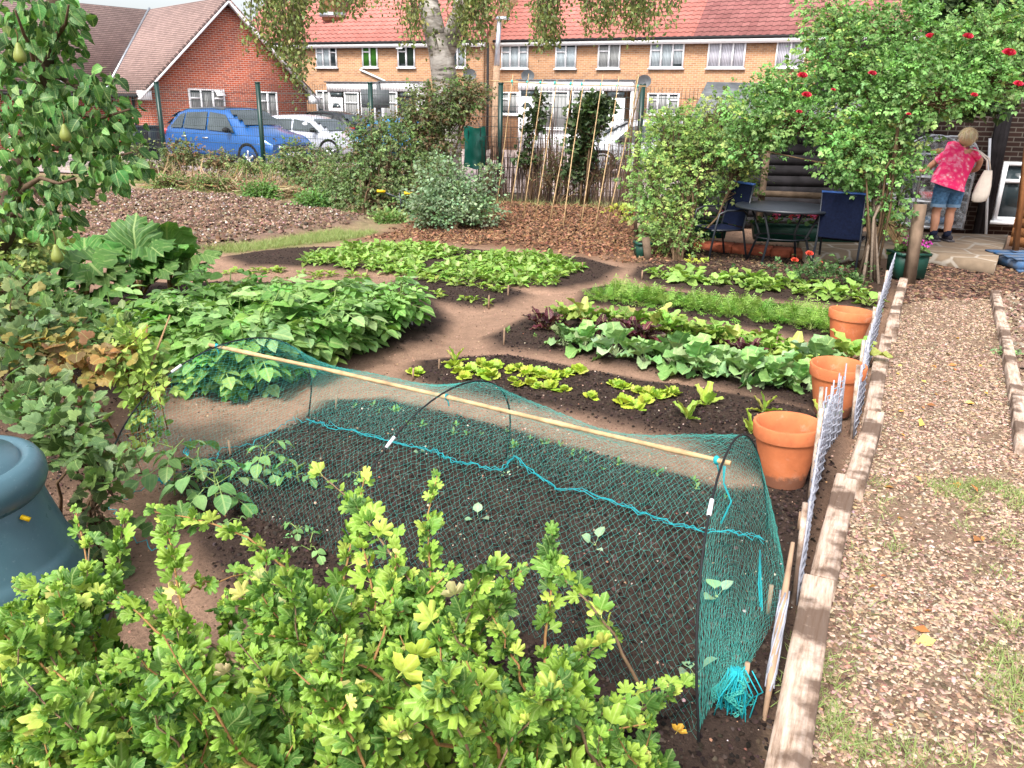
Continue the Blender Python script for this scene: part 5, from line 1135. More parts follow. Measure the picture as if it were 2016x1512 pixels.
# roses: the left bush, the arch and the long canopy to the right
RC = [(.13,.26,.06),(.19,.35,.09),(.08,.16,.04),(.33,.45,.12),(.26,.36,.09)]  # pale yellow-green entries put sunlit highlights into the leaf colour
rb = shrub('rose_bush', 'dense leafy rose bush between the bean canes and the patio table', 'rose bush', GZ(1335, 515), [(1310,280,11.6,62,60,.6),(1345,240,12.0,45,32,.4),(1285,350,11.2,45,60,.5),(1365,330,11.4,60,70,.5),(1310,410,10.9,65,45,.45),(1415,280,11.5,50,45,.5),(1330,470,10.6,55,30,.35),(1420,215,11.8,45,25,.35),(1455,330,11.2,40,60,.4)], T_ROSE, .090, 800, 8, RC, clump_r=.13, twig=.005, stem_r=.018, droop=.25)
cr = shrub('climbing_rose', 'huge climbing rose with red flowers arching over the seating area', 'rose', GZ(1715, 545), [(1500,230,10.6,70,45,.5),(1560,180,10.6,65,45,.5),(1580,240,10.2,80,32,.4),(1470,290,10.4,50,28,.3),(1660,120,10.4,75,70,.6),(1640,45,10.8,55,45,.5),(1730,190,10.0,80,70,.6),(1700,290,9.8,85,60,.5),(1760,60,10.4,80,60,.5),(1830,150,9.8,85,60,.6),(1900,100,9.8,70,50,.5),(1960,150,9.5,70,45,.5),(1850,190,9.4,80,36,.35),(1960,60,9.9,60,50,.5),(1745,370,9.6,38,50,.3),(1770,290,9.6,45,36,.35),(1690,350,9.9,40,30,.3),(1770,450,9.5,18,30,.15)], T_ROSE, .105, 1450, 9, [(.12,.27,.065),(.17,.36,.10),(.075,.18,.045),(.25,.44,.14),(.30,.38,.10)], [3,4,3.5,2.2,1], clump_r=.13, twig=.007, stem_r=.015, rise=.85, droop=.25)  # palest greens here also stand for lit leaves
st = MB()
for i in range(6):
    b0_ = GZ(1690 + 8*i, 560 - RND.randint(0, 14)); t0 = at(RND.randint(1640, 1800), RND.randint(230, 330), 9.8); m_ = at(1715 + RND.randint(-14, 14), 430, 9.3 + RND.uniform(-.2, .3)); st.tube([b0_, m_, t0], [.019, .015, .010], 6, (.22,.17,.13) if i % 2 else (.12,.085,.06))
st.build('trunk', M['bark'], cr)
def flower(px, py, Y, r, cols, parent, name='flower'):
    c = np.array(at(px, py, Y)); mb = MB(); n = 26; P = np.tile(c, (n, 1)); k = np.arange(n); a = k*2.4; e = .1 + 1.3*k/n
    D = np.stack([np.cos(a)*np.cos(e), np.sin(a)*np.cos(e)*.6 - .55*np.sin(e), np.sin(e)*.75 + .1], 1); N = np.cross(D, np.cross(D, [0, -1, .6]))
    inst(mb, t_ovate(.95, .5, -.35, 3, round_=.5), P, D, -N, r*(1 - .35*k/n), pal(n, cols, None, .12)); return mb.build(name, M['petal'], parent)
red = [(.72,.008,.07),(.55,.005,.05),(.85,.03,.13)]
for x, y, Y, r in ((1831,75,9.7,.062),(1904,75,9.2,.06),(1984,108,8.9,.075),(2003,168,8.9,.055),(1917,189,8.9,.04),(1579,152,10.0,.065),(1587,190,9.7,.062),(1573,222,9.8,.04),(1716,147,9.3,.05),(1788,226,9.0,.028),(1640,178,9.8,.03)): flower(x, y, Y, r, red, cr)
shrub('dark_ivy', 'dark ivy mass hanging at the top right over the brick house', 'ivy', (8.4, 12.2, 0), [(1960,25,11.6,75,50,.6),(1890,10,12.0,70,40,.6),(2010,110,11.4,40,50,.5),(1930,205,11.2,50,16,.3)], T_IVY, .12, 420, 9, ivc, mat='glossleaf', clump_r=.15, stems=False)
shrub('straggly_stems', 'yellow leafed straggling shoot on the bark mulch by the rose bush', 'shoot', GZ(1235, 425), [(1215,408,12.6,16,9,.1),(1240,420,12.4,12,10,.1),(1360,520,10.0,20,12,.1)], T_ROSE, .09, 22, 5, [(.50,.55,.05),(.38,.48,.06)], clump_r=.08, twig=.005)
# coral roses and low flowers by the table
co_ = wroot('coral_rose', GZ(1600, 560), 'small coral flowered rose bush in front of the blue chair', 'rose bush'); 
lfm = MB(); n = 260; c0 = np.array(GZ(1605, 560)); P = c0 + NR.normal(0, 1, (n, 3))*[.26,.12,.06] + [0,0,.12]; P[:, 2] = np.abs(P[:, 2])+.03; inst(lfm, T_ROSE, P, rv(n) + [0,0,.3], UP + rv(n, .4), .09*(.6+.6*NR.random(n)), pal(n, [(.05,.13,.04),(.08,.18,.05),(.035,.09,.03)], None, .2)); lfm.build('leaves', M['leaf'], co_)
cor = [(.85,.09,.06),(.75,.06,.05),(.92,.18,.12)]
for x, y, r in ((1564,514,.05),(1593,501,.052),(1616,517,.024),(1655,528,.02)):
    flower(x, y, 9.5, r, cor, co_); s_ = MB(); s_.tube([tuple(c0 + [RND.uniform(-.1,.1), 0, .05]), tuple(at(x, y, 9.5))], .005, 5, (.08,.16,.04)); s_.build('stem', M['leaf'], co_)
shrub('path_weed', 'small grey green weed beside the bleached board right of the path', 'weeds', GZ(1978, 720), [(1980,712,6.3,10,16,.08)], T_SMALL, .035, 16, 7, [(.14,.24,.10),(.2,.3,.14)], clump_r=.04, stems=False)
shrub('leafy_herb', 'small dark leafy plant at the right end of the bean row', 'herb', GZ(1690, 575), [(1685,562,8.8,18,14,.1)], T_SMALL, .07, 14, 7, [(.07,.16,.04),(.10,.2,.05)], clump_r=.06, stems=False)

# ---------------- birch ----------------
Yb = 21.5; bt = wroot('birch_tree', at(872, 330, Yb), 'white barked birch with hanging twigs standing behind the mesh fence', 'birch tree')
m, ns, ls, b = new_mat('birch_bark', .85, .15); co = objco(ns); mp = ns.new('ShaderNodeMapping'); mp.inputs['Scale'].default_value = (1, 1, 4.5); ls.new(co, mp.inputs[0])
c = ramp(ns, ls, noise(ns, ls, 1.8, 6, mp.outputs[0], .65), [(.36, (.05,.045,.04)), (.46, (.30,.27,.24)), (.62, (.50,.47,.44))]); c = mixc(ns, ls, ramp(ns, ls, noise(ns, ls, .9, 4, co), [(.5, 0), (.62, .8)]), c, (.09,.08,.07)); ls.new(c, b.inputs['Base Color']); bump(ns, ls, b, noise(ns, ls, 5, 5, mp.outputs[0]), .6, .03); M['birch'] = m
tp = [at(872, 340, Yb), at(876, 250, Yb), at(877, 170, Yb), at(868, 100, Yb), at(862, 70, Yb)]
mb = MB(); mb.tube(tp, [.52, .40, .33, .31, .33], 14); mb.tube([at(870, 120, Yb), at(850, 40, Yb), at(835, -40, Yb), at(815, -160, Yb+.5)], [.27,.27,.22,.15], 12); mb.tube([at(874, 110, Yb), at(905, 30, Yb), at(925, -60, Yb), at(960, -180, Yb-.5)], [.24,.22,.18,.12], 12); mb.build('trunk', M['birch'], bt, smooth=True)
br = MB(); lv = MB(); P = []; D = []
def strand(px, py0, py1, Y, dense=1.0, w=14):
    a = at(px, py0, Y); b_ = at(px + RND.uniform(-12, 12), py1, Y + RND.uniform(-.3, .3)); m_ = a.lerp(b_, .5) + Vector((RND.uniform(-.2,.2), 0, 0)); br.tube([a, m_, b_], [.012,.008,.004], 4, (.10,.075,.05), cap=False)
    n = int((a-b_).length*46*dense)
    for i in range(n):
        t = RND.random(); q = (a.lerp(m_, t*2) if t < .5 else m_.lerp(b_, t*2-1)); P.append(np.array(q) + NR.normal(0, .10 + .05*(1-t), 3)); D.append(np.array([RND.gauss(0, .6), RND.gauss(0, .5), -.8]))
def arm(x0, y0, x1, y1, Y):
    a = at(x0, y0, Y); b_ = at(x1, y1, Y-.3); br.tube([a, a.lerp(b_, .5) + Vector((0,0,.4)), b_], [.08,.055,.03], 6, (.16,.13,.11))
arm(850, -40, 560, -60, Yb); arm(925, -60, 1100, -50, Yb); arm(1100, -50, 1320, -40, Yb)
for x0, x1, lo, n, y0 in ((490,560,110,14,-40),(520,600,60,14,-40),(545,600,150,12,-30),(575,585,190,5,0),(600,760,25,26,-50),(640,720,45,10,-40),(790,838,75,14,-40),(895,960,80,14,-40),(915,965,55,16,-50),(905,940,120,6,20),(850,870,110,2,40),(960,1010,25,8,-40),(1048,1098,88,24,-50),(1168,1210,60,18,-50),(1205,1285,65,30,-50),(1305,1330,50,6,-40),(1090,1170,10,14,-50)):
    for _ in range(n): strand(RND.uniform(x0, x1), y0 + RND.uniform(-20, 20), lo + RND.uniform(-45, 12), Yb - .8 + RND.uniform(-.8, .8))
P = np.array(P); n = len(P); inst(lv, T_TINY, P, D, rv(n) + [0,-.6,.2], .10*(.6+.7*NR.random(n)), pal(n, [(.13,.18,.05),(.20,.24,.07),(.08,.11,.035),(.30,.30,.10)], [3,3,2,1], .25)); lv.build('leaves', M['leaf'], bt); br.build('branches', M['bark'], bt)

# ---------------- pear tree ----------------
Yp = 5.6; pt = wroot('pear_tree', (-4.6, 6.2, 0), 'pear tree with dark glossy leaves and green pears at the left edge', 'pear tree')
mb = MB(); tk = [Vector((-4.55, 6.2, 0)), at(15, 430, 6.0), at(45, 330, 5.9), at(70, 240, 5.8), at(90, 120, 5.7), at(110, -30, 5.7)]
mb.tube(tk, [.11,.095,.085,.07,.05,.04], 10, (.09,.065,.045)); 
arms = [((45,330),(110,215),(180,235)),((60,260),(150,225),(255,215)),((55,300),(170,300),(260,300)),((40,360),(90,400),(120,440)),((80,170),(60,90),(30,20)),((90,120),(120,60),(135,10)),((45,330),(20,250),(-20,200)),((30,400),(80,350),(150,350)),((85,150),(150,170),(215,165)),((20,420),(50,430),(85,455))]
P = []; D = []
for pts_ in arms:
    Yj = 5.6 + RND.uniform(-.5, .4); q = [at(x, y, Yj + .3*(1-i)) for i, (x, y) in enumerate(pts_)]; q = [q[0], q[0].lerp(q[1], .5) + Vector((0,0,.03)), q[1], q[1].lerp(q[2], .5) + Vector((0,0,-.035)), q[2]]; mb.tube(q, [.024,.02,.014,.010,.006], 7, (.13,.09,.06))
mb.build('trunk', M['bark'], pt, smooth=True)
lf = MB(); 
for (x, y, rx, ry, n, Y) in ((60,120,85,100,150,5.6),(30,50,70,70,120,5.6),(110,60,45,75,110,5.5),(100,20,60,30,50,5.4),(70,250,90,70,160,5.5),(160,250,70,55,130,5.5),(215,190,40,45,60,5.4),(225,250,42,50,100,5.4),(230,320,45,35,70,5.3),(60,350,75,70,120,5.6),(120,390,40,45,60,5.5),(40,420,65,40,90,5.6),(110,440,38,22,34,5.4),(170,330,45,55,70,5.6),(20,180,60,80,90,5.8),(215,150,18,22,16,5.3),(250,320,24,30,26,5.3),(100,200,50,50,70,5.4)):
    c = np.array(at(x, y, Y)); k = Y/F_PX; u = unit(NR.normal(0, 1, (n, 3)))*NR.random((n, 1))**.4; P.append(c + u*[rx*k, .35, ry*k]); D.append(NR.normal(0, .5, (n, 3)) + u*[.5,.3,.2] + [0, 0, -.75])
P = np.concatenate(P); D = np.concatenate(D); n = len(P)
inst(lf, T_PEAR, P, D, NR.normal(0, .6, (n, 3)) + [.1, -.8, .55], .098*(.6+.6*NR.random(n)), pal(n, [(.065,.17,.045),(.10,.24,.06),(.04,.11,.032),(.19,.34,.10)], [4,3,3,1], .25)); lf.build('leaves', M['glossleaf'], pt, smooth=True)
for x, y, s, Y in ((38,105,.95,5.0),(128,262,.85,4.9),(112,500,1.0,5.0)):
    c = at(x, y, Y); pm = MB(); pr_ = [(0,-.055),(.018,-.054),(.032,-.042),(.038,-.022),(.034,0),(.024,.022),(.017,.042),(.012,.055),(.004,.062),(0,.063)]
    pm.lathe([(r*s, z*s) for r, z in pr_], c, 16, (.20,.24,.05)); f = pm.build('pear', M['pear'] if 'pear' in M else vcol('pear', .5, .4, 30, .35), pt, smooth=True)
    sm = MB(); sm.tube([c + Vector((0,0,.06*s)), c + Vector((.008,0,.10*s)), c + Vector((-.005,.01,.14*s))], .004, 5, (.1,.07,.03)); sm.build('pear_stalk', M['bark'], f)

# ---------------- bushes on the left ----------------
BC = [(.13,.24,.07),(.18,.31,.10),(.09,.17,.05),(.25,.37,.16)]
shrub('currant_bush', 'blackcurrant bush with dark lobed leaves beside the compost bin', 'currant bush', GZ(150, 1010), [(120,830,3.1,70,50,.2),(165,880,3.0,50,50,.2),(60,790,3.3,70,40,.22),(215,940,2.9,42,40,.15),(195,1030,2.9,36,60,.15),(240,905,2.95,25,30,.12),(215,1100,2.8,25,40,.1)], T_CURR, .056, 85, 5, BC, mat='glossleaf', clump_r=.06, twig=.004, stem_r=.009, droop=.5)
shrub('currant_bush', 'currant bush with some yellowed leaves at the left edge, below the rhubarb', 'currant bush', GZ(20, 790), [(40,620,4.2,75,50,.3),(20,560,4.5,60,40,.3),(80,640,4.1,50,40,.25),(20,700,3.9,50,50,.3),(30,770,3.6,60,50,.3)], T_CURR, .066, 66, 5, [(.12,.22,.07),(.17,.28,.11),(.42,.34,.12),(.08,.15,.05)], [4,3,1,2], mat='glossleaf', clump_r=.10, twig=.005, stem_r=.012, droop=.5)
shrub('withered_vine', 'withered vine with curled orange and brown leaves on bare soil', 'vine', GZ(180, 800), [(90,700,3.9,55,18,.12),(140,695,3.85,45,20,.12),(190,730,3.8,40,22,.12),(230,690,3.9,25,14,.1),(60,680,3.9,40,14,.1)], T_CURR, .062, 46, 4, [(.30,.23,.06),(.40,.19,.06),(.20,.19,.06),(.24,.14,.06)], clump_r=.07, twig=.004, stem_r=.007, droop=.9, stemcol=(.3,.17,.07))
rp = shrub('raspberry_cane', 'raspberry canes with lime leaves rising before the net hoop', 'raspberry', GZ(268, 890), [(260,680,3.9,30,34,.1),(275,740,3.85,25,40,.1),(290,800,3.8,24,24,.08),(285,850,3.75,12,14,.05),(310,770,3.7,14,20,.06)], T_BEAN, .085, 52, 4, [(.34,.52,.09),(.42,.58,.12),(.26,.42,.07)], clump_r=.05, twig=.003, stem_r=.007, stemcol=(.25,.13,.06), droop=.6)
st = MB(); st.tube([GZ(268, 895), at(278, 760, 3.85), at(290, 640, 3.95)], [.008,.007,.005], 6, (.25,.13,.07)); st.tube([GZ(270, 895), at(290, 740, 3.85), at(335, 620, 3.95)], [.008,.007,.004], 6, (.38,.24,.13)); st.tube([GZ(240, 880), at(180, 770, 3.9), at(150, 740, 4.0)], [.007,.006,.004], 6, (.3,.17,.08)); st.build('cane', M['bark'], rp)
shrub('elder_bush', 'pale yellow green bush at the far left above the currant leaves', 'bush', GZ(-20, 640), [(15,490,6.2,60,35,.4),(50,480,6.4,40,28,.3),(0,530,5.8,50,30,.3)], T_BRAM, .085, 130, 8, [(.30,.40,.10),(.38,.45,.14),(.20,.32,.08)], clump_r=.11, twig=.005)
shrub('low_foliage', 'mixed low green foliage between the rhubarb and the potato bed', 'foliage', GZ(130, 680), [(110,625,5.2,50,35,.3),(60,590,5.4,50,30,.3),(150,650,5.0,40,25,.25),(230,670,4.7,40,20,.2)], T_SMALL, .07, 110, 8, [(.10,.22,.06),(.15,.28,.08),(.07,.15,.04)], clump_r=.10, twig=.004)

# ---------------- the gooseberry bush in the foreground ----------------
gb = wroot('gooseberry_bush', (-.35, 1.55, 0), 'large bright green gooseberry bush with lobed leaves filling the foreground', 'gooseberry bush')
lf = MB(); st = MB(); P = []; D = []; N = []; S = []; CL = []
GC = np.array([(.23,.40,.055),(.31,.47,.07),(.14,.29,.045),(.075,.18,.035),(.47,.58,.11),(.60,.56,.18)])
def cane(base, tip, bow, r, lsz, dens, t0=.25, wts=(4,3,3,1.6,1.1,.15)):
    base = np.array(base); tip = np.array(tip); L = np.linalg.norm(tip-base); n = 9; ts = np.linspace(0, 1, n)
    side = NR.normal(0, .05*L, 3); pts = np.array([base + (tip-base)*t + np.array([0, 0, bow*L])*math.sin(PI*t) + side*math.sin(PI*t) + NR.normal(0, .006, 3) for t in ts])
    st.tube(pts, r*(1-.72*ts), 6, (.38,.21,.09) if RND.random() < .6 else (.24,.16,.10), cap=False)
    k = int(L*dens); tt = t0 + (1-t0)*np.sort(NR.random(k)); wt = np.array(wts)/sum(wts)
    for j, t in enumerate(tt):
        i = min(n-2, int(t*(n-1))); f = t*(n-1)-i; p = pts[i]*(1-f)+pts[i+1]*f; ax = unit(pts[i+1]-pts[i])
        a = 2.4*j + RND.random(); o = np.cross(ax, [0, 0, 1]); o = unit(o); q = np.cross(o, ax); d = o*math.cos(a) + q*math.sin(a) + ax*(.6 if t < .93 else 1.6) + [0, 0, .12]
        P.append(p); D.append(d); N.append(UP*1.1 + [0, -.25, 0] + NR.normal(0, .42, 3)); S.append(lsz*RND.choice((.5,.75,.9,1,1.1,1.4))*RND.uniform(.85, 1.15)*(1 if t < .9 else .75)); CL.append(GC[NR.choice(6, p=wt)]*(1+RND.uniform(-.18,.18)))
    return pts
main = [((628,925),2.25),((715,940),2.25),((850,935),2.2),((690,1010),2.1),((1085,1045),2.15),((1040,1110),2.0),((1180,1260),1.75),((1310,1345),1.75),((1355,1345),1.95),((480,1130),2.0),((150,1003),2.25),((250,1010),2.2),((330,1030),2.1),((175,1060),2.0),((30,1140),1.9),((90,1200),1.7),((230,1180),1.75),((330,1170),1.75),((520,1100),1.9),((590,1180),1.75),((780,1060),1.95),((900,1120),1.85),((1000,1180),1.75),((760,1300),1.35),((860,1370),1.3),((1100,1290),1.55),((1290,1420),1.5),((1100,1440),1.35),((600,1300),1.4),((420,1350),1.35),((250,1330),1.4),((100,1320),1.4),((60,1440),1.25),((880,1230),1.6),((950,1420),1.25),((-20,1230),1.6),((-20,1380),1.4),((960,1330),1.5),((1010,1440),1.4),((700,1150),1.8),((480,1240),1.6)]
for (x, y), Y in main:
    tip = at(x, y, Y); bs_ = (RND.uniform(-.75, .25) + .25*tip.x, RND.uniform(1.35, 1.75), .02)
    cane(bs_, tip, RND.uniform(.02, .14), .0065, .050, 66)
for _ in range(285):
    x = RND.uniform(-60, 1300); lo = 1230 if x > 1000 else 1120 if x < 500 else 1120
    y = RND.uniform(lo, 1560); 
    if x > 1060 and y < 1250 + (x-1060)*.8: continue
    if 175 < x < 430 and y < 1210: continue
    if 330 < x < 470 and 1180 < y < 1290 : continue
    Y = RND.uniform(1.15, 2.0) if y > 1250 else RND.uniform(1.6, 2.1); tip = at(x, y, Y)
    if tip.z < .12: Y = 1.5; tip = at(x, y, Y)
    if tip.z > .95: continue
    bs_ = (tip.x + RND.uniform(-.25, .25), tip.y + RND.uniform(-.15, .25), max(.02, tip.z - RND.uniform(.3, .5)))
    cane(bs_, tip, RND.uniform(-.05, .12), .0045, .050, 75, .15, (2.6,1.6,3.5,4.2 if tip.z < .5 else 2.2,.5,.12))  # low inner canes get more dark leaves: the bush's depth shade put in colour
for (x0,y0),(x1,y1),Y in (((150,1015),(480,1130),2.12),((560,1180),(310,1005),2.1),((1060,1180),(1090,1120),1.95)):
    cane(at(x0+200, y0+160, Y-.1), at(x1, y1, Y), .1, .006, .055, 60)
n = len(P); sel = NR.random(n); P = np.array(P); D = np.array(D); N = np.array(N); S = np.array(S); CL = np.array(CL)
for T_, m_ in ((T_GOOS, sel < .4), (T_GOOS2, (sel >= .4) & (sel < .7)), (T_GOOS3, sel >= .7)): inst(lf, T_, P[m_], D[m_], N[m_], S[m_], CL[m_])
for x, y, Y, s, c_ in ((780,1335,1.3,.085,(.5,.6,.1)),(715,1385,1.3,.08,(.62,.58,.22)),(840,1380,1.3,.07,(.55,.56,.1)),(815,1300,1.32,.075,(.42,.55,.08)),(560,1215,1.7,.075,(.6,.6,.3)),(520,1150,1.8,.06,(.55,.56,.25)),(900,1180,1.75,.07,(.62,.55,.3)),(1185,1275,1.7,.06,(.55,.6,.12)),(1150,1285,1.68,.06,(.42,.55,.1)),(455,1330,1.5,.05,(.62,.5,.3)),(1330,1445,1.6,.045,(.62,.35,.05)),(305,1380,1.4,.05,(.6,.42,.25))):
    inst(lf, T_GOOS2, [tuple(at(x, y, Y))], [(RND.uniform(-.6,.6), -.1, .8)], [(RND.uniform(-.3,.3), -1, .5)], [s], [c_])
lf.build('leaves', M['leaf'], gb, smooth=True); st.build('stems', M['bark'], gb)
print('gooseberry leaves', n)
# ---------------- the net tunnel ----------------
hoops = [  # near foot, far foot, top pixel and its depth
    (G(208, 955), G(605, 832), at(470, 680, 4.15)), (Vector((-.72, 2.92, 0)), G(992, 924), at(900, 772, 3.42)), (G(1378, 1492), G(1512, 1062), at(1432, 900, 2.60))]
nt = wroot('net_tunnel', G(900, 1000), 'teal bird netting stretched over three black hoops and a bamboo ridge pole', 'net tunnel')
def hp(h, t):        # t 0..1 near foot to far foot
    a, b, c = h; s = .5 - .5*math.cos(PI*t); mid = (a+b)/2; hh = c.z; q = a.lerp(b, s); lean = (Vector((c.x, c.y, 0)) - mid)
    k = math.sin(PI*t)**.85; return Vector((q.x + lean.x*k, q.y + lean.y*k, .03 + hh*k))
for h in hoops:
    mb = MB(); pts = [hp(h, t) for t in np.linspace(0, 1, 28)]; pts[0].z = -.03; pts[-1].z = -.03; mb.tube(pts, .0045, 6); o = mb.build('hoop', M['black'], nt, smooth=True)
    t = {0:.30,1:.25,2:.33}[hoops.index(h)]; mb = MB(); mb.tube([hp(h, t), hp(h, t+.03)], .0075, 8); mb.build('white_sleeve', M['white'], o)
ra, rb_ = hp(hoops[0], .47), hp(hoops[2], .47); ra_ = at(413, 679, ra.y+.02); rb2 = at(1438, 912, rb_.y-.02); mid = at(880, 782, hp(hoops[1], .47).y)
ridge = [ra_, at(640, 727, (ra.y*.55+mid.y*.45)), mid, at(1150, 846, (mid.y+rb_.y)/2), rb2]
mb = MB(); rp_ = [Vector(p) for p in ridge]; fine = []
for i in range(4):
    for k in range(6): fine.append(rp_[i].lerp(rp_[i+1], k/6))
fine.append(rp_[-1]); rr = [.0105 + (.0025 if i % 5 == 2 else 0) for i in range(len(fine))]; rr = [q*(1.0 - .12*i/len(rr)) for i, q in enumerate(rr)]
mb.tube(fine, rr, 8); mb.build('ridge_pole', M['bamboo'], nt, smooth=True)
for p in (fine[0].lerp(fine[1], .4), fine[12], fine[-1].lerp(fine[-2], .5)):
    mb = MB(); mb.blob(p, (.013,.013,.016), seg=8, rings=6, rough=.3); mb.tube([p, p + Vector((.01,-.01,-.04))], .003, 4); mb.build('knot', M['cord'], nt)
def surf(u, t):      # u 0..2 along the hoops, t across
    i = 0 if u < 1 else 1; f = u - i; a, b = hp(hoops[i], t), hp(hoops[i+1], t); p = a.lerp(b, f); sag = 4*f*(1-f)
    p.z -= sag*.10*math.sin(PI*t)*(1 + .6*math.cos(2*PI*t)*0) ; p.z += .03*math.sin(9*u+5*t)*math.sin(PI*t)*sag*.6
    mid = (hp(hoops[i], 0).lerp(hp(hoops[i+1], 0), f) + hp(hoops[i], 1).lerp(hp(hoops[i+1], 1), f))/2
    k = sag*.13*abs(math.cos(PI*t)); p.x += (mid.x-p.x)*k; p.y += (mid.y-p.y)*k
    r_at = ridge_at(u); w_ = math.exp(-((t-.47)/.07)**2)*sag; p = p.lerp(r_at + Vector((0,0,-.004)), w_*.8)
    p.z = max(.012, p.z); return p
def ridge_at(u):
    x = u/2*(len(fine)-1); i = min(len(fine)-2, int(x)); return fine[i].lerp(fine[i+1], x-i)
def netting(mb, S, r=.00033):       # S: (m,n,3) node grid; threads run diagonally between nodes
    m_, n_ = S.shape[:2]; A = []; B = []
    i, j = np.meshgrid(np.arange(m_-1), np.arange(n_-1), indexing='ij')
    A.append(S[:-1, :-1].reshape(-1, 3)); B.append(S[1:, 1:].reshape(-1, 3)); A.append(S[1:, :-1].reshape(-1, 3)); B.append(S[:-1, 1:].reshape(-1, 3))
    par = ((i+j) % 2 == 0).ravel(); A = np.concatenate([A[0][par], A[1][~par]]); B = np.concatenate([B[0][par], B[1][~par]])
    d = unit(B-A); x = unit(np.cross(d, UP + .01)); y = np.cross(x, d); k = len(A); V = []
    for e in (A, B):
        for a_ in (0, 2*PI/3, 4*PI/3): V.append(e + r*(math.cos(a_)*x + math.sin(a_)*y))
    V = np.stack(V, 1).reshape(-1, 3); F = np.array([(0,1,4,3),(1,2,5,4),(2,0,3,5)]); mb.add(V, (F[None] + 6*np.arange(k)[:, None, None]).reshape(-1, 4))
NU, NT = 225, 124
wob = NR.normal(0, .003, (NU, NT, 3))
S = np.array([[tuple(surf(2*i/(NU-1), j/(NT-1))) for j in range(NT)] for i in range(NU)]) + wob
nb = MB(); netting(nb, S)
# end panel gathered to the knot
K = G(1437, 1425); h = hoops[2]; NE, MT = 84, 80; SE = np.zeros((NE, MT, 3))
for i in range(NE):
    for j in range(MT):
        t = .02 + .98*i/(NE-1); a = hp(h, t); f = j/(MT-1); kk = K + Vector((.05*(t-.5), .04*(t-.5), .16)); p = a.lerp(kk, f**1.1)
        bul = math.sin(PI*f); p.x += (.055 + .05*t)*bul*t; p.y += .02*bul; p.z -= .05*bul*t*math.sin(PI*t); p.z = max(p.z, .012); SE[i, j] = p
netting(nb, SE + NR.normal(0, .0015, SE.shape)); 
# skirt below the gather
SK = np.zeros((50, 26, 3))
for i in range(50):
    for j in range(26):
        a = i/49; z = .19 - .185*j/25; w_ = .018 + .035*abs(math.sin(j/25*2.4)); SK[i, j] = (K.x + w_*(a-.5)*2.2 + .02*math.sin(j*.5), K.y + .03*math.sin(a*9), max(.006, z))
netting(nb, SK + NR.normal(0, .003, SK.shape), .0011)
nb.build('netting', M['net'], nt)
cd = MB()
def cordpx(pts, z=.045, r=.0026, par=3, mbx=None):
    z += .035
    for q in range(par):
        P_ = []
        for a, b in zip(pts, pts[1:]):
            for k in range(7):
                t = k/7; p = G(a[0]+(b[0]-a[0])*t, a[1]+(b[1]-a[1])*t, z); P_.append(p + Vector((RND.gauss(0,.007), RND.gauss(0,.009), RND.gauss(0,.008))))
        cd.tube(P_, r*RND.uniform(.6, 1), 5)
cordpx([(605,830),(650,838),(720,855),(795,876),(850,885),(885,905),(930,915),(990,926),(1012,898),(1050,930),(1095,962),(1145,966),(1240,1000),(1310,1028),(1385,1045),(1450,1047),(1512,1062)])
cordpx([(600,828),(570,826),(545,845),(505,868),(440,885),(420,905),(350,930),(290,955),(225,985),(235,1040),(300,1080),(370,1092)], par=1)
cordpx([(378,865),(366,900)], par=3, r=.004)
cordpx([(310,940),(335,952)], par=3, r=.004)
P_ = [tuple(at(x, y, Y)) for x, y, Y in ((1497,1085,2.95),(1495,1150,2.75),(1500,1205,2.6),(1484,1240,2.5),(1468,1290,2.35),(1455,1330,2.25))]
for q in range(4): cd.tube([np.array(p) + NR.normal(0, .004, 3) for p in P_], .0032, 5)
P_ = [tuple(at(x, y, Y)) for x, y, Y in ((1424,915,2.5),(1428,950,2.5),(1436,985,2.48),(1420,1030,2.45))]
for q in range(2): cd.tube([np.array(p) + NR.normal(0, .004, 3) for p in P_], .0022, 5)
cd.build('edge_cord', M['cord'], nt)
bn = MB()
for q in range(60):
    a = K + Vector((RND.gauss(0, .012), RND.gauss(0, .012), .21)); b_ = K + Vector((RND.gauss(0, .025), RND.gauss(0, .02), RND.uniform(.0, .09))); m_ = a.lerp(b_, .5) + Vector((RND.gauss(0, .018), RND.gauss(0, .012), 0)); bn.tube([a, m_, b_], .0022, 4)
bn.build('bunched_end', M['cord'], nt)
# ties on the tunnel foot
# ---------------- the back right corner ----------------
def boxpart(parent, name, mat, c, size, rot=None, col=None):
    mb = MB(); mb.box(c, size, rot, col); return mb.build(name, M[mat], parent)
M['blackwood'] = simple('black_stained_wood', (.022,.020,.023), .8, .2, .25, 6, bmp=.3)
M['postwood'] = simple('grey_post', (.17,.12,.085), .9, .1, .2, 7, bmp=.4)
M['orangewood'] = simple('orange_shed_wood', (.27,.115,.045), .75, .2, .2, 7, bmp=.3)
M['stone'] = None
m, ns, ls, b = new_mat('crazy_paving', .9, .15); vo = nd(ns, 'ShaderNodeTexVoronoi'); vo.feature = 'DISTANCE_TO_EDGE'; vo.inputs['Scale'].default_value = 2.2; ls.new(objco(ns), vo.inputs['Vector'])
v2 = nd(ns, 'ShaderNodeTexVoronoi'); v2.inputs['Scale'].default_value = 2.2; ls.new(objco(ns), v2.inputs['Vector'])
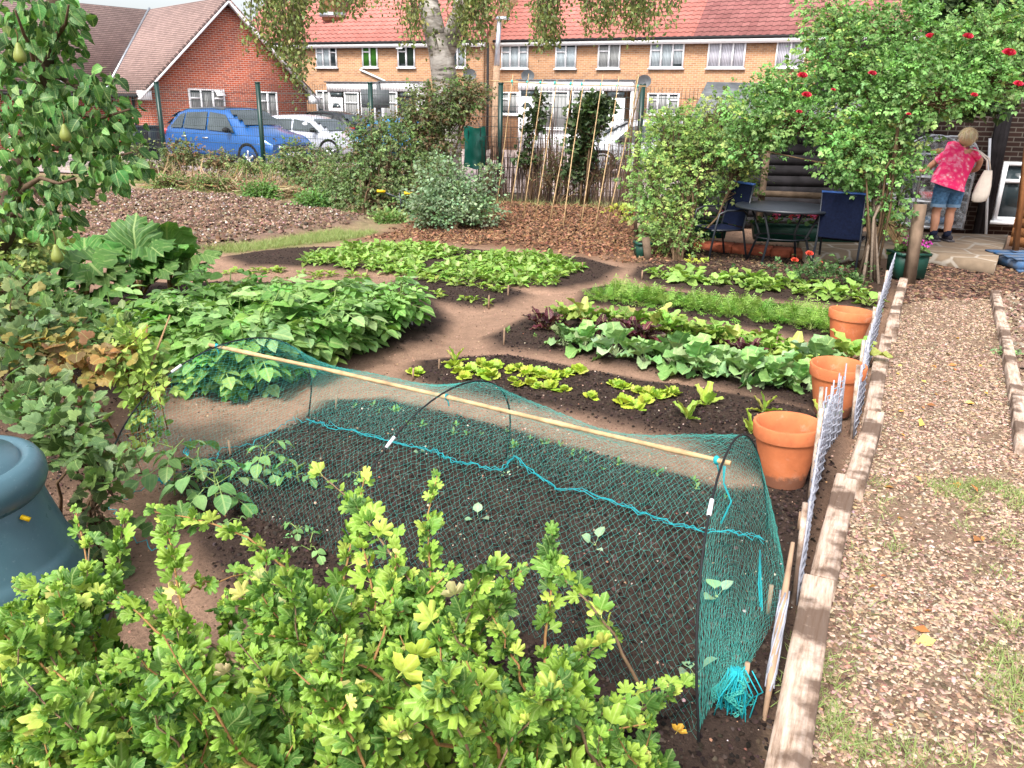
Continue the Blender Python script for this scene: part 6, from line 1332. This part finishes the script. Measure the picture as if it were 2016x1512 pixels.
c = mixc(ns, ls, .6, (.36,.27,.19), ramp(ns, ls, v2.outputs['Color'], [(.2,.45),(.8,1)]), 'MULTIPLY'); c = mixc(ns, ls, ramp(ns, ls, vo.outputs[0], [(.02, 1), (.05, 0)]), c, (.45,.40,.34)); c = mixc(ns, ls, .5, c, ramp(ns, ls, noise(ns, ls, 9, 5, objco(ns)), [(.3,.5),(.7,1)]), 'MULTIPLY'); ls.new(c, b.inputs['Base Color']); bump(ns, ls, b, vo.outputs[0], .4, .02); M['stone'] = m
# stone patio slab
A_ = [(1590,505),(1700,492),(1770,488),(1960,520),(1968,500),(1985,462),(1560,452)]
sp_ = [G(x, y, .14) for x, y in A_]; mb = MB(); mb.prism([(p.x, p.y, .14) for p in sp_], (0, 0, -.17)); tag(mb.build('patio', M['stone']), 'raised crazy paving patio where the woman stands', 'patio', kind='structure')
bk = MB(); a = G(1370, 478, .08); b2_ = G(1600, 497, .08); d_ = (b2_-a); L = d_.length; d_.normalize(); nb_ = int(L/.23)
eb = wroot('brick_edging', a, 'row of red bricks laid flat behind the patio table legs', 'brick edging')
for i in range(nb_):
    p = a + d_*(i+.5)*L/nb_; mb = MB(); mb.box((p.x, p.y, .05 + RND.uniform(-.004,.004)), (L/nb_-.015, .36, .10), rot=Matrix.Rotation(math.atan2(d_.y, d_.x), 3, 'Z')); mb.build('brick', M['redbrick'] if 'redbrick' in M else simple('red_edging_brick', (.36,.10,.055), .9, .1, .2, 12), eb)
# slatted black shed behind the roses
sh = wroot('slatted_shed', at(1500, 460, 14.2), 'dark overlapping board shed with a grey felt roof behind the roses', 'shed')
Ys = 13.6; x0 = at(1385, 400, Ys).x; x1 = at(1690, 400, Ys).x; zt = at(1500, 232, Ys).z
for i in range(int((zt)/.17)):
    z = .02 + i*.17; mb = MB(); mb.box(((x0+x1)/2, Ys, z+.09), (x1-x0, .03, .19), rot=Matrix.Rotation(.16, 3, 'X')); mb.build('board', M['blackwood'], sh)
boxpart(sh, 'wall', 'blackwood', ((x0+x1)/2, Ys+1.1, zt/2), (x1-x0-.02, 2.1, zt))
for x in (x0-.03, x1+.03): boxpart(sh, 'corner_post', 'blackwood', (x, Ys-.02, zt/2), (.09,.09,zt+.05))
r = MB(); q = [at(1362, 226, Ys-.35), at(1560, 230, Ys-.35), at(1570, 164, Ys+1.6), at(1392, 162, Ys+1.6)]; q[0].z = q[1].z = (q[0].z+q[1].z)/2; q[2].z = q[3].z = (q[2].z+q[3].z)/2; q[1].x = q[2].x = x1+.3; slab(r, *q, .06); r.build('roof', M['roofgrey'], sh)
rail = wroot('timber_rail', at(1500, 385, 12.6), 'weathered grey timber rail running in front of the dark shed boards', 'rail')
a, b_ = at(1480, 380, 12.6), at(1760, 392, 11.8); mb = MB(); mb.beam(a, b_, .05, .09); mb.build('rail', M['postwood'], rail)
a2, b3 = at(1680, 272, 12.0), at(1800, 300, 11.8); mb = MB(); mb.beam(at(1560, 270, 12.4), b3, .05, .08); mb.build('rail', M['blackwood'], rail)
for x, y in ((1500, 12.55), (1690, 12.05)):
    p = at(x, 400, y); mb = MB(); mb.box((p.x, y+.05, .75), (.08,.08,1.5)); mb.build('post', M['postwood'], rail)
bw = wroot('reed_bundle', at(1690, 400, 11.4), 'upright bundle of split bamboo canes beside the rose trunk', 'canes')
for i in range(9):
    x = 1672 + i*3 + RND.uniform(-2, 2); a = GZ(x+16, 470); mb = MB(); mb.tube([(a.x, 11.2, 0), tuple(at(x, RND.uniform(300, 345), 11.2))], .016, 6); mb.build('cane', M['bamboo'], bw)
# dark house wall, window, down pipes at the right
Yw = 13.4; xw0 = at(1905, 300, Yw).x
hs_ = wroot('dark_brick_house', (xw0, Yw, 0), 'dark brick house wall with a white framed window at the right edge', 'house')
pw_ = Plane((at(1830, 300, 13.7).x, 13.7), (xw0+6, 12.6)); mb = MB(); wallpoly(mb, pw_, [(0,-.1),(pw_.L,-.1),(pw_.L,5.5),(0,5.5)], -.4, 0); mb.build('wall', M['brick_dark'], hs_)
u0, z1 = pw_.px(1976, 318); u1, z0 = pw_.px(2030, 465)
window(hs_, pw_, u0, u0+.9, max(.25, z0), z1, lights=1, cur=None)
bc = wroot('black_cladding', at(1955, 300, 13.3), 'tall black painted boards at the corner beside the dark brick house', 'cladding')
for i, x in enumerate((1948, 1958, 1968)):
    p = at(x, 330, 13.2); mb = MB(); mb.box((p.x, 13.2 + .02*i, 1.9), (.085,.05,3.8)); mb.build('board', M['blackwood'], bc)
wp = MB(); a = at(1949, 272, 12.7); b_ = at(1941, 462, 12.55); wp.tube([b_, a], .020, 8); tag(wp.build('white_pole', M['white']), 'thin white pole standing just right of the woman', 'pole')
bp_ = MB(); q = at(1925, 330, 13.5)
boxpart(None, 'backdrop_board', 'blackwood', (at(1830, 300, 14.2).x, 14.2, 1.5), (4.2, .08, 3.0)); o = bpy.data.objects['backdrop_board']; tag(o, 'plain dark backdrop board behind the plastic greenhouse', 'fence panel'); o.name = 'dark_backdrop'  # dark backdrop put in behind the roses and greenhouse
# mini greenhouse with a clear plastic cover
m, ns, ls, b = new_mat('clear_plastic', .12, .6); b.inputs['Base Color'].default_value = (.8,.85,.9,1); b.inputs['Alpha'].default_value = .22
ls.new(ramp(ns, ls, noise(ns, ls, 7, 5, objco(ns), .7), [(.42,.06),(.58,.30),(.7,.6)]), b.inputs['Alpha']); bump(ns, ls, b, noise(ns, ls, 9, 4, objco(ns), .7), .8, .04); M['clear'] = m
gh = wroot('mini_greenhouse', at(1850, 462, 13.2), 'small shelved greenhouse with a crumpled clear plastic cover beside the woman', 'mini greenhouse')
zb = .15; Yg = 13.0; gx0, gx1 = at(1802, 400, Yg).x, at(1905, 400, Yg).x; ztop = at(1850, 300, Yg).z; zar = at(1880, 268, Yg).z
pr_f = MB()
def arch(y):
    return [(gx0, y, zb)] + [(gx0 + (gx1-gx0)*(.5-.5*math.cos(t)), y, ztop + (zar-ztop)*math.sin(t)) for t in np.linspace(0, PI, 12)] + [(gx1, y, zb)]
for y in (Yg, Yg+.55): mb = MB(); mb.tube(arch(y), .014, 6); mb.build('frame', M['metal'], gh)
for z in (zb+.02, zb+.42, zb+.80, zb+1.15):
    mb = MB()
    for k in range(9): y = Yg+.02+.5*k/8; mb.tube([(gx0, y, z), (gx1, y, z)], .006, 5)
    for x in (gx0, gx1): mb.tube([(x, Yg, z), (x, Yg+.55, z)], .010, 5)
    mb.build('shelf', M['metal'], gh)
cv = MB(); Pc = np.array([arch(y) for y in np.linspace(Yg-.02, Yg+.57, 7)]); Pc = Pc + NR.normal(0, .012, Pc.shape); cv.grid(Pc)
fr = []; ar = arch(Yg-.04)
for k in range(13):
    xx = gx0 + (gx1-gx0)*k/12; tz = ztop + (zar-ztop)*math.sqrt(max(0, 1-((k/12-.5)*2)**2)); fr.append([(xx, Yg-.04 + RND.gauss(0,.02) + .03*math.sin(z_*7+k), zb + (tz-zb)*z_) for z_ in np.linspace(0, 1, 16)])
cv.grid(np.array(fr)); cv.build('plastic_cover', M['clear'], gh, smooth=True)
for x, z, nm, c in ((1835,zb+.48,'tray',(.5,.02,.03)),(1870,zb+.86,'tray',(.06,.06,.07)),(1850,zb+.08,'tray',(.03,.1,.2))):
    p = at(x, 400, Yg+.25); t_ = MB(); t_.box((p.x, Yg+.25, z+.03), (.38,.30,.10), taper=1.1, col=c); tag(t_.build('seed_tray', M['gloss']), {.5:'red seed tray on a greenhouse shelf',.06:'black seed tray on the upper greenhouse shelf',.03:'blue seed tray on the lowest greenhouse shelf'}[c[0]], 'tray')
p = at(1836, 360, Yg+.2); t_ = MB(); t_.lathe([(0,0),(.12,0),(.14,.05),(.0,.09)], (p.x, Yg+.15, zb+1.16), 14, (.6,.33,.02)); tag(t_.build('yellow_bowl', M['gloss'], smooth=True), 'yellow bowl inside the plastic greenhouse', 'bowl')
# white plastic sheet/box behind the rose trunk
p = at(1738, 395, 11.6); mb = MB(); mb.box((p.x, 11.8, p.z-.05), (.42,.3,.5), col=(.62,.63,.66)); mb.box((p.x, 11.79, p.z+.22), (.46,.34,.05), col=(.66,.67,.7)); tag(mb.build('storage_box', M['plain']), 'pale grey plastic box behind the rose trunk', 'box')
# wooden post at the end of the boards, planter with purple flowers
a, b_ = G(1791, 560), at(1812, 402, 9.25); mb = MB(); mb.beam((a.x, 9.2, -.05), (b_.x, 9.25, b_.z), .10, .10); tag(mb.build('wooden_post', M['postwood']), 'square grey wooden post at the far end of the edging boards', 'post')
def geranium(root, cx, cy, z, n, cols, lcols, spread=(.14,.08), r=.03):
    lf = MB(); k = n*9; P = np.array([cx, cy, z]) + NR.normal(0, 1, (k, 3))*[spread[0], spread[1], .035]; inst(lf, t_lobed(5, .1, 2, 1, .3, .1, 41), P, rv(k) + [0,0,.2], UP + rv(k, .4), .055*(.6+.6*NR.random(k)), pal(k, lcols, None, .2)); lf.build('leaves', M['leaf'], root)
    for i in range(n):
        c = np.array([cx + RND.gauss(0, spread[0]*.8), cy + RND.gauss(0, spread[1]*.8), z + .07 + RND.random()*.06]); q = 16; mb = MB(); u = unit(NR.normal(0, 1, (q, 3))); inst(mb, t_ovate(.9, .2, .1, 2, round_=.5), c + u*r*.4, u, np.cross(u, rv(q)), r, pal(q, cols, None, .15)); mb.tube([c, (c[0], c[1], z)], .003, 4, (.1,.2,.05)); mb.build('flower', M['petal'], root)
gl = [(.07,.17,.04),(.10,.22,.05)]
def trough(loc, L, W, Hh, rz, label, mat='trough', name='planter'):
    r_ = empty(name, loc, label, 'planter', None, rz); mb = MB(); mb.box((0,0,Hh/2), (L*.92, W*.85, Hh), taper=1.08); mb.build('tub', M[mat], r_); mb = MB()
    for s in (-1, 1): mb.box((0, s*W/2, Hh-.012), (L+.02, .02, .035)); mb.box((s*L/2, 0, Hh-.012), (.02, W-.022, .035))
    mb.build('rim', M[mat], r_); mb = MB(); mb.box((0,0,Hh-.005), (L*.96, W*.9, .02)); mb.build('soil', M['potsoil'], r_); return r_
M['trough'] = simple('dark_green_plastic', (.008,.055,.038), .45, .4, .1)
pn = trough((at(1786, 540, 9.45).x, 9.5, .03), .36, .32, .30, .1, 'dark green square planter of purple pink geraniums behind the wooden post')
geranium(pn, 0, 0, .32, 9, [(.75,.05,.55),(.6,.03,.45)], gl, (.11,.08), .036)
q = at(1262, 500, 10.6); trough((q.x, 10.55, 0), .18, .18, .22, .2, 'small dark green square tub left of the rose bush')
p = at(1278, 500, 10.4); mb = MB(); mb.beam((p.x, 10.4, -.05), (at(1272, 455, 10.4).x, 10.4, .30), .09, .09); tag(mb.build('wooden_post', M['postwood']), 'short stub of wooden post beside the small green tub', 'post')
tr_ = trough((at(1580, 462, 11.6).x, 11.55, .12), 1.5, .30, .26, -.03, 'long dark green trough of red and pink geraniums behind the table')
geranium(tr_, -.3, -.05, .28, 10, [(.80,.04,.20),(.7,.02,.05),(.85,.15,.4)], gl, (.40,.06), .04); geranium(tr_, .45, -.05, .28, 6, [(.85,.03,.25),(.75,.02,.08)], gl, (.2,.06), .045)
tr2 = trough((at(1375, 455, 11.8).x, 11.8, .12), .8, .28, .26, 0, 'shorter dark green trough of pink geraniums left of the table')
geranium(tr2, 0, -.05, .28, 7, [(.85,.12,.45),(.85,.35,.6)], gl, (.28,.06), .04)
bench = wroot('pale_bench', at(1320, 430, 12.2), 'pale slatted wooden bench half hidden behind the rose bush', 'bench')
for k in range(4): p = at(1305, 398, 12.2); mb = MB(); mb.box((p.x, 12.2, p.z - .12*k), (.72,.03,.08)); mb.build('slat', M['palewood'] if 'palewood' in M else simple('pale_wood', (.36,.29,.2), .85, .1, .2, 9), bench)
for s in (-.36, .38): p = at(1305, 398, 12.2); mb = MB(); mb.box((p.x+s, 12.25, .5), (.07,.07,1.05)); mb.build('post', M['postwood'], bench)
# round table
tc = at(1545, 422, 10.3); tb = wroot('garden_table', (tc.x, 10.3, 0), 'round black metal garden table under the roses', 'table')
R_t = .62; mb = MB(); mb.lathe([(0,.715),(R_t-.02,.715),(R_t,.72),(R_t+.004,.735),(R_t,.75),(R_t-.02,.752),(0,.75)], (tc.x, 10.3, 0), 48); mb.build('tabletop', M['dark'], tb, smooth=False)
for k in range(4):
    a = PI/4 + k*PI/2; c_, s_ = math.cos(a), math.sin(a); mb = MB(); mb.tube([(tc.x+.50*c_, 10.3+.42*s_, .72), (tc.x+.33*c_, 10.3+.30*s_, .38), (tc.x+.46*c_, 10.3+.44*s_, .0)], .016, 7); mb.build('leg', M['dark'], tb)
mb = MB(); mb.tube([(tc.x+.34*math.cos(a), 10.3+.3*math.sin(a), .36) for a in np.linspace(0, 2*PI, 25)], .010, 6); mb.build('leg_ring', M['dark'], tb)
# chairs
M['sling'] = simple('blue_sling', (.004,.008,.028), .85, .15, .2, 40)
def chair(loc, rz, label):
    r_ = empty('garden_chair', loc, label, 'chair', 'blue garden chairs', rz)
    for s in (-1, 1):
        mb = MB(); mb.tube([(s*.27,-.26,0),(s*.27,-.20,.45),(s*.27,-.16,.62),(s*.27,-.05,.66),(s*.27,.20,.66),(s*.26,.27,.60)], .014, 7); mb.build('arm_leg', M['dark'], r_)
        mb = MB(); mb.tube([(s*.26,.34,0),(s*.25,.24,.42),(s*.24,.34,.98)], .014, 7); mb.build('back_leg', M['dark'], r_)
        mb = MB(); mb.tube([(s*.245,-.24,.41),(s*.245,.24,.40)], .012, 6); mb.build('seat_rail', M['dark'], r_)
    mb = MB(); P = np.array([[(x, y, .425 - .03*math.sin(PI*(y+.25)/.5)) for x in np.linspace(-.245,.245,6)] for y in np.linspace(-.25,.25,8)]); mb.grid(P); Q = P[:, ::-1].copy(); Q[..., 2] -= .008; mb.grid(Q); mb.build('seat', M['sling'], r_, smooth=True)
    mb = MB(); P = np.array([[(x, .245 + .10*t + .02*math.cos(x*6), .44 + .54*t) for x in np.linspace(-.24,.24,6)] for t in np.linspace(0,1,8)]); mb.grid(P); Q = P[:, ::-1].copy(); Q[..., 1] += .010; mb.grid(Q); mb.build('backrest', M['sling'], r_, smooth=True)
    mb = MB(); mb.tube([(-.25,.345,.985),(.25,.345,.985)], .016, 7); mb.build('top_rail', M['bluetrim'] if 'bluetrim' in M else simple('blue_trim', (.03,.09,.30), .5, .4), r_)
    return r_
p = at(1655, 500, 9.9); chair((p.x, 9.95, .0), math.radians(150), 'dark blue garden chair on the right of the round table')
p = at(1425, 500, 10.2); chair((p.x, 10.7, .0), math.radians(-70), 'garden chair left of the round table, mostly behind the rose stems')
# shed side and blue pallet at the right edge
sd = wroot('shed_panel', at(2000, 470, 10.8), 'orange brown overlapping board panel standing on the blue pallet', 'shed panel')
for i in range(13):
    z = .22 + i*.13; a = at(2005-.0*i, 470, 11.2); mb = MB(); mb.beam((a.x - .05, 11.3, z), (a.x+1.5, 10.1, z), .02, .14); mb.build('board', M['orangewood'], sd)
a = at(2002, 470, 10.6); mb = MB(); mb.beam((at(1998, 497, 10.6).x, 10.6, .2), (at(2022, 255, 10.6).x, 10.6, 2.0), .07, .05); mb.build('frame_post', M['orangewood'], sd)
M['palblue'] = simple('worn_blue_paint', (.02,.09,.22), .8, .2, .3, 7, c2=(.12,.13,.15))
pa = at(1975, 520, 10.4); pal_ = wroot('blue_pallet', (pa.x+.4, 10.6, 0), 'worn blue wooden pallet under the orange shed panel', 'pallet')
for k in range(3): boxpart(pal_, 'block', 'palblue', (pa.x+.1+.5*k, 10.35, .08), (.16,.5,.10))
for k in range(4): boxpart(pal_, 'deck_board', 'palblue', (pa.x+.65, 10.2+.2*k, .155), (1.3,.14,.022))
boxpart(pal_, 'bearer', 'palblue', (pa.x+.65, 10.08, .02), (1.3,.08,.03))
p = at(2005, 770, 6); 
# wheelbarrow behind the silvery bush
wb = wroot('wheelbarrow', GZ(810, 430), 'wheelbarrow with yellow handle grips half hidden behind the silvery bush', 'wheelbarrow')
h1, h2 = at(742, 376, 13.9), at(795, 380, 13.3)
for h_ in (h1, h2):
    e = h_ + Vector((.75, .25, -.38)); mb = MB(); mb.tube([h_ + Vector((.12,.03,-.02)), h_ + Vector((.35,.1,-.12)), e], .016, 7); mb.build('frame_tube', M['dark'], wb); mb = MB(); mb.tube([h_, h_ + Vector((.14,.03,-.01))], .022, 8); mb.build('grip', M['ochre'], wb)
    mb = MB(); g_ = h_ + Vector((.42,.1,0)); mb.tube([(g_.x-.05, g_.y, .45), (g_.x, g_.y, 0.03)], .014, 6); mb.build('leg', M['dark'], wb)
c_ = (h1+h2)/2 + Vector((.75,.2,-.25)); mb = MB(); mb.lathe([(.14,-.16),(.32,.05),(.34,.06),(.33,.07),(.13,-.14),(0,-.14)], c_, 20); mb.build('tray', M['dark'], wb, smooth=True)
mb = MB(); mb.tube([c_ + Vector((.34*math.cos(a), .34*math.sin(a), .07)) for a in np.linspace(0, 2*PI, 21)], .014, 6); mb.build('tray_rim', M['white'], wb)
mb = MB(); cx = c_ + Vector((.5,.1,0)); mb.tube([(cx.x, cx.y-.03, .2), (cx.x, cx.y+.03, .2)], .19, 18); mb.build('wheel', M['black'], wb)

# ---------------- the woman ----------------
def skin(name, pts, edges, mat, parent, sub=2, root=0):
    me = bpy.data.meshes.new(name); me.from_pydata([p[:3] for p in pts], edges, []); o = bpy.data.objects.new(name, me); COL.objects.link(o); o.parent = parent
    m1 = o.modifiers.new('s', 'SKIN'); m1.use_smooth_shade = True; m1.branch_smoothing = .6
    lay_ = me.skin_vertices[0] if me.skin_vertices else None
    if lay_ is None:
        bpy.context.view_layer.objects.active = o; bpy.ops.mesh.customdata_skin_add(); lay_ = me.skin_vertices[0]
    for i, p in enumerate(pts):
        r_ = p[3]; lay_.data[i].radius = r_ if isinstance(r_, tuple) else (r_, r_)
        lay_.data[i].use_root = (i == root)
    s2 = o.modifiers.new('d', 'SUBSURF'); s2.levels = s2.render_levels = sub; me.materials.append(mat); return o
fp = G(1850, 474, .15); wo = empty('person', (fp.x, fp.y, .15), 'woman in a pink patterned top and denim shorts bending towards the plastic greenhouse', 'person')
# local axes: x to the right of the picture, y away; she faces away, bent forward and to the left, head turned right
body = [(0,0,.84,(.12,.10)),(.05,.08,.98,(.10,.08)),(.13,.22,1.13,(.12,.08)),(.20,.30,1.23,(.12,.07)),(.26,.34,1.30,(.06,.055)),(.29,.37,1.35,(.052,.055)),(.32,.39,1.42,(.085,.095)),(.33,.40,1.48,(.075,.085)),
  (-.09,.01,.80,.10),(-.10,.03,.50,.070),(-.10,.07,.42,.062),(-.11,.02,.28,.066),(-.11,.02,.08,.042),
  (.09,.01,.80,.10),(.10,.02,.50,.070),(.10,.06,.42,.062),(.09,.02,.28,.066),(.09,.02,.08,.042),
  (.36,.27,1.24,.060),(.48,.22,1.14,.052),(.50,.30,1.00,.042),(.44,.45,.96,.034),(.42,.50,.95,.030),
  (.02,.36,1.18,.055),(-.09,.46,1.04,.050),(-.12,.54,.94,.040),(-.15,.64,.95,.032),(-.16,.68,.955,.028)]
eds = [(0,1),(1,2),(2,3),(3,4),(4,5),(5,6),(6,7),(0,8),(8,9),(9,10),(10,11),(11,12),(0,13),(13,14),(14,15),(15,16),(16,17),(3,18),(18,19),(19,20),(20,21),(21,22),(3,23),(23,24),(24,25),(25,26),(26,27)]
skin('body', body, eds, M['skin'], wo)
for hx, hy, hzv, s in ((.42,.50,.95,1),(-.16,.68,.955,-1)):
    pts = [(hx,hy,hzv,(.034,.018)),(hx-.01*s,hy+.045,hzv-.015,(.038,.017))]; e_ = [(0,1)]
    for k in range(4):
        bx = hx - .01*s + (k-1.5)*.019; ln = (.062,.075,.07,.055)[k]; i = len(pts); pts += [(bx,hy+.07,hzv-.02,.0085),(bx,hy+.07+ln*.5,hzv-.035,.008),(bx,hy+.07+ln*.85,hzv-.06,.007)]; e_ += [(1,i),(i,i+1),(i+1,i+2)]
    i = len(pts); pts += [(hx-.035*s,hy+.03,hzv-.012,.010),(hx-.055*s,hy+.06,hzv-.03,.0085)]; e_ += [(0,i),(i,i+1)]; skin('hand', pts, e_, M['skin'], wo, 1)
# head details: face turned away to the right
fa = MB(); fa.blob((.39,.455,1.41), (.018,.022,.02), seg=8, rings=6); fa.build('nose', M['skin'], wo, smooth=True)
for s in (-1, 1): e_ = MB(); e_.blob((.385+.03*s*.3,.43+.03*s,1.45), (.012,.012,.010), seg=8, rings=5); e_.build('eye', M['white'], wo, smooth=True)
e_ = MB(); e_.blob((.382,.45,1.375), (.012,.022,.006), (.5,.1,.08), seg=8, rings=5); e_.build('mouth', M['cloth'], wo, smooth=True)
ha = MB(); ha.blob((.315,.375,1.465), (.118,.122,.115), (.62,.47,.27), seg=20, rings=12, rough=.05); ha.blob((.295,.345,1.41), (.105,.095,.10), (.56,.41,.23), seg=18, rings=10, rough=.06)
nH = 900; u = unit(NR.normal(0, 1, (nH, 3))); u[:, 1] = np.where(u[:, 1] > .45, -u[:, 1], u[:, 1]); Ph = np.array([.31,.37,1.46]) + u*[.118,.12,.115]; Dh = np.cross(np.cross(u, [0,0,-1.]), u) + .2*rv(nH); inst(ha, t_blade, Ph, Dh, u, .085, pal(nH, [(.82,.70,.47),(.72,.58,.36),(.86,.77,.56)], None, .15)); ha.build('hair', M['cloth'], wo, smooth=True)
# top: loft around the leaning torso
def loft(name, rings, mat, parent, col=None, n=28, fold=.0, thick=True):
    P = []
    for j, (cx, cy, cz, rx, ry, tx, tz) in enumerate(rings):
        P.append([(cx + rx*math.cos(a)*(1+fold*math.sin(5*a+j)) , cy + ry*math.sin(a)*(1+fold*math.sin(7*a+j*2)), cz + tx*math.cos(a) + tz*math.sin(a)) for a in np.linspace(0, 2*PI, n+1)[:-1]])
    mb = MB(); P = np.array(P); mb.grid(P, col, closed=True); Q = P*1.0; c = Q.mean(1, keepdims=True); Q = c + (Q-c)*.97; mb.grid(Q[:, ::-1], col, closed=True); return mb.build(name, mat, parent, smooth=True)
m, ns, ls, b = new_mat('pink_pattern', .9, .15); vo = nd(ns, 'ShaderNodeTexVoronoi'); vo.inputs['Scale'].default_value = 13; ls.new(objco(ns), vo.inputs['Vector'])
c = ramp(ns, ls, vo.outputs['Distance'], [(.12, (.85,.50,.55)), (.28, (.85,.11,.22)), (.6, (.80,.03,.15))]); c = mixc(ns, ls, ramp(ns, ls, noise(ns, ls, 10, 4, objco(ns)), [(.52, 0), (.62, .7)]), c, (.85,.30,.42)); ls.new(c, b.inputs['Base Color']); M['pinktop'] = m
loft('top', [(-.05,-.03,.77,.235,.20,-.06,.02),(-.03,.01,.85,.225,.19,-.07,.04),(.03,.07,.95,.205,.175,-.07,.07),(.09,.14,1.06,.205,.165,-.08,.09),(.16,.22,1.17,.215,.155,-.09,.10),(.21,.27,1.24,.215,.14,-.10,.09),(.25,.31,1.285,.16,.12,-.07,.07),(.28,.34,1.32,.085,.085,-.03,.04)], M['pinktop'], wo, fold=.025)
for p0, p1 in (((.33,.27,1.24),(.46,.235,1.16)),((.06,.33,1.20),(-.04,.41,1.09))):
    mb = MB(); a = Vector(p0); b_ = Vector(p1); mb.tube([a, a.lerp(b_, .5), b_], [.085,.078,.070], 14, cap=False); mb.build('sleeve', M['pinktop'], wo, smooth=True)
M['denim'] = simple('denim', (.09,.20,.36), .95, .1, .25, 26, bmp=.2)
loft('shorts', [(0,.01,.70,.21,.135,0,0),(0,.01,.77,.205,.15,0,0),(0,.01,.83,.185,.14,0,0)], M['denim'], wo)
for s in (-1, 1):
    o = loft('shorts_leg', [(s*.105,.03,.50,.098,.10,0,0),(s*.102,.02,.62,.104,.115,0,0),(s*.098,.01,.75,.112,.125,0,0)], M['denim'], wo); loft('hem', [(s*.105,.03,.485,.101,.103,0,0),(s*.105,.03,.53,.103,.106,0,0)], M['hemblue'] if 'hemblue' in M else simple('pale_hem', (.22,.34,.48), .9, .1), wo)
    mb = MB(); mb.tube([(s*.10,.02,.06),(s*.10,.02,.15)], [.050,.054], 12, (.02,.025,.05)); mb.build('sock', M['cloth'], wo, smooth=True)
    sm = MB(); sm.blob((s*.10+.03,.06,.045), (.052,.135,.055), (.05,.045,.055), seg=14, rings=8); sm.box((s*.10+.03,.06,.008), (.10,.27,.022), col=(.12,.11,.12)); sm.build('shoe', M['cloth'], wo, smooth=False)
# tote bag on her shoulder
tg = wroot('tote_bag', Vector((fp.x+.30, fp.y+.02, .75)), 'cream cloth tote bag hanging from the woman by long straps', 'bag')
bx, by = fp.x+.40, fp.y+.06
P = []
for j, (z, rx, ry) in enumerate(((.70,.06,.03),(.72,.105,.05),(.80,.118,.06),(.92,.105,.055),(1.04,.085,.035),(1.14,.06,.02))):
    P.append([(bx + rx*math.cos(a)*(1+.05*math.sin(4*a+j)) + .012*j, by-.12 + ry*math.sin(a), z+.02) for a in np.linspace(0, 2*PI, 21)[:-1]])
mb = MB(); mb.grid(np.array(P), (.72,.64,.56), closed=True); mb.add(np.array(P[0]), [tuple(range(20))[::-1]], (.72,.64,.56)); mb.build('sack', M['cloth'], tg, smooth=True)
mb = MB(); mb.tube([(bx+.04, by-.12, 1.14), (bx+.0, by-.14, 1.30), (fp.x+.34, by+.03, 1.42), (fp.x+.33, by+.25, 1.44)], .011, 6, (.72,.64,.56)); mb.tube([(bx+.10, by-.11, 1.14), (bx+.03, by-.13, 1.32), (fp.x+.37, by+.03, 1.41), (fp.x+.35, by+.25, 1.43)], .011, 6, (.72,.64,.56)); mb.build('strap', M['cloth'], tg)
